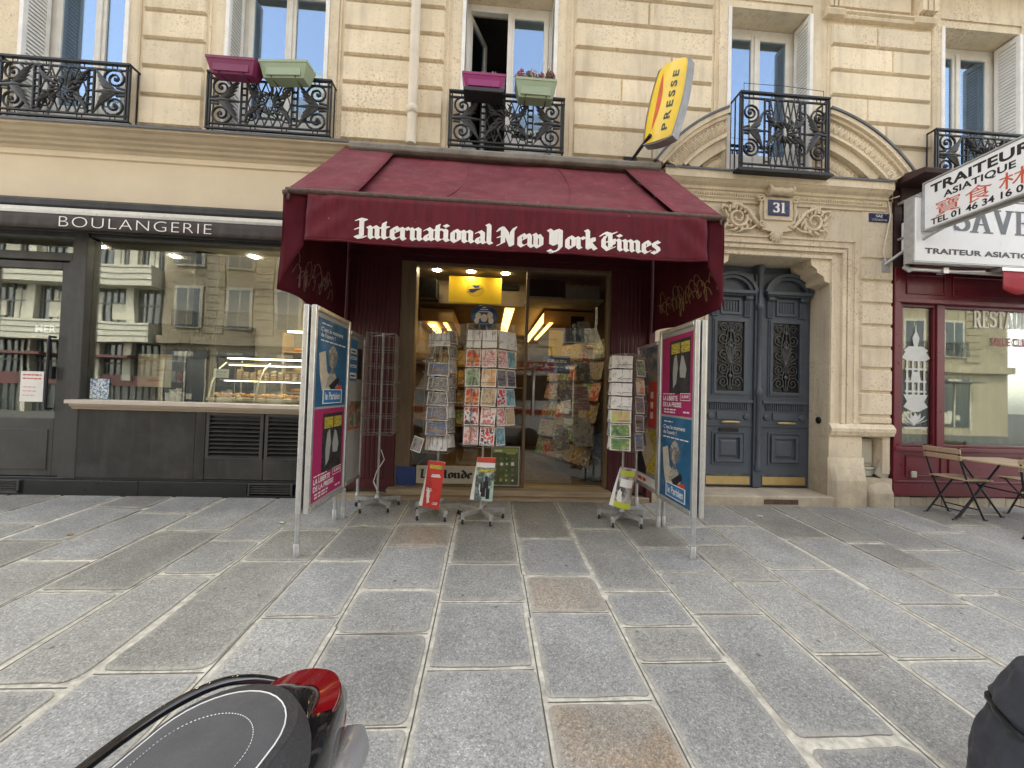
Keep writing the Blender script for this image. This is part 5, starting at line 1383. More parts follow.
g = MB(); g.box(-1.1, 1.6, .26, 1.0, 2.88, 2.93); g.box(-1.1, 1.6, 1.0, 1.04, 2.55, 2.93); g.box(-1.1, 1.6, 1.04, 4.0, 2.55, 2.6); g.build('ceiling', mat('shop_ceiling', (.22, .165, .11), .8), nws)
g = MB()
for x in (-.72, -.27, .19): g.lathe([(0, 2.873), (.05, 2.873), (.058, 2.879)], (x, .52, 0), 14)
g.build('downlight', lamp_mat('shop_spot', (1.0, .80, .48), 180.0), nws)
g = MB()
g.add([(-.93, 1.2, 2.28), (-.80, 1.2, 2.28), (-.80, 2.6, 2.28), (-.93, 2.6, 2.28)], [(0, 1, 2, 3)]); g.add([(-.70, 1.2, 2.30), (-.64, 1.2, 2.30), (-.64, 2.6, 2.30), (-.70, 2.6, 2.30)], [(0, 1, 2, 3)])
g.add([(.22, 1.1, 2.54), (.36, 1.1, 2.54), (.36, 3.8, 2.54), (.22, 3.8, 2.54)], [(0, 1, 2, 3)]); g.add([(.80, 1.1, 2.34), (.80, 3.8, 2.34), (.80, 3.8, 2.49), (.80, 1.1, 2.49)], [(0, 1, 2, 3)]); g.add([(.84, .8, 2.295), (.90, .8, 2.295), (.90, 2.6, 2.295), (.84, 2.6, 2.295)], [(0, 1, 2, 3)])
g.build('light_strip', lamp_mat('strip_glow', (1.0, .58, .15), 7.0), nws)
g = MB(); g.box(-1.04, -.55, 1.15, 2.7, 2.31, 2.5); g.box(.803, 1.55, 1.05, 3.9, 2.30, 2.52)
for z in (.5, .9, 1.3, 1.7): g.box(-1.04, -.75, .5, 3.9, z, z + .02)
g.build('shelf', m_tan, nws)
g = MB()
g.box(.5, .98, .45, .8, 2.58, 2.80); g.box(-.98, -.72, .5, .8, 2.52, 2.76); g.box(.12, .4, .95, .99, 2.78, 2.86); g.box(-.02, .08, .8, .86, 2.18, 2.4); g.build('black_box', m_void, nws)
g = MB()
g.box(.48, 1.5, .4, .9, 2.53, 2.56)
for k in range(11): g.box(1.0 + k * .042, 1.038 + k * .042, .46 + .01 * (k % 2), .7, 2.562, 2.76 - .01 * (k % 3))
g.build('overhead_shelf', mat('file_boxes', (.26, .235, .19), .7, var=.15), nws)

t = thing('post_office_sign', 'yellow hanging sign with dark blue swallow emblem inside the shop', 'sign', (-.21, .62, 2.48))
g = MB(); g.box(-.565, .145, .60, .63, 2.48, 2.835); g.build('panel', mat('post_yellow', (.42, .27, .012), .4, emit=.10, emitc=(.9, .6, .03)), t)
g = MB(); g.lathe([(0, 0), (.095, 0)], (0, 0, 0), 28, axis='y'); g.v = [(p[0] * 1.28 - .21, .5985, p[2] * .95 + 2.66) for p in g.v]; g.build('oval', mat('post_oval', (.32, .22, .012), .4), t)
g = MB()
for pl in ([(-.10, .0), (.10, .022), (.05, -.005), (-.06, -.03)], [(-.05, .055), (.06, .055), (.045, .028), (-.005, .02)], [(-.12, -.035), (.03, -.012), (-.03, -.045)]):
    g.add([(-.21 + p[0], .597 - .0003 * len(g.f), 2.665 + p[1]) for p in pl], [tuple(range(len(pl)))])
g.build('swallow_emblem', m_blue, t)

t = thing('newspaper_sign', 'cream newspaper name board at the bottom of the shop window', 'sign', (-.47, .06, .16))
g = MB(); g.box(-.82, -.115, .075, .098, .17, .385); g.build('board', mat('cream_board', (.50, .46, .37), .5), t, bevel=.01, seg=2)
g = MB(); fraktur(g, 'Le Monde', -.775, -.15, .235, .105, lambda u, v, l: (u, .0738 - l, v)); g.build('lettering', m_signb, t)
flat_sign('blue_advert', 'blue advertising strip at the foot of the shop window', 'advert', -1.06, -.83, .075, .15, .37, mat('ad_blue', (.012, .04, .17), .35), .02)
t = flat_sign('game_poster', 'green poster of small prize pictures low in the shop window', 'poster', .08, .40, .075, .17, .62, print_mat('games', [(.05, .075, .03), (.09, .12, .045), (.13, .17, .05)], 'photo', 7, scale=.3), .012, None, None, m_alud)
g = MB(); rq = random.Random(3)
g.box(.09, .39, .0735, .0745, .555, .61, 0); g.box(.11, .20, .0725, .0732, .57, .59, 2); g.box(.25, .36, .0725, .0732, .54, .56, 1)
for a in range(4):
    for b in range(5):
        x = .105 + a * .07 + rq.uniform(-.008, .008); z = .20 + b * .066 + rq.uniform(-.01, .01); w_ = rq.uniform(.018, .045); h_ = rq.uniform(.02, .045)
        if rq.random() < .5: g.box(x, x + w_, .0735, .0745, z, z + h_, rq.choice([0, 1, 2, 3, 4]))
        else: g.lathe([(0, .0738), (w_ * .5, .0738)], (x + w_ / 2, 0, z + h_ / 2), 10, rq.choice([0, 1, 2, 3, 4]), axis='y')
g.build('picture_grid', [mat('gp_lime', (.28, .34, .08), .5), mat('gp_yellow', (.5, .42, .08), .5), m_paper, mat('gp_red', (.4, .08, .06), .5), mat('gp_brown', (.22, .16, .10), .5)], t)

# magazines on the inner right wall
MAGC = [[(.7, .64, .55), (.12, .1, .1), (.4, .3, .22)], [(.6, .08, .06), (.7, .6, .5), (.1, .08, .08)], [(.10, .15, .26), (.6, .6, .56), (.3, .18, .14)], [(.7, .55, .15), (.18, .10, .08), (.7, .65, .55)], [(.14, .36, .18), (.65, .65, .55), (.06, .08, .06)], [(.65, .42, .42), (.3, .14, .16), (.75, .7, .6)], [(.36, .32, .28), (.55, .5, .44), (.12, .1, .1)]]
magm = [print_mat('magazine_%d' % i, c, ['photo', 'blobs', 'bands'][i % 3], i * 3.7, scale=.5) for i, c in enumerate(MAGC)]
ROWN = ['bottom', 'second', 'third', 'fourth', 'fifth', 'top']
RA, RD = Vector((1.42, .40, 0)), Vector((-.36, .93, 0)).normalized(); RN = Vector((-RD.y, RD.x, 0)) * 1.0
RYAW = math.atan2(RD.y, RD.x) + PI          # local x runs back towards the door, local -y faces the room
for r_ in range(6):
    for k in range(7):
        p = RA + RD * (.10 + k * .205 + rnd.uniform(-.012, .012)) + Vector((.93, .36, 0)) * (.045 * r_ - .10)
        z = .34 + r_ * .29
        g = MB(); g.X = Matrix.Translation((p.x, p.y, z)) @ Matrix.Rotation(math.atan2(-RD.y, -RD.x), 4, 'Z') @ Matrix.Rotation(math.radians(-12), 4, 'X') @ Matrix.Rotation(math.radians(rnd.uniform(-5, 5)), 4, 'Y')
        g.box(-.105, .105, .0, .006, 0, .275); g.X = None
        tag(g.build('magazine', magm[(r_ * 5 + k * 3) % 7]), 'magazine in the %s row of the slanting rack inside the shop door' % ROWN[r_], 'magazine', 'magazines in the %s row inside the shop' % ROWN[r_])
for r_ in range(4):
    for k in range(8):
        x = -.92 + k * .20; z = .62 + r_ * .40
        g = MB(); g.X = Matrix.Translation((x, 3.2, z)) @ Matrix.Rotation(math.radians(-10), 4, 'X') @ Matrix.Rotation(math.radians(rnd.uniform(-3, 3)), 4, 'Y'); g.box(-.09, .09, 0, .006, 0, .30); g.X = None
        tag(g.build('magazine', magm[(r_ * 3 + k * 2) % 7]), 'magazine in the %s row of the dim shelves at the back of the shop' % ROWN[r_], 'magazine', 'magazines in the %s row at the back of the shop' % ROWN[r_])
t = thing('back_shelves', 'dim shelves of magazines across the back of the shop', 'shelf', (-.2, 3.3, .12))
g = MB()
for r_ in range(4): g.box(-1.03, .72, 3.15, 3.5, .58 + r_ * .40, .60 + r_ * .40)
g.build('shelf', m_tan, t)
t = thing('magazine_rack', 'stepped dark magazine rack slanting back along the right inside the shop', 'rack', (1.3, .9, .12))
g = MB()
for r_ in range(6):
    a = RA + Vector((.93, .36, 0)) * (.045 * r_ - .115); b = a + RD * 1.5; q = Vector((.93, .36, 0)) * .06
    g.add([(a.x, a.y, .30 + r_ * .29), (b.x, b.y, .30 + r_ * .29), (b.x + q.x, b.y + q.y, .30 + r_ * .29), (a.x + q.x, a.y + q.y, .30 + r_ * .29), (a.x, a.y, .335 + r_ * .29), (b.x, b.y, .335 + r_ * .29), (b.x + q.x, b.y + q.y, .335 + r_ * .29), (a.x + q.x, a.y + q.y, .335 + r_ * .29)], [(0, 3, 2, 1), (4, 5, 6, 7), (0, 1, 5, 4), (1, 2, 6, 5), (2, 3, 7, 6), (3, 0, 4, 7)])
g.build('shelf', mat('rack_dark', (.05, .035, .025), .6), t)
# free standing newspapers just inside the door
for k, (x, z, rz, sc_, mi) in enumerate([(1.28, 1.95, .5, 1.0, 6), (1.25, 1.45, .3, 1.0, 0), (1.22, 1.08, .2, 1.1, 5), (1.26, .62, .25, 1.25, 6), (1.30, 1.70, .35, .8, 1), (1.10, .85, .2, .9, 2), (1.05, 1.2, .25, .9, 3), (1.0, .55, .15, 1.0, 0)]):
    g = MB(); g.X = Matrix.Translation((x, .27 + .02 * k, z)) @ Matrix.Rotation(rz, 4, 'Z') @ Matrix.Rotation(math.radians(-14), 4, 'X') @ Matrix.Rotation(math.radians((k * 37) % 17 - 8), 4, 'Y')
    g.box(-.11 * sc_, .11 * sc_, 0, .006, 0, .30 * sc_); g.X = None
    tag(g.build('newspaper', magm[mi]), ['grey newspaper hung highest just inside the shop door', 'pale newspaper clipped at eye height inside the door', 'pink newspaper clipped below eye height inside the door', 'large grey newspaper hung lowest inside the shop door', 'red covered magazine hung beside the topmost newspaper', 'dark blue magazine hung in the middle behind the door glass', 'yellow magazine hung deep behind the door glass', 'cream newspaper hung low and deep behind the door glass'][k], 'newspaper')
t = thing('round_mirror', 'round gold rimmed mirror hanging among the magazines', 'mirror', (.98, .5, 1.25))
g = MB(); g.lathe([(0, 0), (.075, 0)], (.98, .48, 1.33), 20, axis='y'); g.build('glass', mat('gold_disc', (.5, .36, .10), .25, .8), t)
g = MB(); g.lathe([(.074, .004), (.085, -.006), (.09, .006), (.074, .012)], (.98, .48, 1.33), 20, axis='y'); g.build('rim', m_brass, t)
t = thing('wall_speaker', 'square black panel with four round dials above the magazines', 'panel', (1.18, .5, 2.0))
g = MB(); g.box(1.09, 1.27, .5, .53, 2.02, 2.34); g.build('case', m_void, t)
for i in range(4):
    g = MB(); g.lathe([(0, 0), (.032, 0), (.036, .005)], (1.14 + .08 * (i % 2), .498, 2.12 + .09 * (i // 2)), 14, axis='y'); g.build('dial', m_alud, t)
flat_sign('shop_sticker', 'blue shop notice with white lines behind the door glass', 'notice', .72, 1.05, .30, 1.55, 1.78, mat('notice_blue', (.03, .05, .16), .5), .003, [(2, .1, .85, .62, .80), (1, .1, .9, .34, .42)], m_letter)
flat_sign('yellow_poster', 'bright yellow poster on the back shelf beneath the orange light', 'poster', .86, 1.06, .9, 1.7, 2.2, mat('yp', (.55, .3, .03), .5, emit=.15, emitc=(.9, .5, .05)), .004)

# ------------------------------------------------------------------ big maroon awning
YA = -1.47
aw = thing('shop_awning', 'weathered maroon canvas awning with white blackletter newspaper name on its valance', 'awning', (.15, 0, 2.0))
def roofz(y): return 4.05 + (4.05 - 2.83) * (y + .1) / (-YA - .1) if False else 4.05 - (4.05 - 2.83) * ((-y - .1) / (-YA - .1))
def sag(u, v): return -.03 * math.sin(PI * v) * (1 + .5 * math.sin(u * 3 * PI) ** 2)
g = MB()
def roof(u, v):
    xt = -1.18 + (1.56 + 1.18) * u; xb = -1.18 + (1.58 + 1.18) * u
    y = -.10 + (YA + .10) * v
    return (xt + (xb - xt) * v, y, roofz(y) + sag(u, v) - .03 + .006 * math.sin(u * 31 + 4 * v) * math.sin(v * PI) + .005 * math.sin(u * 13 - 9 * v) + .004 * math.sin(v * 21 + u * 6))
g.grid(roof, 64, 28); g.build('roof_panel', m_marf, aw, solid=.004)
g = MB()      # sewn seams over the roof
for u in (.3, .68): g.tube([(roof(u + .03 * math.sin(v * .3), v / 14)[0], roof(u, v / 14)[1], roof(u, v / 14)[2] + .006) for v in range(15)], .004, 4)
g.build('seam', m_marf, aw)
for s, xa, xb, xc, xd in ((-1, -1.72, -1.14, -1.63, -1.10), (1, 1.52, 2.0, 1.53, 1.93)):
    g = MB()
    def strip(u, v):
        y = -.10 + (YA - .035 + .10) * v
        x = (xa + (xb - xa) * u) * (1 - v) + (xc + (xd - xc) * u) * v
        return (x, y, roofz(max(y, YA)) + .022 - .03 * max(0, (v - .93) / .07) + .012 * math.sin(u * PI) * (1 - v) - .01 * math.sin(v * PI))
    g.grid(strip, 8, 14)
    g.build('roof_flap', m_marf, aw, solid=.006)
    g = MB()
    def side(u, v):      # u: wall -> front, v: top -> hem
        y = -.02 + (YA - .03 + .02) * u
        x = ((-1.70 if s < 0 else 1.985) * (1 - u) + (-1.65 if s < 0 else 1.945) * u) + .018 * math.sin(u * 14 + v * 3) * v
        zt = roofz(min(y, -.1)) - .01; zb = 2.06 - .03 * u + .015 * math.sin(u * 9)
        return (x, y, zt + (zb - zt) * v)
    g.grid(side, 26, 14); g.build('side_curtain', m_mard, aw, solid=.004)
    g = MB()     # front return of the curtain
    def ret(u, v):
        x = (-1.65 + .17 * u) if s < 0 else (1.945 - .13 * u)
        return (x, YA - .03 + .012 * math.sin(v * 5) * v + .02 * u, 2.80 + (2.035 + .36 * u ** .7 - 2.80) * v)
    g.grid(ret, 6, 12); g.build('corner_return', m_mard, aw, solid=.004)
g = MB(); g.tube([(-1.63, YA - .025, 2.822), (1.94, YA - .025, 2.808)], .026, 10); g.build('front_bar', m_rust, aw)
g = MB()
for x, s in ((-1.635, 1), (1.94, -1)): g.lathe([(0, -.02), (.022, -.02), (.024, .02), (0, .02)], (x + s * .01, YA - .045, 2.795), 10, axis='x'); g.lathe([(0, -.01), (.012, -.01), (.012, .04), (0, .04)], (x + s * .03, YA - .045, 2.75), 8, axis='z')
g.build('end_cap', m_rust, aw, bevel=.006)
g = MB()
for x in (-1.15, 1.45): g.tube([(x, .0, 3.2), (x + (.3 if x < 0 else -.3), -.75, 3.05), (x, YA, 2.84)], .02, 8)
g.build('folding_arm', m_iron, aw)
def valp(x, v): return (x, YA - .048 + .014 * math.sin(x * 5.2) * v + .006 * math.sin(x * 17) * v - .015 * v + .010 * math.exp(-((x + 1.3) / .16) ** 2) * math.sin(v * 11 + x * 22) + .008 * math.exp(-((x - 1.68) / .14) ** 2) * math.sin(v * 10 - x * 24), 2.795 - .38 * v + .008 * math.sin(x * 4.1) * v)
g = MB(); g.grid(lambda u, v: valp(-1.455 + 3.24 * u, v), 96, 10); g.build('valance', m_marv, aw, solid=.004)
g = MB(); g.tube([(valp(-1.455 + 3.24 * i / 60, 1)[0], valp(-1.455 + 3.24 * i / 60, 1)[1] - .003, valp(-1.455 + 3.24 * i / 60, 1)[2] + .012) for i in range(61)], .0035, 4); g.build('hem', m_marf, aw)
g = MB()
def onval(u, v, l):
    vv = (2.795 - v) / .38; p = valp(u, vv); return (u, p[1] - .0045 - l, v)
fraktur(g, 'International New York Times', -1.075, 1.385, 2.462, .158, onval); g.build('lettering', m_letter, aw)
# sprayed scribbles on the inner faces of the side curtains
m_spray = mat('gold_spray', (.26, .17, .065), .6, var=.4, scale=40); m_spray2 = mat('grey_spray', (.22, .12, .11), .7, var=.4, scale=40)
def scribble(s, m, seed, n, y0, y1, z0, z1):
    rr = random.Random(seed); g = MB()
    y = y0
    while y > y1:
        pts = []; w_ = rr.uniform(.08, .16); h_ = rr.uniform(.10, .24); zc = rr.uniform(z0, z1)
        ph = rr.uniform(0, 6)
        for k in range(26):
            a_ = k / 25 * rr.choice([1, 1]) * 4.2 * PI / 2 + ph
            yy = y - w_ * k / 25 + .045 * math.cos(a_); zz = zc + h_ * .5 * math.sin(a_ * 1.1) * (1 - .3 * k / 25)
            u = (yy + .02) / (YA - .03 + .02)
            zt = roofz(min(yy, -.1)) - .01; zb = 2.06 - .03 * u + .015 * math.sin(u * 9); v = (zz - zt) / (zb - zt)
            x = ((-1.70 if s < 0 else 1.985) * (1 - u) + (-1.65 if s < 0 else 1.945) * u) + .018 * math.sin(u * 14 + v * 3) * v
            pts.append((x - s * .0045, yy, zz))
        g.tube(pts, .0042, 4)
        y -= w_ * rr.uniform(.35, .65)
    g.build('graffiti', m, aw)
scribble(1, m_spray, 4, 8, -.25, -1.36, 2.22, 2.42); scribble(-1, m_spray2, 9, 6, -.45, -1.3, 2.22, 2.40)

# press sign: bulging yellow lozenge light box on a bracket
t = thing('press_sign', 'tilted yellow PRESSE light box with red flame on a bracket above the awning', 'sign', (1.72, -.5, 4.12))
Mx = Matrix.Translation((1.86, -.56, 4.50)) @ Matrix.Rotation(math.radians(17), 4, 'Y') @ Matrix.Rotation(math.radians(-52), 4, 'Z') @ Matrix.Rotation(math.radians(10), 4, 'X') @ Matrix.Scale(.92, 4)
def lens(u, v):      # u across, v along
    a_ = (u - .5) * 2; b_ = (v - .5) * 2
    return (.22 * a_ * (1 - .16 * b_ * b_), -.035 - .055 * (1 - a_ * a_) * (1 - .5 * b_ ** 4), .43 * b_ + .03 * (1 - a_ * a_) * b_)
g = MB(); g.X = Mx; g.grid(lens, 14, 18); g.build('front_face', m_yel, t)
g = MB(); g.X = Mx
rim = [lens(0, v / 12) for v in range(13)] + [lens(u / 8, 1) for u in range(1, 8)] + [lens(1, 1 - v / 12) for v in range(13)] + [lens(1 - u / 8, 0) for u in range(1, 8)]
rim2 = [(p[0] * 1.05, p[2] * 1.02) for p in rim]
n = len(rim2); g.add([(p[0], -.04, p[1]) for p in rim2] + [(p[0], .085, p[1]) for p in rim2] + [(p[0] * .93, -.046, p[1] * .965) for p in rim2], [(i, (i + 1) % n, n + (i + 1) % n, n + i) for i in range(n)] + [(i, 2 * n + i, 2 * n + (i + 1) % n, (i + 1) % n) for i in range(n)] + [tuple(range(n, 2 * n))[::-1]], 0)
g.build('casing', mat('sign_casing', (.25, .25, .245), .45, .3, var=.15, scale=10), t)
g = MB(); g.X = Mx
fl = [(.20 + .22 * math.sin(PI * v) * 0 + .03 * math.sin(v * 6), .10 + .8 * v) for v in [i / 10 for i in range(11)]]
L1 = []; L2 = []
for i in range(13):
    v = i / 12; wv = .075 * math.sin(PI * v) ** .8
    c = .30 + .07 * math.sin(v * 3.5)
    for lst, uu in ((L1, c - wv), (L2, c + wv)):
        p = lens(uu, .14 + .74 * v); lst.append((p[0], p[1] - .003, p[2]))
for i in range(12): g.quad(L1[i], L2[i], L2[i + 1], L1[i + 1])
g.build('flame', mat('flame_red', (.60, .09, .015), .4), t)
g = MB(); g.X = Mx
def onlens(u, v):
    p = lens(.5 + v, .5 + u); return (p[0], p[1] - .0035, p[2])
text_into(g, 'PRESSE', -.40, .34, -.30, -.13, lambda u, v: onlens(u, -v), .03, 1.5)
g.build('lettering', mat('press_green', (.05, .06, .02), .5), t)
g = MB(); g.tube([(1.66, -.02, 4.16), (1.66, -.30, 4.14), (1.70, -.52, 4.17)], .02, 8); g.box(1.58, 1.74, -.025, -.001, 4.18, 4.46); g.build('bracket', m_iron, t)

# ================================================================== restaurant
rst = thing('restaurant_shopfront', 'deep red panelled restaurant shopfront with etched glass windows', 'shopfront', (6.5, 0, 0))
g = MB()
g.box(5.17, 9.5, .02, .3, .13, .72); g.box(5.17, 9.5, .02, .3, 2.60, 3.05); g.box(5.17, 5.315, .02, .3, .72, 2.60); g.box(5.795, 5.905, .02, .3, .72, 2.60); g.box(7.6, 7.75, .02, .3, .72, 2.6)
g.box(5.17, 9.5, -.03, .02, .70, .75); g.box(5.17, 9.5, -.025, .02, 2.60, 2.655); g.box(5.17, 9.5, -.012, .02, .13, .30); g.box(5.17, 9.5, -.02, .018, .30, .325)
g.box(5.16, 5.24, -.02, .02, .326, 3.05)
for x0, x1, z0, z1 in ((5.36, 5.86, .37, .64), (5.95, 7.5, .37, .64), (5.36, 5.9, 2.72, 2.98), (6.0, 7.5, 2.72, 2.98)):
    for q in ((x0, x1, z1 - .02, z1), (x0, x1, z0, z0 + .02), (x0, x0 + .02, z0 + .0203, z1 - .0203), (x1 - .02, x1, z0 + .0203, z1 - .0203)): g.box(q[0], q[1], .006, .0195, q[2], q[3])
g.build('panel', m_rest, rst, bevel=.005)
g = MB()
for x0, x1 in ((5.315, 5.795), (5.905, 7.6)):
    for q in ((x0, x1, 2.56, 2.598), (x0, x1, .752, .78), (x0, x0 + .025, .78, 2.56), (x1 - .025, x1, .78, 2.56)): g.box(q[0], q[1], .04, .1, q[2], q[3])
g.build('window_frame', m_rest, rst, bevel=.004)
for x0, x1 in ((5.34, 5.77), (5.93, 7.575)):
    g = MB(); g.box(x0, x1, .07, .077, .78, 2.56); g.build('window_pane', m_glass_r, rst)
g = MB(); g.box(5.2, 9.5, 2.5, 2.55, 0, 3.0); g.box(5.17, 5.2, .3, 2.5, 0, 3.0); g.box(5.2, 9.5, .3, 2.5, 2.95, 3.0); g.box(5.2, 9.5, .3, 2.5, .0, .12); g.build('interior', mat('rest_inside', (.10, .10, .085), .8), rst)
m_pel = mat('scallop_band', (.105, .11, .085), .9, var=.1); m_fringe_refl = mat('fringe_reflection', (.06, .012, .014), .9)
def scallop_band(x0, x1, z0, z1, w_, m):  # flat scalloped band across the top of a window
    g = MB(); n = int((x1 - x0) / w_)
    g.grid(lambda u, v: (x0 + (x1 - x0) * u, .105 + .012 * math.sin(u * n * 2 * PI), z1 - (z1 - z0 + .06 * abs(math.sin(u * n * PI))) * v), n * 10, 2)
    g.build('scallop_band', m, rst)
scallop_band(5.33, 5.78, 2.22, 2.57, .2, m_fringe_refl); scallop_band(5.92, 7.59, 2.08, 2.57, .28, m_pel)  # maroon band stands in for the awning fringe mirrored in the narrow pane
g = MB(); g.grid(lambda u, v: (5.92 + 1.66 * u, .20 + .02 * math.sin(u * 70), .8 + 1.3 * v), 140, 2); g.grid(lambda u, v: (5.33 + .45 * u, .20 + .02 * math.sin(u * 30), .8 + 1.45 * v), 40, 2)
g.build('reflection_sheet', mat('pale_reflection', (.40, .40, .36), .9, var=.08, scale=3), rst)  # pale folds added behind the panes to stand in for the bright street reflection
g = MB(); roman(g, 'RESTAURANT', 6.37, 7.56, 2.335, .225, lambda u, v, l: (u, .0692 - l, v), 0, 1.0); g.build('lettering', mat('cream_letter', (.80, .78, .68), .5), rst)
g = MB(); text_into(g, 'SALLE CLIMATISEE', 6.62, 7.5, 2.10, 2.21, lambda u, v: (u, .0688, v), .03); g.build('red_lettering', mat('dull_red', (.30, .035, .035), .5), rst)
# etched lantern motif on the narrow window
m_etch = mat('etched_silver', (.52, .53, .51), .5, .3, var=.08, scale=20)
g = MB(); k_ = [0]
def et(pts):
    k_[0] += 1
    g.add([(5.555 + p[0], .0685 - .00025 * (k_[0] % 8), p[1]) for p in pts], [tuple(range(len(pts)))])
et([(-.02, 2.02), (-.05, 2.16), (-.012, 2.24), (0, 2.36), (.012, 2.24), (.05, 2.16), (.02, 2.02)])
et([(-.17, 2.0), (-.10, 2.05), (.10, 2.05), (.17, 2.0), (.13, 1.96), (-.13, 1.96)])
et([(-.20, 1.90), (-.15, 1.97), (.15, 1.97), (.20, 1.90), (.13, 1.86), (-.13, 1.86)])
for x in (-.12, -.04, .04, .12): et([(x - .014, 1.42), (x + .014, 1.42), (x + .014, 1.87), (x - .014, 1.87)])
for z in (1.45, 1.58, 1.74): et([(-.15, z), (.15, z), (.15, z + .025), (-.15, z + .025)])
et([(-.07, 1.60), (.07, 1.60), (.05, 1.72), (-.05, 1.72)])
et([(-.17, 1.42), (.17, 1.42), (.12, 1.33), (.17, 1.26), (.05, 1.20), (-.05, 1.20), (-.17, 1.26), (-.12, 1.33)])
for k in range(9):
    a_ = math.radians(-80 + k * 20); c_, s_ = math.cos(a_ + PI / 2), math.sin(a_ + PI / 2)
    bx_, bz_ = 0, 1.02
    et([(bx_ - s_ * .012, bz_ + c_ * .012), (bx_ + c_ * .13 - s_ * .03, bz_ + s_ * .11), (bx_ + c_ * .21, bz_ + s_ * .17), (bx_ + c_ * .13 + s_ * .03, bz_ + s_ * .11)][::-1])
et([(-.18, 1.0), (.18, 1.0), (.14, .975), (-.14, .975)])
g.build('etched_lantern', m_etch, rst)
g = MB(); g.box(5.43, 5.50, -.006, .018, .36, .44); g.build('outlet_plate', m_beige, rst, bevel=.006)
g = MB()
for k in range(12): g.box(5.20 + k * .22, 5.415 + k * .22, .0 + .004 * (k % 3), .25, -.04, .115 - .008 * (k % 2), tint=rnd.random())
g.build('base_tiles', stone_mat('base_tile', (.50, .43, .33), .6, .6, .2), rst, bevel=.008)
g = MB(); g.box(5.145, 5.25, -.02, .3, 3.05, 4.05); g.prism([(.0, 4.06), (-.40, 4.06), (-.42, 4.10), (-.40, 4.12), (0, 4.20)], 5.10, 9.5, 'x'); g.box(5.2, 9.5, -.05, .3, 3.84, 4.06); g.build('canopy_board', mat('dark_brown_board', (.05, .022, .02), .6), rst)
# light box fascia
t = thing('fascia_sign', 'white light box fascia with grey SAVE lettering above the red restaurant', 'sign', (6.5, -.15, 3.02))
g = MB(); g.box(5.08, 8.6, -.32, -.20, 3.02, 3.80); g.box(5.2, 8.6, -.20, -.05, 3.2, 3.6); g.build('light_box', m_signw, t, bevel=.008)
g = MB(); g.box(5.065, 5.079, -.31, -.20, 3.01, 3.81); g.box(5.065, 8.6, -.325, -.3205, 3.80, 3.82); g.box(5.065, 8.6, -.325, -.3205, 3.005, 3.02); g.build('trim', m_alud, t)
g = MB(); roman(g, 'SAVEURS', 5.56, 7.40, 3.40, .30, lambda u, v, l: (u, -.3215 - l, v), 0, .9); g.build('lettering', m_signg, t)
g = MB(); text_into(g, 'TRAITEUR ASIATIQUE', 5.20, 6.78, 3.105, 3.185, lambda u, v: (u, -.3225, v), .035, 1.05); g.build('small_lettering', m_signb, t)
# folded awning
t = thing('restaurant_awning', 'folded red awning with scalloped fringe under the restaurant light box', 'awning', (7, -.1, 2.7))
g = MB(); g.tube([(5.13, -.20, 2.96), (6.6, -.20, 2.955)], .024, 10); g.tube([(5.14, -.15, 3.0), (5.13, -.22, 2.94)], .03, 8); g.box(5.55, 5.62, -.24, -.16, 2.92, 2.99); g.tube([(5.6, -.2, 2.955), (6.1, -.23, 2.965)], .018, 8); g.box(6.22, 8.6, -.32, -.16, 2.96, 3.004); g.build('arm', m_alu, t)
m_red = mat('red_canvas', (.36, .025, .035), .75, var=.12, scale=5)
g = MB(); g.grid(lambda u, v: (6.24 + 2.4 * u, -.31 + .012 * math.sin(u * 40) * v, 2.955 - (.25 - .03 * math.cos(u * 2 * PI * 6)) * v), 120, 3); g.build('fringe', m_red, t, solid=.003)
g = MB(); g.grid(lambda u, v: (5.2 + 3.4 * u, -.05 - .16 * v, 3.008 - .035 * math.sin(PI * v)), 10, 6); g.build('folded_canvas', m_rest, t, solid=.004)
# projecting blade sign
t = thing('blade_sign', 'white projecting sign with black and red lettering on steel arms beside the red restaurant', 'sign', (5.2, -.9, 3.37))
g = MB(); g.box(5.16, 5.27, -1.34, -.34, 3.385, 3.945); g.build('light_box', m_signw, t, bevel=.01)
g = MB()
for q in ((-1.35, -.33, 3.945, 3.96), (-1.35, -.33, 3.37, 3.385)): g.box(5.15, 5.28, q[0], q[1], q[2], q[3])
g.box(5.15, 5.28, -.345, -.33, 3.386, 3.944); g.box(5.15, 5.28, -1.35, -1.335, 3.386, 3.944); g.build('frame', m_alud, t)
F = lambda u, v: (5.1585, -.34 - u, v)
g = MB(); text_into(g, 'TRAITEUR', .07, .93, 3.785, 3.895, F, .035, 1.05); text_into(g, 'ASIATIQUE', .20, .81, 3.665, 3.755, F, .03, 1.05); text_into(g, 'TEL 01 46 34 16 07', .075, .92, 3.41, 3.485, F, .028, 1.0); g.build('lettering', m_signb, t)
g = MB(); text_into(g, '\u5bf6', .12, .36, 3.49, 3.66, F, 0); text_into(g, '\u98df', .40, .63, 3.49, 3.66, F, 0); text_into(g, '\u6797', .68, .92, 3.49, 3.66, F, 0); g.build('red_lettering', mat('sign_red_orange', (.55, .10, .05), .45), t)
g = MB(); g.tube([(5.20, .0, 3.86), (5.20, -.36, 3.86)], .022, 8); g.tube([(5.0, -.02, 3.06), (5.15, -.2, 3.24), (5.22, -.5, 3.36), (5.24, -1.3, 3.36)], .018, 8); g.box(4.96, 5.07, -.035, -.002, 2.97, 3.13); g.tube([(5.2, 0, 3.4), (5.21, -.34, 3.4)], .018, 8); g.build('arm', m_alud, t)
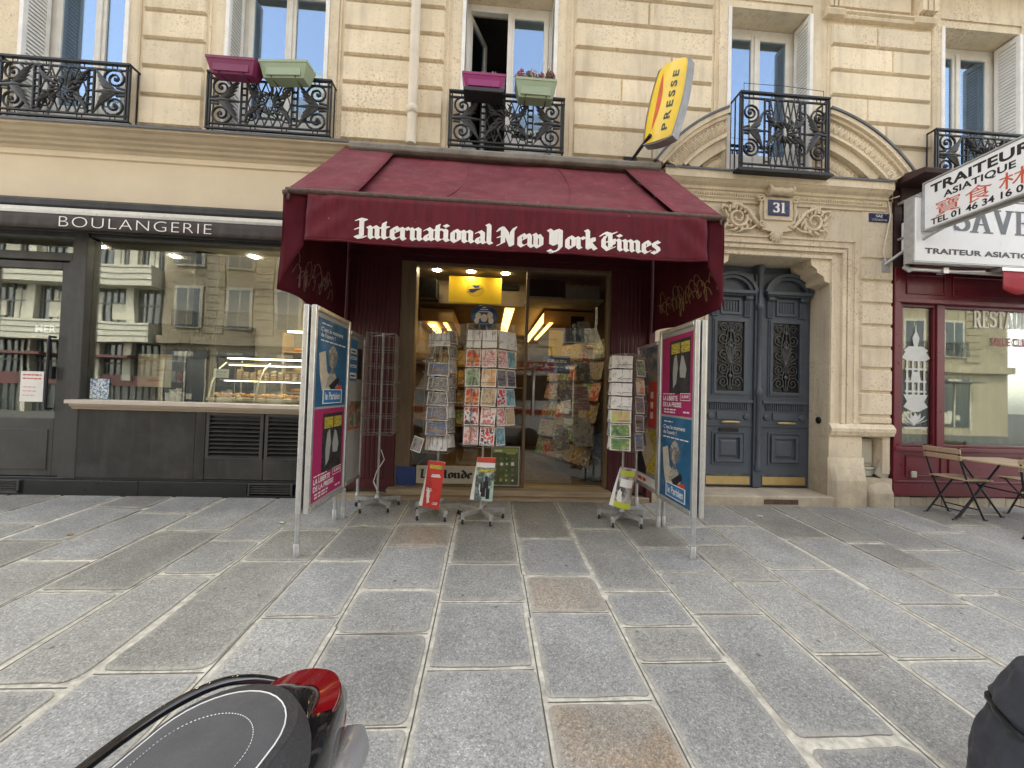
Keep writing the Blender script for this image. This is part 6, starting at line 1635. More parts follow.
g = MB(); g.tube([(5.02, -.03, 3.1), (4.96, -.05, 3.2), (5.0, -.06, 3.45), (5.06, -.05, 3.7), (5.03, -.04, 3.9), (5.12, -.1, 3.92)], .008, 6); g.build('cable', m_pipe, t)
# ================================================================== poster stands
m_pblue = mat('poster_blue', (0.025, 0.105, 0.20), .55, spec=.2, var=.25, scale=3, dirt=.55, dirtc=(.42, .50, .55), world=False)
m_ppink = mat('poster_magenta', (0.36, 0.025, 0.105), .55, var=.05, spec=.2)
m_pgrey = mat('poster_grey', (0.33, 0.32, 0.29), .55, spec=.2, var=.08)
m_pdark = mat('poster_dark', (0.035, 0.033, 0.032), .55, spec=.2, var=.5, scale=12)
m_cream = mat('poster_cream', (0.52, 0.45, 0.33), .5, var=.15, scale=20)
m_statue = mat('poster_statue', (0.34, 0.31, 0.26), .5, var=.5, scale=28)
m_pyel = print_mat('poster_yellow', [(.55, .42, .05), (.08, .07, .03), (.6, .48, .06), (.5, .4, .05)], 'lines', 3, scale=.35)
m_pbox = mat('poster_logo_blue', (0.03, 0.17, 0.36), .35)
m_pwhite = mat('poster_white', (.72, .70, .66), .5)
m_prints = print_mat('poster_prints', [(.06, .12, .05), (.28, .12, .07), (.34, .30, .22), (.10, .16, .08), (.05, .05, .05)], 'blobs', 2, scale=.25)
m_pphoto = print_mat('poster_photo', [(.03, .03, .04), (.12, .15, .22), (.35, .30, .25), (.05, .05, .06)], 'photo', 8, scale=.2)


def poly_rel(g, F, pts, l, mi): g.add([F(p[0], p[1], l) for p in pts], [tuple(range(len(pts)))], mi)


def blue_poster(g, F, u0, u1, z0, z1):
    U = lambda a: u0 + (u1 - u0) * a; Z = lambda b: z0 + (z1 - z0) * b
    R = lambda a, b, c, d_, l, mi: poly_rel(g, F, [(U(a), Z(b)), (U(c), Z(b)), (U(c), Z(d_)), (U(a), Z(d_))], l, mi)
    R(0, 0, 1, 1, .001, 0)
    # folded sheet, weathered bust, tricolour ribbon
    poly_rel(g, F, [(U(.12), Z(.36)), (U(.08), Z(.60)), (U(.26), Z(.64)), (U(.34), Z(.40)), (U(.50), Z(.34)), (U(.44), Z(.2)), (U(.2), Z(.18))], .0016, 1)
    def OV(cx, cz, rx, rz, l, mi, a0=0, a1=360):
        poly_rel(g, F, [(U(cx + rx * math.cos(math.radians(a0 + (a1 - a0) * k / 18))), Z(cz + rz * math.sin(math.radians(a0 + (a1 - a0) * k / 18)))) for k in range(18)], l, mi)
    poly_rel(g, F, [(U(.30), Z(.22)), (U(.36), Z(.34)), (U(.44), Z(.40)), (U(.58), Z(.40)), (U(.66), Z(.33)), (U(.72), Z(.22))], .0020, 2)      # draped shoulders
    OV(.50, .56, .145, .115, .0022, 13)                                     # wavy hair
    for k in range(7): OV(.50 + .13 * math.cos(math.radians(20 + k * 23)), .57 + .10 * math.sin(math.radians(20 + k * 23)), .045, .03, .0023 + .00002 * k, 2 if k % 2 else 13)
    for k in range(5): OV(.43 + .035 * k, .67 + .012 * (2 - abs(k - 2)), .022, .035, .0025 + .00002 * k, 2)
    poly_rel(g, F, [(U(.45), Z(.38)), (U(.45), Z(.47)), (U(.55), Z(.47)), (U(.55), Z(.38))], .0026, 13)
    OV(.50, .535, .085, .085, .0028, 2); OV(.50, .535, .085, .085, .0030, 13, -80, 80)
    for a in (.465, .535): OV(a, .55, .018, .009, .0032, 13)
    OV(.505, .525, .010, .026, .0032, 13); OV(.50, .487, .024, .006, .0032, 13)
    poly_rel(g, F, [(U(.40), Z(.24)), (U(.70), Z(.36)), (U(.76), Z(.30)), (U(.52), Z(.18))], .003, 3); poly_rel(g, F, [(U(.62), Z(.22)), (U(.82), Z(.26)), (U(.86), Z(.18)), (U(.66), Z(.16))], .003, 4)
    R(.22, .03, .86, .20, .0034, 5); R(.25, .04, .83, .19, .0038, 6)
    T = lambda s, a, b, c, d_, l=.0042, bold=.02: text_into(g, s, U(a), U(b), Z(c), Z(d_), lambda x, z: F(x, z, l), bold, 1.0, 5)
    def BR(a, b, c, d_, l):
        q = a; rr = random.Random(5)
        while q < b - .02:
            q2 = min(b, q + rr.uniform(.05, .14)); R(q, c, q2, d_, l, 5); q = q2 + .022
    T('le Parisien', .29, .79, .075, .165, .0044, .02)
    T("C'est le moment", .10, .82, .855, .905); T("de l'ouvrir !", .10, .55, .79, .84); BR(.10, .92, .745, .76, .0042); BR(.12, .42, .937, .952, .0042)


def pink_poster(g, F, u0, u1, z0, z1):
    U = lambda a: u0 + (u1 - u0) * a; Z = lambda b: z0 + (z1 - z0) * b
    R = lambda a, b, c, d_, l, mi: poly_rel(g, F, [(U(a), Z(b)), (U(c), Z(b)), (U(c), Z(d_)), (U(a), Z(d_))], l, mi)
    R(0, 0, 1, 1, .001, 7); R(.27, .27, .93, .94, .0016, 8); R(.32, .77, .60, .90, .002, 9); R(.63, .77, .90, .90, .002, 9)
    poly_rel(g, F, [(U(.42), Z(.72)), (U(.50), Z(.76)), (U(.55), Z(.6)), (U(.50), Z(.40)), (U(.40), Z(.34)), (U(.38), Z(.54))], .002, 10)
    poly_rel(g, F, [(U(.66), Z(.74)), (U(.72), Z(.72)), (U(.82), Z(.56)), (U(.78), Z(.46)), (U(.62), Z(.47)), (U(.60), Z(.58))], .002, 10)
    T = lambda s, a, b, c, d_, l=.0024, bold=.03: text_into(g, s, U(a), U(b), Z(c), Z(d_), lambda x, z: F(x, z, l), bold, 1.0, 5)
    def BR(a, b, c, d_):
        q = a; rr = random.Random(7)
        while q < b - .02:
            q2 = min(b, q + rr.uniform(.06, .14)); R(q, c, q2, d_, .0024, 5); q = q2 + .022
    T('LA LIBERTE', .06, .56, .185, .245); T('DE LA PRESSE', .06, .68, .105, .165); BR(.10, .52, .062, .08); BR(.10, .48, .028, .045); BR(.06, .45, .264, .277)
    T('2,50\u20ac', .68, .90, .215, .255)
    for q in ((.64, .19, .94, .197), (.64, .27, .94, .277), (.64, .197, .65, .27), (.93, .197, .94, .27)): R(*q, .0024, 5)
    BR(.74, .92, .042, .06)


PM = [m_pblue, m_cream, m_statue, m_signb, m_signr, m_pwhite, m_pbox, m_ppink, m_pdark, m_pyel, m_pgrey, m_prints, m_pphoto, mat('poster_statue_shade', (.16, .145, .125), .5, var=.4, scale=30)]


def stand(name, label, x, y0, y1, z0, z1, face, fill, feet, th=.045, group=None):
    """upright frame in the plane x, from y0 (front) to y1 (shop); face=+1 shows towards +x"""
    t = thing(name, label, 'poster stand', (x, (y0 + y1) / 2, gz((y0 + y1) / 2)))
    g = MB(); w_ = .045; r_ = .0
    xa, xb = x - th / 2, x + th / 2
    g.box(xa, xb, y0, y0 + w_, z0, z1); g.box(xa, xb, y1 - w_, y1, z0, z1); g.box(xa, xb, y0 + w_, y1 - w_, z0, z0 + w_); g.box(xa, xb, y0 + w_, y1 - w_, z1 - w_, z1)
    g.build('frame', m_alu, t, bevel=.012, seg=3)
    g = MB(); g.box(x - .006, x + .006, y0 + w_ - .003, y1 - w_ + .003, z0 + w_ - .003, z1 - w_ + .003); g.build('back_board', m_pgrey, t)
    g = MB()
    if face > 0: F = lambda u, z, l: (x + .007 + l, y0 + w_ + u, z)       # seen from +x, left hand is the front edge
    else: F = lambda u, z, l: (x - .007 - l, y1 - w_ - u, z)
    fill(g, F, (y1 - y0) - 2 * w_)
    g.build('poster', PM, t)
    for fy in feet:
        g = MB(); g.tube([(x, fy, gz(fy) + .004), (x, fy, z0 + .01)], .018, 10); g.lathe([(.024, gz(fy)), (.024, gz(fy) + .10), (.019, gz(fy) + .105)], (x, fy, 0), 10)
        g.build('leg', m_alud, t)
    return t


def fill_left(g, F, W):
    blue_poster(g, F, .015, W - .015, 1.115, 1.87); pink_poster(g, F, .015, W - .015, .32, 1.095)
def fill_right(g, F, W):
    pink_poster(g, F, .015, W - .015, 1.115, 1.88); blue_poster(g, F, .015, W - .015, .31, 1.095)
def fill_grey(g, F, W):
    R = lambda a, b, c, d_, l, mi: poly_rel(g, F, [(a * W, b), (c * W, b), (c * W, d_), (a * W, d_)], l, mi)
    R(0.02, .3, .98, 1.82, .0006, 10)
    R(.04, 1.36, .55, 1.80, .001, 6); R(.58, 1.38, .92, 1.72, .001, 3)
    for k, h_ in enumerate((.09, .05, .05, .10)):
        z = 1.70 - k * .085; R(.08, z - h_ * .6, .50, z, .0014, 5)
        R(.12, z - h_ * .42, .40 + .03 * (k % 2), z - h_ * .24, .0018, 3)
    R(.05, .86, .95, 1.14, .001, 11); R(.05, .84, .95, .858, .0012, 4)
def fill_mags(g, F, W):
    R = lambda a, b, c, d_, l, mi: poly_rel(g, F, [(a * W, b), (c * W, b), (c * W, d_), (a * W, d_)], l, mi)
    R(.02, .3, .98, 1.85, .0006, 12); R(.55, .95, .97, 1.45, .0012, 4); R(.04, .42, .50, .92, .0012, 3); R(.52, .46, .96, .93, .0012, 9)
    poly_rel(g, F, [(.1 * W, .75), (.5 * W, .95), (.9 * W, .7), (.5 * W, .5)], .0016, 1); R(.03, .31, .97, .41, .0014, 5)
    R(.08, .335, .3, .375, .002, 4); R(.34, .335, .5, .375, .002, 4)
    for k in range(3): R(.66, 1.05 + k * .11, .80, 1.12 + k * .11, .0022, 5)


def bare(g, F, W): g.add([F(0, .31, 0), F(W, .31, 0), F(W, 1.88, 0), F(0, 1.88, 0)], [(0, 1, 2, 3)], 10)


stand('poster_stand', 'left aluminium poster stand with blue poster above the magenta poster', -1.425, -1.40, -.60, .255, 1.955, 1, fill_left, (-.56,))
stand('poster_stand', 'empty aluminium frame standing back to back with the left blue and magenta stand', -1.487, -1.40, -.60, .255, 1.955, -1, bare, (-1.385, -.62))
stand('poster_stand', 'dim grey poster stand with notices and small pictures beside the empty wire rack', -1.44, -.585, -.06, .27, 1.88, 1, fill_grey, (-.09,))
stand('poster_stand', 'right aluminium poster stand with magenta poster above the blue poster', 1.79, -1.41, -.70, .26, 1.965, -1, fill_right, (-1.395, -.72))
stand('poster_stand', 'empty aluminium frame standing back to back with the right magenta and blue stand', 1.852, -1.41, -.70, .26, 1.965, 1, bare, (-.70,))
stand('poster_stand', 'right hand stand crowded with magazine covers between the card rack and the magenta poster', 1.80, -.685, -.08, .27, 1.88, -1, fill_mags, (-.11,))

# ================================================================== card racks
def caster(g, x, y, z):
    g.box(x - .016, x + .016, y - .02, y + .02, z + .05, z + .075)
    for s in (-1, 1): g.box(x + s * .013 - .002, x + s * .013 + .002, y - .018, y + .012, z + .02, z + .052)
    g.lathe([(.0, -.010), (.022, -.011), (.026, -.006), (.026, .006), (.022, .011), (0, .010)], (x, y - .01, z + .026), 12, 1, axis='x')


def rack(label, x, y, rot, top, zlow, half, arms=5, arm=.25, bars=True, wire=None, rows=8, sides=4, pole=.013):
    z0 = gz(y)
    t = thing('card_rack', label, 'card rack', (x, y, z0), rot)
    g = MB(); g.tube([(0, 0, .09), (0, 0, top - z0)], pole, 10); g.lathe([(.0, .06), (.035, .06), (.035, .10), (.018, .13), (.014, .15)], (0, 0, 0), 12); g.build('pole', m_alud, t, local=True)
    for k in range(arms):
        a_ = 2 * PI * k / arms + .35; c, s = math.cos(a_), math.sin(a_)
        g = MB(); g.X = Matrix.Rotation(a_, 4, 'Z'); g.prism([(-.018, .072), (.018, .072), (.022, .108), (-.022, .108)], .02, arm, 'x'); g.X = None
        caster(g, c * arm * .95, s * arm * .95, 0 + (gz(y + s * arm) - z0) * 0)
        g.build('castor_arm', [m_alud, m_rubber], t, local=True)
    g = MB(); h0, h1 = zlow - z0, top - z0 - .02
    m = half; n = sides
    P = [(m / math.cos(PI / n) * math.cos(2 * PI * k / n + PI / n), m / math.cos(PI / n) * math.sin(2 * PI * k / n + PI / n)) for k in range(n)]
    for k in range(n):
        a, b = P[k], P[(k + 1) % n]
        nv = 5
        for j in range(nv):
            q = (a[0] + (b[0] - a[0]) * j / nv, a[1] + (b[1] - a[1]) * j / nv)
            g.tube([(q[0], q[1], h0), (q[0], q[1], h1)], .0028, 4)
        for r_ in range(rows + 1):
            z = h0 + (h1 - h0) * r_ / rows
            g.tube([(a[0], a[1], z), (b[0], b[1], z)], .0028, 4)
            if r_ < rows:   # little basket lip
                ox, oy = math.cos(2 * PI * (k + 1) / n) * .03, math.sin(2 * PI * (k + 1) / n) * .03
                g.tube([(a[0], a[1], z + .005), (a[0] + ox, a[1] + oy, z + .03), (b[0] + ox, b[1] + oy, z + .03), (b[0], b[1], z + .005)], .0024, 4)
        for z in (h0, h1): g.tube([(0, 0, z), (a[0], a[1], z)], .003, 4)
    g.build('wire_basket', wire or m_wire, t, local=True)
    return t


rack('empty wire display rack on a castor base beside the grey poster stand', -1.17, -.27, .1, 1.90, .79, .15, rows=6)
rack('wire rack of curled black and white photo postcards on grey castor base', -.50, -.47, -.15, 1.95, .64, .13, rows=8)
rack('greeting card rack with a round blue topper before the shop window', -.03, -.56, -.22, 1.99, .73, .17, rows=6)
rack('wire rack of white and green cards beside the right magenta poster stand', 1.45, -.60, -.12, 1.74, .72, .15, rows=7, sides=8)

PAL = {
    'gray': ('black and white', [(.05, .05, .05), (.40, .39, .37), (.12, .12, .12), (.62, .60, .57)], 'photo'),
    'pale': ('pale grey', [(.12, .12, .12), (.50, .49, .46), (.66, .64, .61), (.70, .69, .66), (.70, .69, .66)], 'photo'),
    'sky': ('blue skied', [(.10, .09, .09), (.35, .27, .20), (.07, .15, .35), (.45, .47, .50)], 'bands'),
    'red': ('red and orange', [(.55, .05, .03), (.60, .20, .04), (.62, .50, .40), (.35, .03, .03)], 'blobs'),
    'rose': ('rose and white', [(.68, .55, .50), (.60, .20, .20), (.70, .66, .62), (.45, .10, .12)], 'blobs'),
    'green': ('leaf green', [(.12, .25, .09), (.42, .50, .36), (.06, .14, .05), (.55, .58, .48)], 'photo'),
    'burst': ('red starburst', [(.62, .05, .05), (.68, .66, .64), (.05, .05, .06), (.60, .05, .05)], 'blobs'),
    'yellow': ('yellow', [(.66, .52, .15), (.66, .62, .50), (.60, .25, .06), (.68, .60, .35)], 'photo'),
    'teal': ('teal blue', [(.08, .28, .34), (.30, .48, .50), (.05, .16, .22), (.55, .60, .58)], 'photo'),
    'white': ('white', [(.20, .18, .17), (.58, .55, .50), (.72, .71, .68), (.74, .73, .70), (.74, .73, .70), (.70, .66, .60)], 'photo'),
    'lime': ('lime green', [(.35, .46, .10), (.45, .55, .16), (.62, .30, .22), (.40, .50, .14)], 'photo'),
    'forest': ('dark green landscape', [(.03, .10, .05), (.08, .22, .09), (.20, .28, .05), (.50, .52, .45)], 'photo'),
    'town': ('old town view', [(.12, .07, .04), (.38, .25, .12), (.10, .12, .25), (.50, .40, .28)], 'bands'),
    'dark': ('dark blue evening', [(.03, .03, .05), (.08, .10, .17), (.25, .20, .18), (.05, .05, .07)], 'bands'),
    'kraft': ('brown', [(.30, .20, .10), (.44, .32, .18), (.55, .45, .3), (.2, .12, .07)], 'photo'),
}
cardm = {}
for i, (k, v) in enumerate(PAL.items()):
    cardm[k] = [print_mat('card_%s_%d' % (k, j), v[1], v[2], i * 2.3 + j * 5.1, scale=.42 + .3 * j) for j in range(2)]
ORD = ['lowest', 'second lowest', 'third', 'fourth', 'fifth', 'sixth', 'seventh', 'topmost']
cnt = [0]


def card(x, y, z, yaw, w_, h_, pal, label, lean=8, roll=0, curl=0.0, group=None):
    cnt[0] += 1
    g = MB()
    g.X = Matrix.Translation((x, y, z)) @ Matrix.Rotation(yaw, 4, 'Z') @ Matrix.Rotation(math.radians(-lean), 4, 'X') @ Matrix.Rotation(math.radians(roll), 4, 'Y')
    fn = lambda u, v: ((u - .5) * w_, -.006 + curl * ((2 * u - 1) ** 2), v * h_)
    g.grid(fn, 6 if curl else 1, 1, 0)
    b = .06
    g.grid(lambda u, v: ((u - .5) * w_ * (1 - 2 * b), -.0075 + curl * ((2 * (u - .5) * (1 - 2 * b)) ** 2), (b + v * (1 - 2 * b)) * h_), 6 if curl else 1, 1, 1)
    return tag(g.build('greeting_card' if not curl else 'postcard', [m_paper, cardm[pal][cnt[0] % 2]]), label, 'card', group)


def column(rx, ry, yaw, off, dx, z0, dz, pals, w_, h_, where, curl=0.0, lean=8, group=None):
    """pals from the lowest card up"""
    nx, ny = math.sin(yaw), -math.cos(yaw)          # outward
    for i, p in enumerate(pals):
        if p is None: continue
        x = rx + nx * off + math.cos(yaw) * dx; y = ry + ny * off + math.sin(yaw) * dx
        pos = 'topmost' if i == len(pals) - 1 else ORD[i]
        card(x, y, z0 + i * dz, yaw + rnd.uniform(-.05, .05), w_, h_, p, '%s card, %s %s' % (PAL[p][0], pos, where), lean, rnd.uniform(-2.5, 2.5), curl, group)


G2 = 'photo postcards on the left rack'; G3 = 'greeting cards on the middle rack'; G4 = 'cards on the right rack'
column(-.47, -.47, -.20, .14, -.02, .67, .153, ['pale', 'sky', 'sky', 'gray', 'gray', 'sky', None, 'pale'], .235, .14, 'front column of the photo postcard rack', .022, 10, G2)
column(-.46, -.47, .95, .14, -.02, .70, .153, ['pale', 'gray', 'pale', 'gray', 'gray', 'pale', 'gray', 'gray'], .14, .14, 'side column of the photo postcard rack', .016, 10, G2)
card(-.72, -.62, .66, -.35, .12, .15, 'gray', 'black and white photo postcard tilted off the lower left of the photo rack', 8, 14, .01, G2)
c3 = (-.03, -.56)
column(c3[0], c3[1], -.22, .178, -.088, .75, .195, ['rose', 'burst', 'red', 'green', 'red', 'white'], .15, .185, 'left front column of the middle rack', 0, 8, G3)
column(c3[0], c3[1], -.22, .178, .078, .75, .195, ['burst', 'rose', 'kraft', 'yellow', 'rose', 'white'], .15, .185, 'right front column of the middle rack', 0, 8, G3)
s_yaw = .78
px_, py_ = math.sin(-.22) * .178 + math.cos(-.22) * .165, -math.cos(-.22) * .178 + math.sin(-.22) * .165
off_ = px_ * math.sin(s_yaw) - py_ * math.cos(s_yaw); dx_ = px_ * math.cos(s_yaw) + py_ * math.sin(s_yaw)
column(c3[0], c3[1], s_yaw, off_, dx_ + .075, .75, .195, ['teal', 'rose', 'burst', 'dark', 'rose', 'white'], .13, .185, 'near side column of the middle rack', 0, 8, G3)
column(c3[0], c3[1], -1.25, .178, .07, .75, .195, ['red', 'teal', 'rose', 'yellow', 'green', 'white'], .13, .185, 'front side column left of the middle rack', 0, 8, G3)
column(-.47, -.47, -1.15, .15, .0, .70, .153, ['gray', 'pale', 'gray', 'gray', 'pale', 'gray', 'gray', 'pale'], .14, .13, 'edge column left of the photo postcard rack', .014, 10, G2)
column(c3[0], c3[1], s_yaw, off_, dx_ + .215, .75, .195, [None, 'kraft', 'teal', 'dark', 'teal', 'white'], .13, .185, 'far side column of the middle rack', 0, 8, G3)
c4 = (1.45, -.60)
column(c4[0], c4[1], -.36, .165, -.03, .73, .14, ['forest', 'forest', 'lime', 'white', 'white', 'white', 'pale'], .205, .128, 'in the wide front column of the right rack', 0, 7, G4)
column(c4[0], c4[1], .45, .165, .055, .73, .19, ['sky', 'town', 'town', 'yellow', 'green'], .125, .175, 'in the middle column of the right rack', 0, 7, G4)
column(c4[0], c4[1], .85, .165, .15, .75, .16, ['dark', 'town', 'dark', 'sky', 'dark', 'town'], .12, .15, 'in the shaded column of the right rack', 0, 7, G4)
column(c4[0], c4[1], -1.2, .165, .0, .73, .14, ['white', 'teal', 'white', 'pale', 'white', 'white', 'white'], .12, .128, 'in the edge-on column left of the wide cards', 0, 7, G4)

# topper of the middle rack, a plain blue round sign with pale shapes
t = thing('rack_topper', 'round dark blue topper sign with pale figures on the middle card rack', 'sign', (-.06, -.60, 1.96))
g = MB(); g.lathe([(0, -.005), (.135, -.005), (.14, 0), (.135, .005), (0, .005)], (0, 0, 0), 26, axis='y'); g.v = [(p[0] - .06, p[1] - .66, p[2] * .8 + 2.06) for p in g.v]; g.build('disc', mat('topper_blue', (.02, .055, .12), .35), t)
g = MB()
for k, (x, z, r_) in enumerate([(-.06, .0, .03), (.0, -.02, .035), (.06, .01, .03), (-.075, -.05, .025), (.07, -.045, .028)]):
    g.lathe([(0, 0), (r_, 0)], (0, 0, 0), 10, axis='y'); n_ = 11 * 0
    L = 20
    for i in range(len(g.v) - L, len(g.v)): g.v[i] = (g.v[i][0] - .06 + x, -.6665 - .0002 * k, g.v[i][2] * 1.2 + 2.06 + z)
for k in range(3): g.box(-.12 + .02 * k, .0 - .02 * k, -.668, -.667, 2.10 + .022 * k, 2.11 + .022 * k)
g.build('figures', m_cream, t)

# newspapers hung at the foot of the racks
m_np = [print_mat('paper_red', [(.50, .03, .02), (.55, .04, .03), (.52, .03, .025), (.42, .02, .02)], 'photo', 1, scale=.25), print_mat('paper_mint', [(.36, .50, .42), (.42, .55, .47), (.05, .06, .06), (.32, .46, .40)], 'photo', 4, scale=.22), print_mat('paper_black', [(.04, .04, .04), (.10, .09, .08), (.45, .42, .40), (.20, .14, .1)], 'photo', 6, scale=.25)]
def hung(x, y, z0, w_, h_, yaw, roll, m, label, bands):
    t = thing('hanging_newspaper', label, 'newspaper', (x, y, z0), yaw)
    R = Matrix.Rotation(math.radians(roll), 4, 'Y')
    def sheet(dy, wob, dx):
        g = MB(); g.X = R
        g.grid(lambda u, v: ((u - .5) * w_ * (1 - .1 * v * 0) + dx * (1 - v), dy + wob * math.sin(u * 5 + v * 4) - .03 * (1 - v) * math.sin(u * 3), v * h_), 8, 8)
        return g
    sheet(.012, .014, -.04).build('inner_sheet', m_paper, t, local=True)
    sheet(.0, .010, 0).build('front_page', m, t, local=True)
    g = MB(); g.X = R
    for (a, b, c, d_, mi) in bands:
        g.grid(lambda u, v: ((a + (b - a) * u - .5) * w_, -.0025 + .010 * math.sin((a + (b - a) * u) * 5 + (c + (d_ - c) * v) * 4) - .03 * (1 - (c + (d_ - c) * v)) * math.sin((a + (b - a) * u) * 3), (c + (d_ - c) * v) * h_), 6, 3, mi)
    g.build('lettering', [m_signr, m_paper, m_pyel, mat('lime_print', (.45, .50, .03), .5), m_signb], t, local=True)
hung(-.53, -.70, .12, .17, .46, -.1, 6, m_np[0], 'red magazine hanging crumpled at the foot of the photo postcard rack', [(.15, .95, .84, .92, 2), (.35, .8, .70, .725, 1), (.3, .85, .665, .69, 1), (.1, .45, .40, .415, 1), (.1, .5, .37, .385, 1), (.1, .42, .34, .355, 1), (.62, .9, .12, .135, 1), (.58, .88, .09, .105, 1)])
hung(-.01, -.79, .22, .18, .42, 0.05, 3, m_np[1], 'mint green magazine with red masthead hanging at the foot of the middle rack', [(.0, 1., .89, 1., 0), (.0, 1., .77, .88, 1), (.1, .95, .66, .74, 2), (.50, .64, .44, .58, 4), (.44, .70, .30, .46, 4), (.36, .56, .10, .31, 4), (.60, .80, .06, .30, 4), (.28, .36, .2, .42, 4)])
hung(1.37, -.80, .17, .16, .40, -.15, 9, m_np[2], 'black magazine with yellow bands hanging at the foot of the right rack', [(.1, .95, .80, .93, 3), (.15, .9, .52, .72, 1), (.0, 1., .0, .14, 3)])
g = MB(); g.tube([(-1.14, -.30, .62), (-1.09, -.34, .52), (-1.16, -.36, .40), (-1.20, -.33, .28), (-1.15, -.30, .15)], .012, 5, flat=(1, .25)); tag(g.build('plastic_strap', m_paper), 'pale plastic strap curling down the pole of the empty wire rack', 'strap')

# ================================================================== bistro furniture
def chair(label, x, y, rot):
    """folding slatted chair, faces local +x"""
    t = thing('bistro_chair', label, 'chair', (x, y, gz(y)), rot, 'folding bistro chairs outside the restaurant')
    W = .172
    for s in (-1, 1):
        g = MB(); g.tube([(-.17, s * W, .83), (-.155, s * W, .70), (-.06, s * W, .44), (.15, s * W, .01), (.19, s * W, .008)], .010, 6); g.build('leg', m_iron, t, local=True)
        g = MB(); g.tube([(.20, s * (W - .025), .44), (-.17, s * (W - .025), .01), (-.21, s * (W - .025), .008)], .010, 6); g.build('leg', m_iron, t, local=True)
        g = MB(); g.tube([(-.09, s * (W - .012), .43), (.24, s * (W - .012), .445)], .009, 6); g.build('seat_rail', m_iron, t, local=True)
    g = MB(); g.tube([(.10, -W, .12), (.10, W, .12)], .007, 6); g.tube([(-.1, -W + .03, .10), (-.1, W - .03, .10)], .007, 6); g.build('stretcher', m_iron, t, local=True)
    g = MB()
    for k in range(7): g.box(-.09 + k * .05, -.05 + k * .05, -.188, .188, .452, .467)
    g.build('seat', m_wood, t, local=True, bevel=.003)
    g = MB()
    for z, x_ in ((.71, -.157), (.785, -.168)):
        g.X = Matrix.Translation((x_, 0, z)) @ Matrix.Rotation(math.radians(-10), 4, 'Y'); g.box(-.008, .008, -.19, .19, -.028, .028)
    g.build('backrest', m_wood, t, local=True, bevel=.003)
    return t
chair('slatted folding chair facing the table with its back to the stone pier', 5.58, -.33, 0.0)
t = thing('bistro_table', 'slatted wooden folding table on crossed black legs outside the red restaurant', 'table', (5.85, -.66, gz(-.66)))
g = MB()
for k in range(9): g.box(5.53 + k * .078, 5.60 + k * .078, -1.02, -.30, .665, .683)
g.build('tabletop', m_wood, t, bevel=.003)
g = MB(); g.box(5.53, 6.225, -.99, -.965, .645, .664); g.box(5.53, 6.225, -.36, -.335, .645, .664); g.build('top_frame', m_iron, t)
for y_, s in ((-.38, 1), (-.95, 1)):
    for a, b in (((5.62, .65), (6.14, gz(y_))), ((6.12, .65), (5.56, gz(y_)))):
        g = MB(); d_ = .014 if a[0] < b[0] else -.014
        g.tube([(a[0], y_ + d_, a[1]), (b[0], y_ + d_, b[1] + .012), (b[0] + (.04 if b[0] > a[0] else -.04), y_ + d_, b[1] + .01)], .011, 6); g.build('leg', m_iron, t)
g = MB(); g.tube([(5.85, -.38, .36), (5.85, -.95, .34)], .008, 6); g.build('stretcher', m_iron, t)
chair('slatted folding chair cut off at the right, nearer the road side of the table', 5.78, -1.02, .35)
chair('slatted folding chair seen behind the table against the restaurant wall', 6.55, -.42, 2.9)

# ================================================================== scooter with its tail towards the shop
m_seat = mat('scooter_seat_vinyl', (.068, .069, .073), .5, var=.12, scale=14, world=False, bump=.15, bscale=220)
m_carbon = mat('scooter_grip_vinyl', (.03, .03, .032), .45, var=.2, scale=30, world=False, bump=.4, bscale=160)
m_gloss = mat('scooter_gloss_black', (.010, .010, .011), .08, var=.1, coat=.8, world=False)
m_pipng = mat('white_piping', (.70, .69, .66), .5)
m_tail = mat('tail_lens_red', (.17, .004, .007), .15, var=.1, coat=.5, world=False)
m_silver = mat('silver_plastic', (.42, .42, .43), .3, .6, var=.08, world=False)
sct = thing('scooter', 'black scooter with white piped seat and red tail light, tail towards the shop', 'scooter', (-.582, -3.568, gz(-3.6)), math.radians(-10))
# local: +y rearwards (to the shop), x to the right; seat top about .74 above ground
def loft(g, secs, n=20, mi=0, cap=True):
    """secs: (y, half width, z bottom, z top, squareness)"""
    vs = []
    for y, hw, zb, zt, sq, cx in secs:
        for j in range(n):
            a = 2 * PI * j / n; c, s = math.cos(a), math.sin(a)
            px = math.copysign(abs(c) ** sq, c) * hw; pz = math.copysign(abs(s) ** sq, s)
            vs.append((cx + px, y, (zb + zt) / 2 + pz * (zt - zb) / 2))
    k = len(secs)
    fs = [(i * n + j, i * n + (j + 1) % n, (i + 1) * n + (j + 1) % n, (i + 1) * n + j) for i in range(k - 1) for j in range(n)]
    g.add(vs, fs, mi, True)
    if cap: g.add(vs[:n] + vs[-n:], [tuple(range(n)), tuple(range(2 * n - 1, n - 1, -1))], mi, True)
SX = .035
def seat_out(s, r_=1.0):
    """plan outline of the seat, s 0..1 from the left front round the tail to the right front"""
    if s < .36: f = s / .36; return (SX - (.125 + .030 * math.sin(f * PI * .6)) * r_, -.62 + .50 * f)
    if s > .64: f = (1 - s) / .36; return (SX + (.125 + .030 * math.sin(f * PI * .6)) * r_, -.62 + .50 * f)
    a = PI - (s - .36) / .28 * PI
    return (SX + .1536 * math.cos(a) * r_, -.12 + .155 * math.sin(a) * r_)
g = MB()
N_ = 60
def seat_fn(u, v):
    r_ = 1 - v; x, y = seat_out(u, 1.0)
    cy = -.30 if y > -.30 else y
    cx_ = SX
    px = cx_ + (x - cx_) * r_; py = cy + (y - cy) * r_
    z = .735 - .022 * (r_ ** 3) + (.02 if y < -.4 else .0) * (1 - r_)
    return (px, py, z)
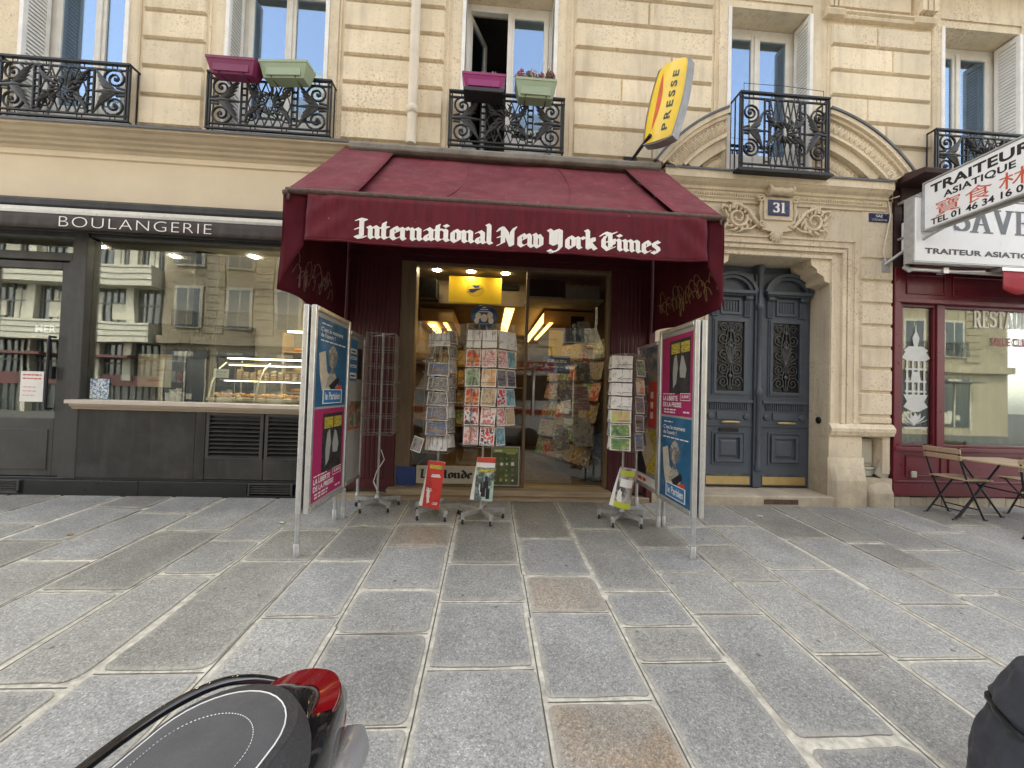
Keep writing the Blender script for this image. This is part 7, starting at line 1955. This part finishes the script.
g.grid(lambda u, v: seat_fn(u, v * .10), N_, 2, 1); g.grid(lambda u, v: seat_fn(u, .10 + v * .90), N_, 10); g.build('seat', [m_seat, m_carbon], sct, local=True)
g = MB()
def side_fn(u, v):
    x, y = seat_out(u); k = 1 + .20 * math.sin(min(1, v * 1.25) * PI / 2)
    cy = max(-.12, min(y, -.12)); px = SX + (x - SX) * k; py = cy + (y - cy) * k if y > -.12 else y
    return (px, py, .712 - .105 * v)
g.grid(side_fn, N_, 6); g.build('seat_side', m_carbon, sct, local=True)
g = MB(); g.tube([(seat_fn(i / N_, .10)[0], seat_fn(i / N_, .10)[1], seat_fn(i / N_, .10)[2] + .0008) for i in range(N_ + 1)], .0018, 5); g.build('piping', m_pipng, sct, local=True)
g = MB()
for i in range(0, 260):
    if i % 2: continue
    p = [seat_fn(.08 + .84 * (i + k) / 260, .34) for k in (0, .9)]
    g.tube([(p[0][0], p[0][1], p[0][2] + .0012), (p[1][0], p[1][1], p[1][2] + .0012)], .0009, 3, cap=False)
g.build('stitching', m_pipng, sct, local=True)
g = MB()
loft(g, [(-.62, .16, .30, .60, .7, SX), (-.40, .19, .28, .63, .7, SX), (-.15, .20, .32, .64, .75, SX), (.02, .18, .38, .645, .75, SX), (.10, .155, .41, .63, .75, SX), (.18, .13, .44, .605, .75, SX), (.25, .10, .46, .58, .8, SX), (.285, .06, .48, .56, .9, SX)], 28)
g.build('tail_body', m_gloss, sct, local=True)
g = MB()
def lens_pt(a, h):     # skin just outside the tail body, a = -1 left .. 1 right, h 0 bottom .. 1 top
    x = .135 * math.sin(a * 1.4) * (1.0 - .05 * h); y = .305 - .21 * (1 - math.cos(a * 1.3)) - .035 * h
    return (SX + x, y, .475 + .11 * h + .012 * abs(a))
g.grid(lambda u, v: lens_pt(-1 + 2 * u, v), 28, 6)
def lens_top(u, v):
    p = lens_pt(-1 + 2 * u, 1.0); k = v * .2
    return (p[0] * (1 - k) + SX * k, p[1] - .10 * v * (1 - .45 * abs(2 * u - 1)), p[2] + .022 * v + .004)
g.grid(lens_top, 28, 4)
for k in range(5): g.tube([tuple(a + b for a, b in zip(lens_pt(-1 + u / 10, .12 + k * .19), (0, .002, 0))) for u in range(21)], .002, 4)
g.build('tail_light', m_tail, sct, local=True)
g = MB()
def cowl(u, v):
    p = lens_top(.0 + u, 1.0); a_ = PI * (1 - u)
    q = (SX + .150 * math.cos(a_) * 1.0, -.10 + .145 * math.sin(a_), .655)
    return (p[0] + (q[0] - p[0]) * v, p[1] + (q[1] - p[1]) * v, p[2] - .002 + (q[2] - p[2]) * v ** .8 + .012 * math.sin(v * PI))
g.grid(cowl, 28, 8)
g.build('tail_cowl', m_gloss, sct, local=True)
g = MB()
rail = [(SX - .165, -.62, .58), (SX - .225, -.47, .655), (SX - .245, -.25, .675), (SX - .235, -.06, .675), (SX - .19, .06, .668), (SX - .15, .13, .64), (SX - .115, .19, .595), (SX - .09, .22, .56)]
sm = []
for i in range(len(rail) - 1):
    for k in range(5):
        p0 = Vector(rail[max(0, i - 1)]); p1 = Vector(rail[i]); p2 = Vector(rail[i + 1]); p3 = Vector(rail[min(len(rail) - 1, i + 2)]); t_ = k / 5
        sm.append(.5 * ((2 * p1) + (p2 - p0) * t_ + (2 * p0 - 5 * p1 + 4 * p2 - p3) * t_ ** 2 + (3 * p1 - p0 - 3 * p2 + p3) * t_ ** 3))
sm.append(Vector(rail[-1])); g.tube(sm, .013, 10); g.build('grab_rail', m_gloss, sct, local=True)
def wheel(y, z=.21, r=.21):
    g = MB(); g.lathe([(.11, -.045), (.15, -.055), (.185, -.05), (r, -.025), (r + .003, 0), (r, .025), (.185, .05), (.15, .055), (.11, .045)], (SX, y, z), 28, axis='x'); wo = g.build('wheel', m_rubber, sct, local=True)
    g = MB(); g.lathe([(.0, -.05), (.03, -.05), (.03, -.03), (.10, -.03), (.118, -.05), (.118, .05), (.10, .03), (.03, .03), (.03, .05), (0, .05)], (SX, y, z), 24, axis='x'); g.build('rim', m_silver, wo, local=True)
wheel(-.05); wheel(-1.32)
g = MB(); g.grid(lambda u, v: (SX + (-.075 + .15 * u), -.05 + .255 * math.cos(math.radians(20 + 120 * v)), .21 + .255 * math.sin(math.radians(20 + 120 * v)) - .02 * (2 * u - 1) ** 2), 6, 14); g.build('mudguard', m_gloss, sct, local=True, solid=.006)
g = MB()
loft(g, [(-.45, .03, .26, .32, 1, SX + .15), (-.35, .05, .24, .36, .9, SX + .15), (.05, .055, .33, .47, .9, SX + .15), (.20, .05, .37, .49, .9, SX + .15), (.24, .02, .40, .46, .9, SX + .15)], 16); ex = g.build('exhaust', m_silver, sct, local=True)
g = MB(); g.grid(lambda u, v: (SX + .145 + .050 * math.cos(math.radians(-70 + 150 * u)), -.16 + .32 * v, .34 + .13 * (v * .5) + .08 * math.sin(math.radians(-70 + 150 * u))), 10, 10); g.build('heat_shield', m_silver, ex, local=True, solid=.005)
g = MB()
loft(g, [(-1.18, .17, .35, .80, .7, SX), (-1.10, .20, .20, .82, .7, SX), (-1.04, .19, .16, .60, .7, SX), (-.98, .18, .14, .26, .6, SX), (-.66, .18, .14, .26, .6, SX), (-.60, .17, .2, .5, .7, SX)], 20); g.build('leg_shield', m_gloss, sct, local=True)
g = MB(); g.tube([(SX, -1.32, .22), (SX, -1.16, .75), (SX, -1.06, .98)], .035, 10); g.tube([(SX - .33, -.98, 1.0), (SX - .15, -1.04, 1.02), (SX, -1.06, 1.0), (SX + .15, -1.04, 1.02), (SX + .33, -.98, 1.0)], .018, 8); g.build('handlebar', m_iron, sct, local=True)
g = MB(); g.grid(lambda u, v: (SX + (-.07 + .14 * u), -1.32 + .245 * math.cos(math.radians(30 + 130 * v)), .21 + .245 * math.sin(math.radians(30 + 130 * v))), 4, 12); g.build('front_mudguard', m_gloss, sct, local=True, solid=.006)
g = MB(); g.tube([(SX - .05, -.55, .2), (SX - .2, -.5, .02)], .012, 6); g.tube([(SX + .05, -.55, .2), (SX + .2, -.5, .02)], .012, 6); g.build('centre_stand', m_iron, sct, local=True)

# ================================================================== covered scooter at the right edge
m_cover = mat('black_nylon_cover', (.032, .034, .042), .55, var=.25, scale=9, bump=.6, bscale=9, world=False, spec=.3)
cvr = thing('covered_scooter', 'parked scooter under a creased dark nylon cover at the right edge', 'scooter', (2.12, -3.76, gz(-3.9) + .035), math.radians(4))
g = MB()
def cov(u, v):
    """u round the body, v from the hem up to the ridge"""
    a = 2 * PI * u; c, s = math.cos(a), math.sin(a)
    y0 = .56 * s ** .6 if s > 0 else 1.1 * s
    hw = .40 - .05 * max(0, s)
    prof = [(1.03, .10), (1.01, .26), (.95, .38), (.92, .41), (.95, .44), (.86, .57), (.66, .615), (.30, .63), (0, .635)]
    f = v * (len(prof) - 1); i = min(int(f), len(prof) - 2); t_ = f - i
    k = prof[i][0] * (1 - t_) + prof[i + 1][0] * t_; z = prof[i][1] * (1 - t_) + prof[i + 1][1] * t_
    fold = (.008 * math.sin(a * 7 + z * 5) + .003 * math.sin(a * 19 - z * 9)) * (1 - v) ** .5 + .002 * math.sin(z * 60 + a * 11) 
    px = math.copysign(abs(c) ** .5, c) * (hw * k + fold); py = y0 * k + fold * s
    return (px, py, z - .05 * max(0, -s) * 0 + .01 * math.sin(a * 3) * v)
g.grid(cov, 140, 56); g.build('cover', m_cover, cvr, local=True)
g = MB(); g.tube([(cov(i / 100, .66)[0] * 1.004, cov(i / 100, .66)[1] * 1.004, cov(i / 100, .66)[2]) for i in range(101)], .004, 5); g.build('seam', m_cover, cvr, local=True)
g = MB(); g.tube([(cov(i / 80, .37)[0] * 1.02, cov(i / 80, .37)[1] * 1.02, cov(i / 80, .37)[2]) for i in range(81)], .012, 6); g.build('elastic_hem', m_iron, cvr, local=True)
for y in (.32, -.75):
    g = MB(); g.lathe([(.10, -.05), (.16, -.055), (.21, -.03), (.213, 0), (.21, .03), (.16, .055), (.10, .05)], (0, y, .21), 24, axis='x'); g.build('wheel', m_rubber, cvr, local=True)

# ================================================================== small litter
m_leaf = mat('dry_leaf', (.30, .17, .06), .8, var=.3)
for i, (x, y, m, lab, nm) in enumerate([(3.1, -.42, m_paper, 'scrap of white paper on the slabs before the blue grey door', 'paper_scrap'), (-1.15, -.78, mat('lemon_scrap', (.6, .55, .2), .6), 'yellowish scrap on the slabs beside the left poster stand', 'paper_scrap'), (-3.55, -1.02, m_leaf, 'dry brown leaf on the slabs before the bakery', 'dry_leaf'), (-1.95, -.72, m_paper, 'torn white ticket on the slabs before the louvred panel', 'paper_scrap')]):
    g = MB(); g.grid(lambda u, v: (x + (u - .5) * .05 + .008 * math.sin(v * 6), y + (v - .5) * .035, SLOPE * y + .004 + .008 * math.sin(u * 3) + .004 * math.sin(v * 5)), 4, 4)
    tag(g.build(nm, m), lab, 'litter')
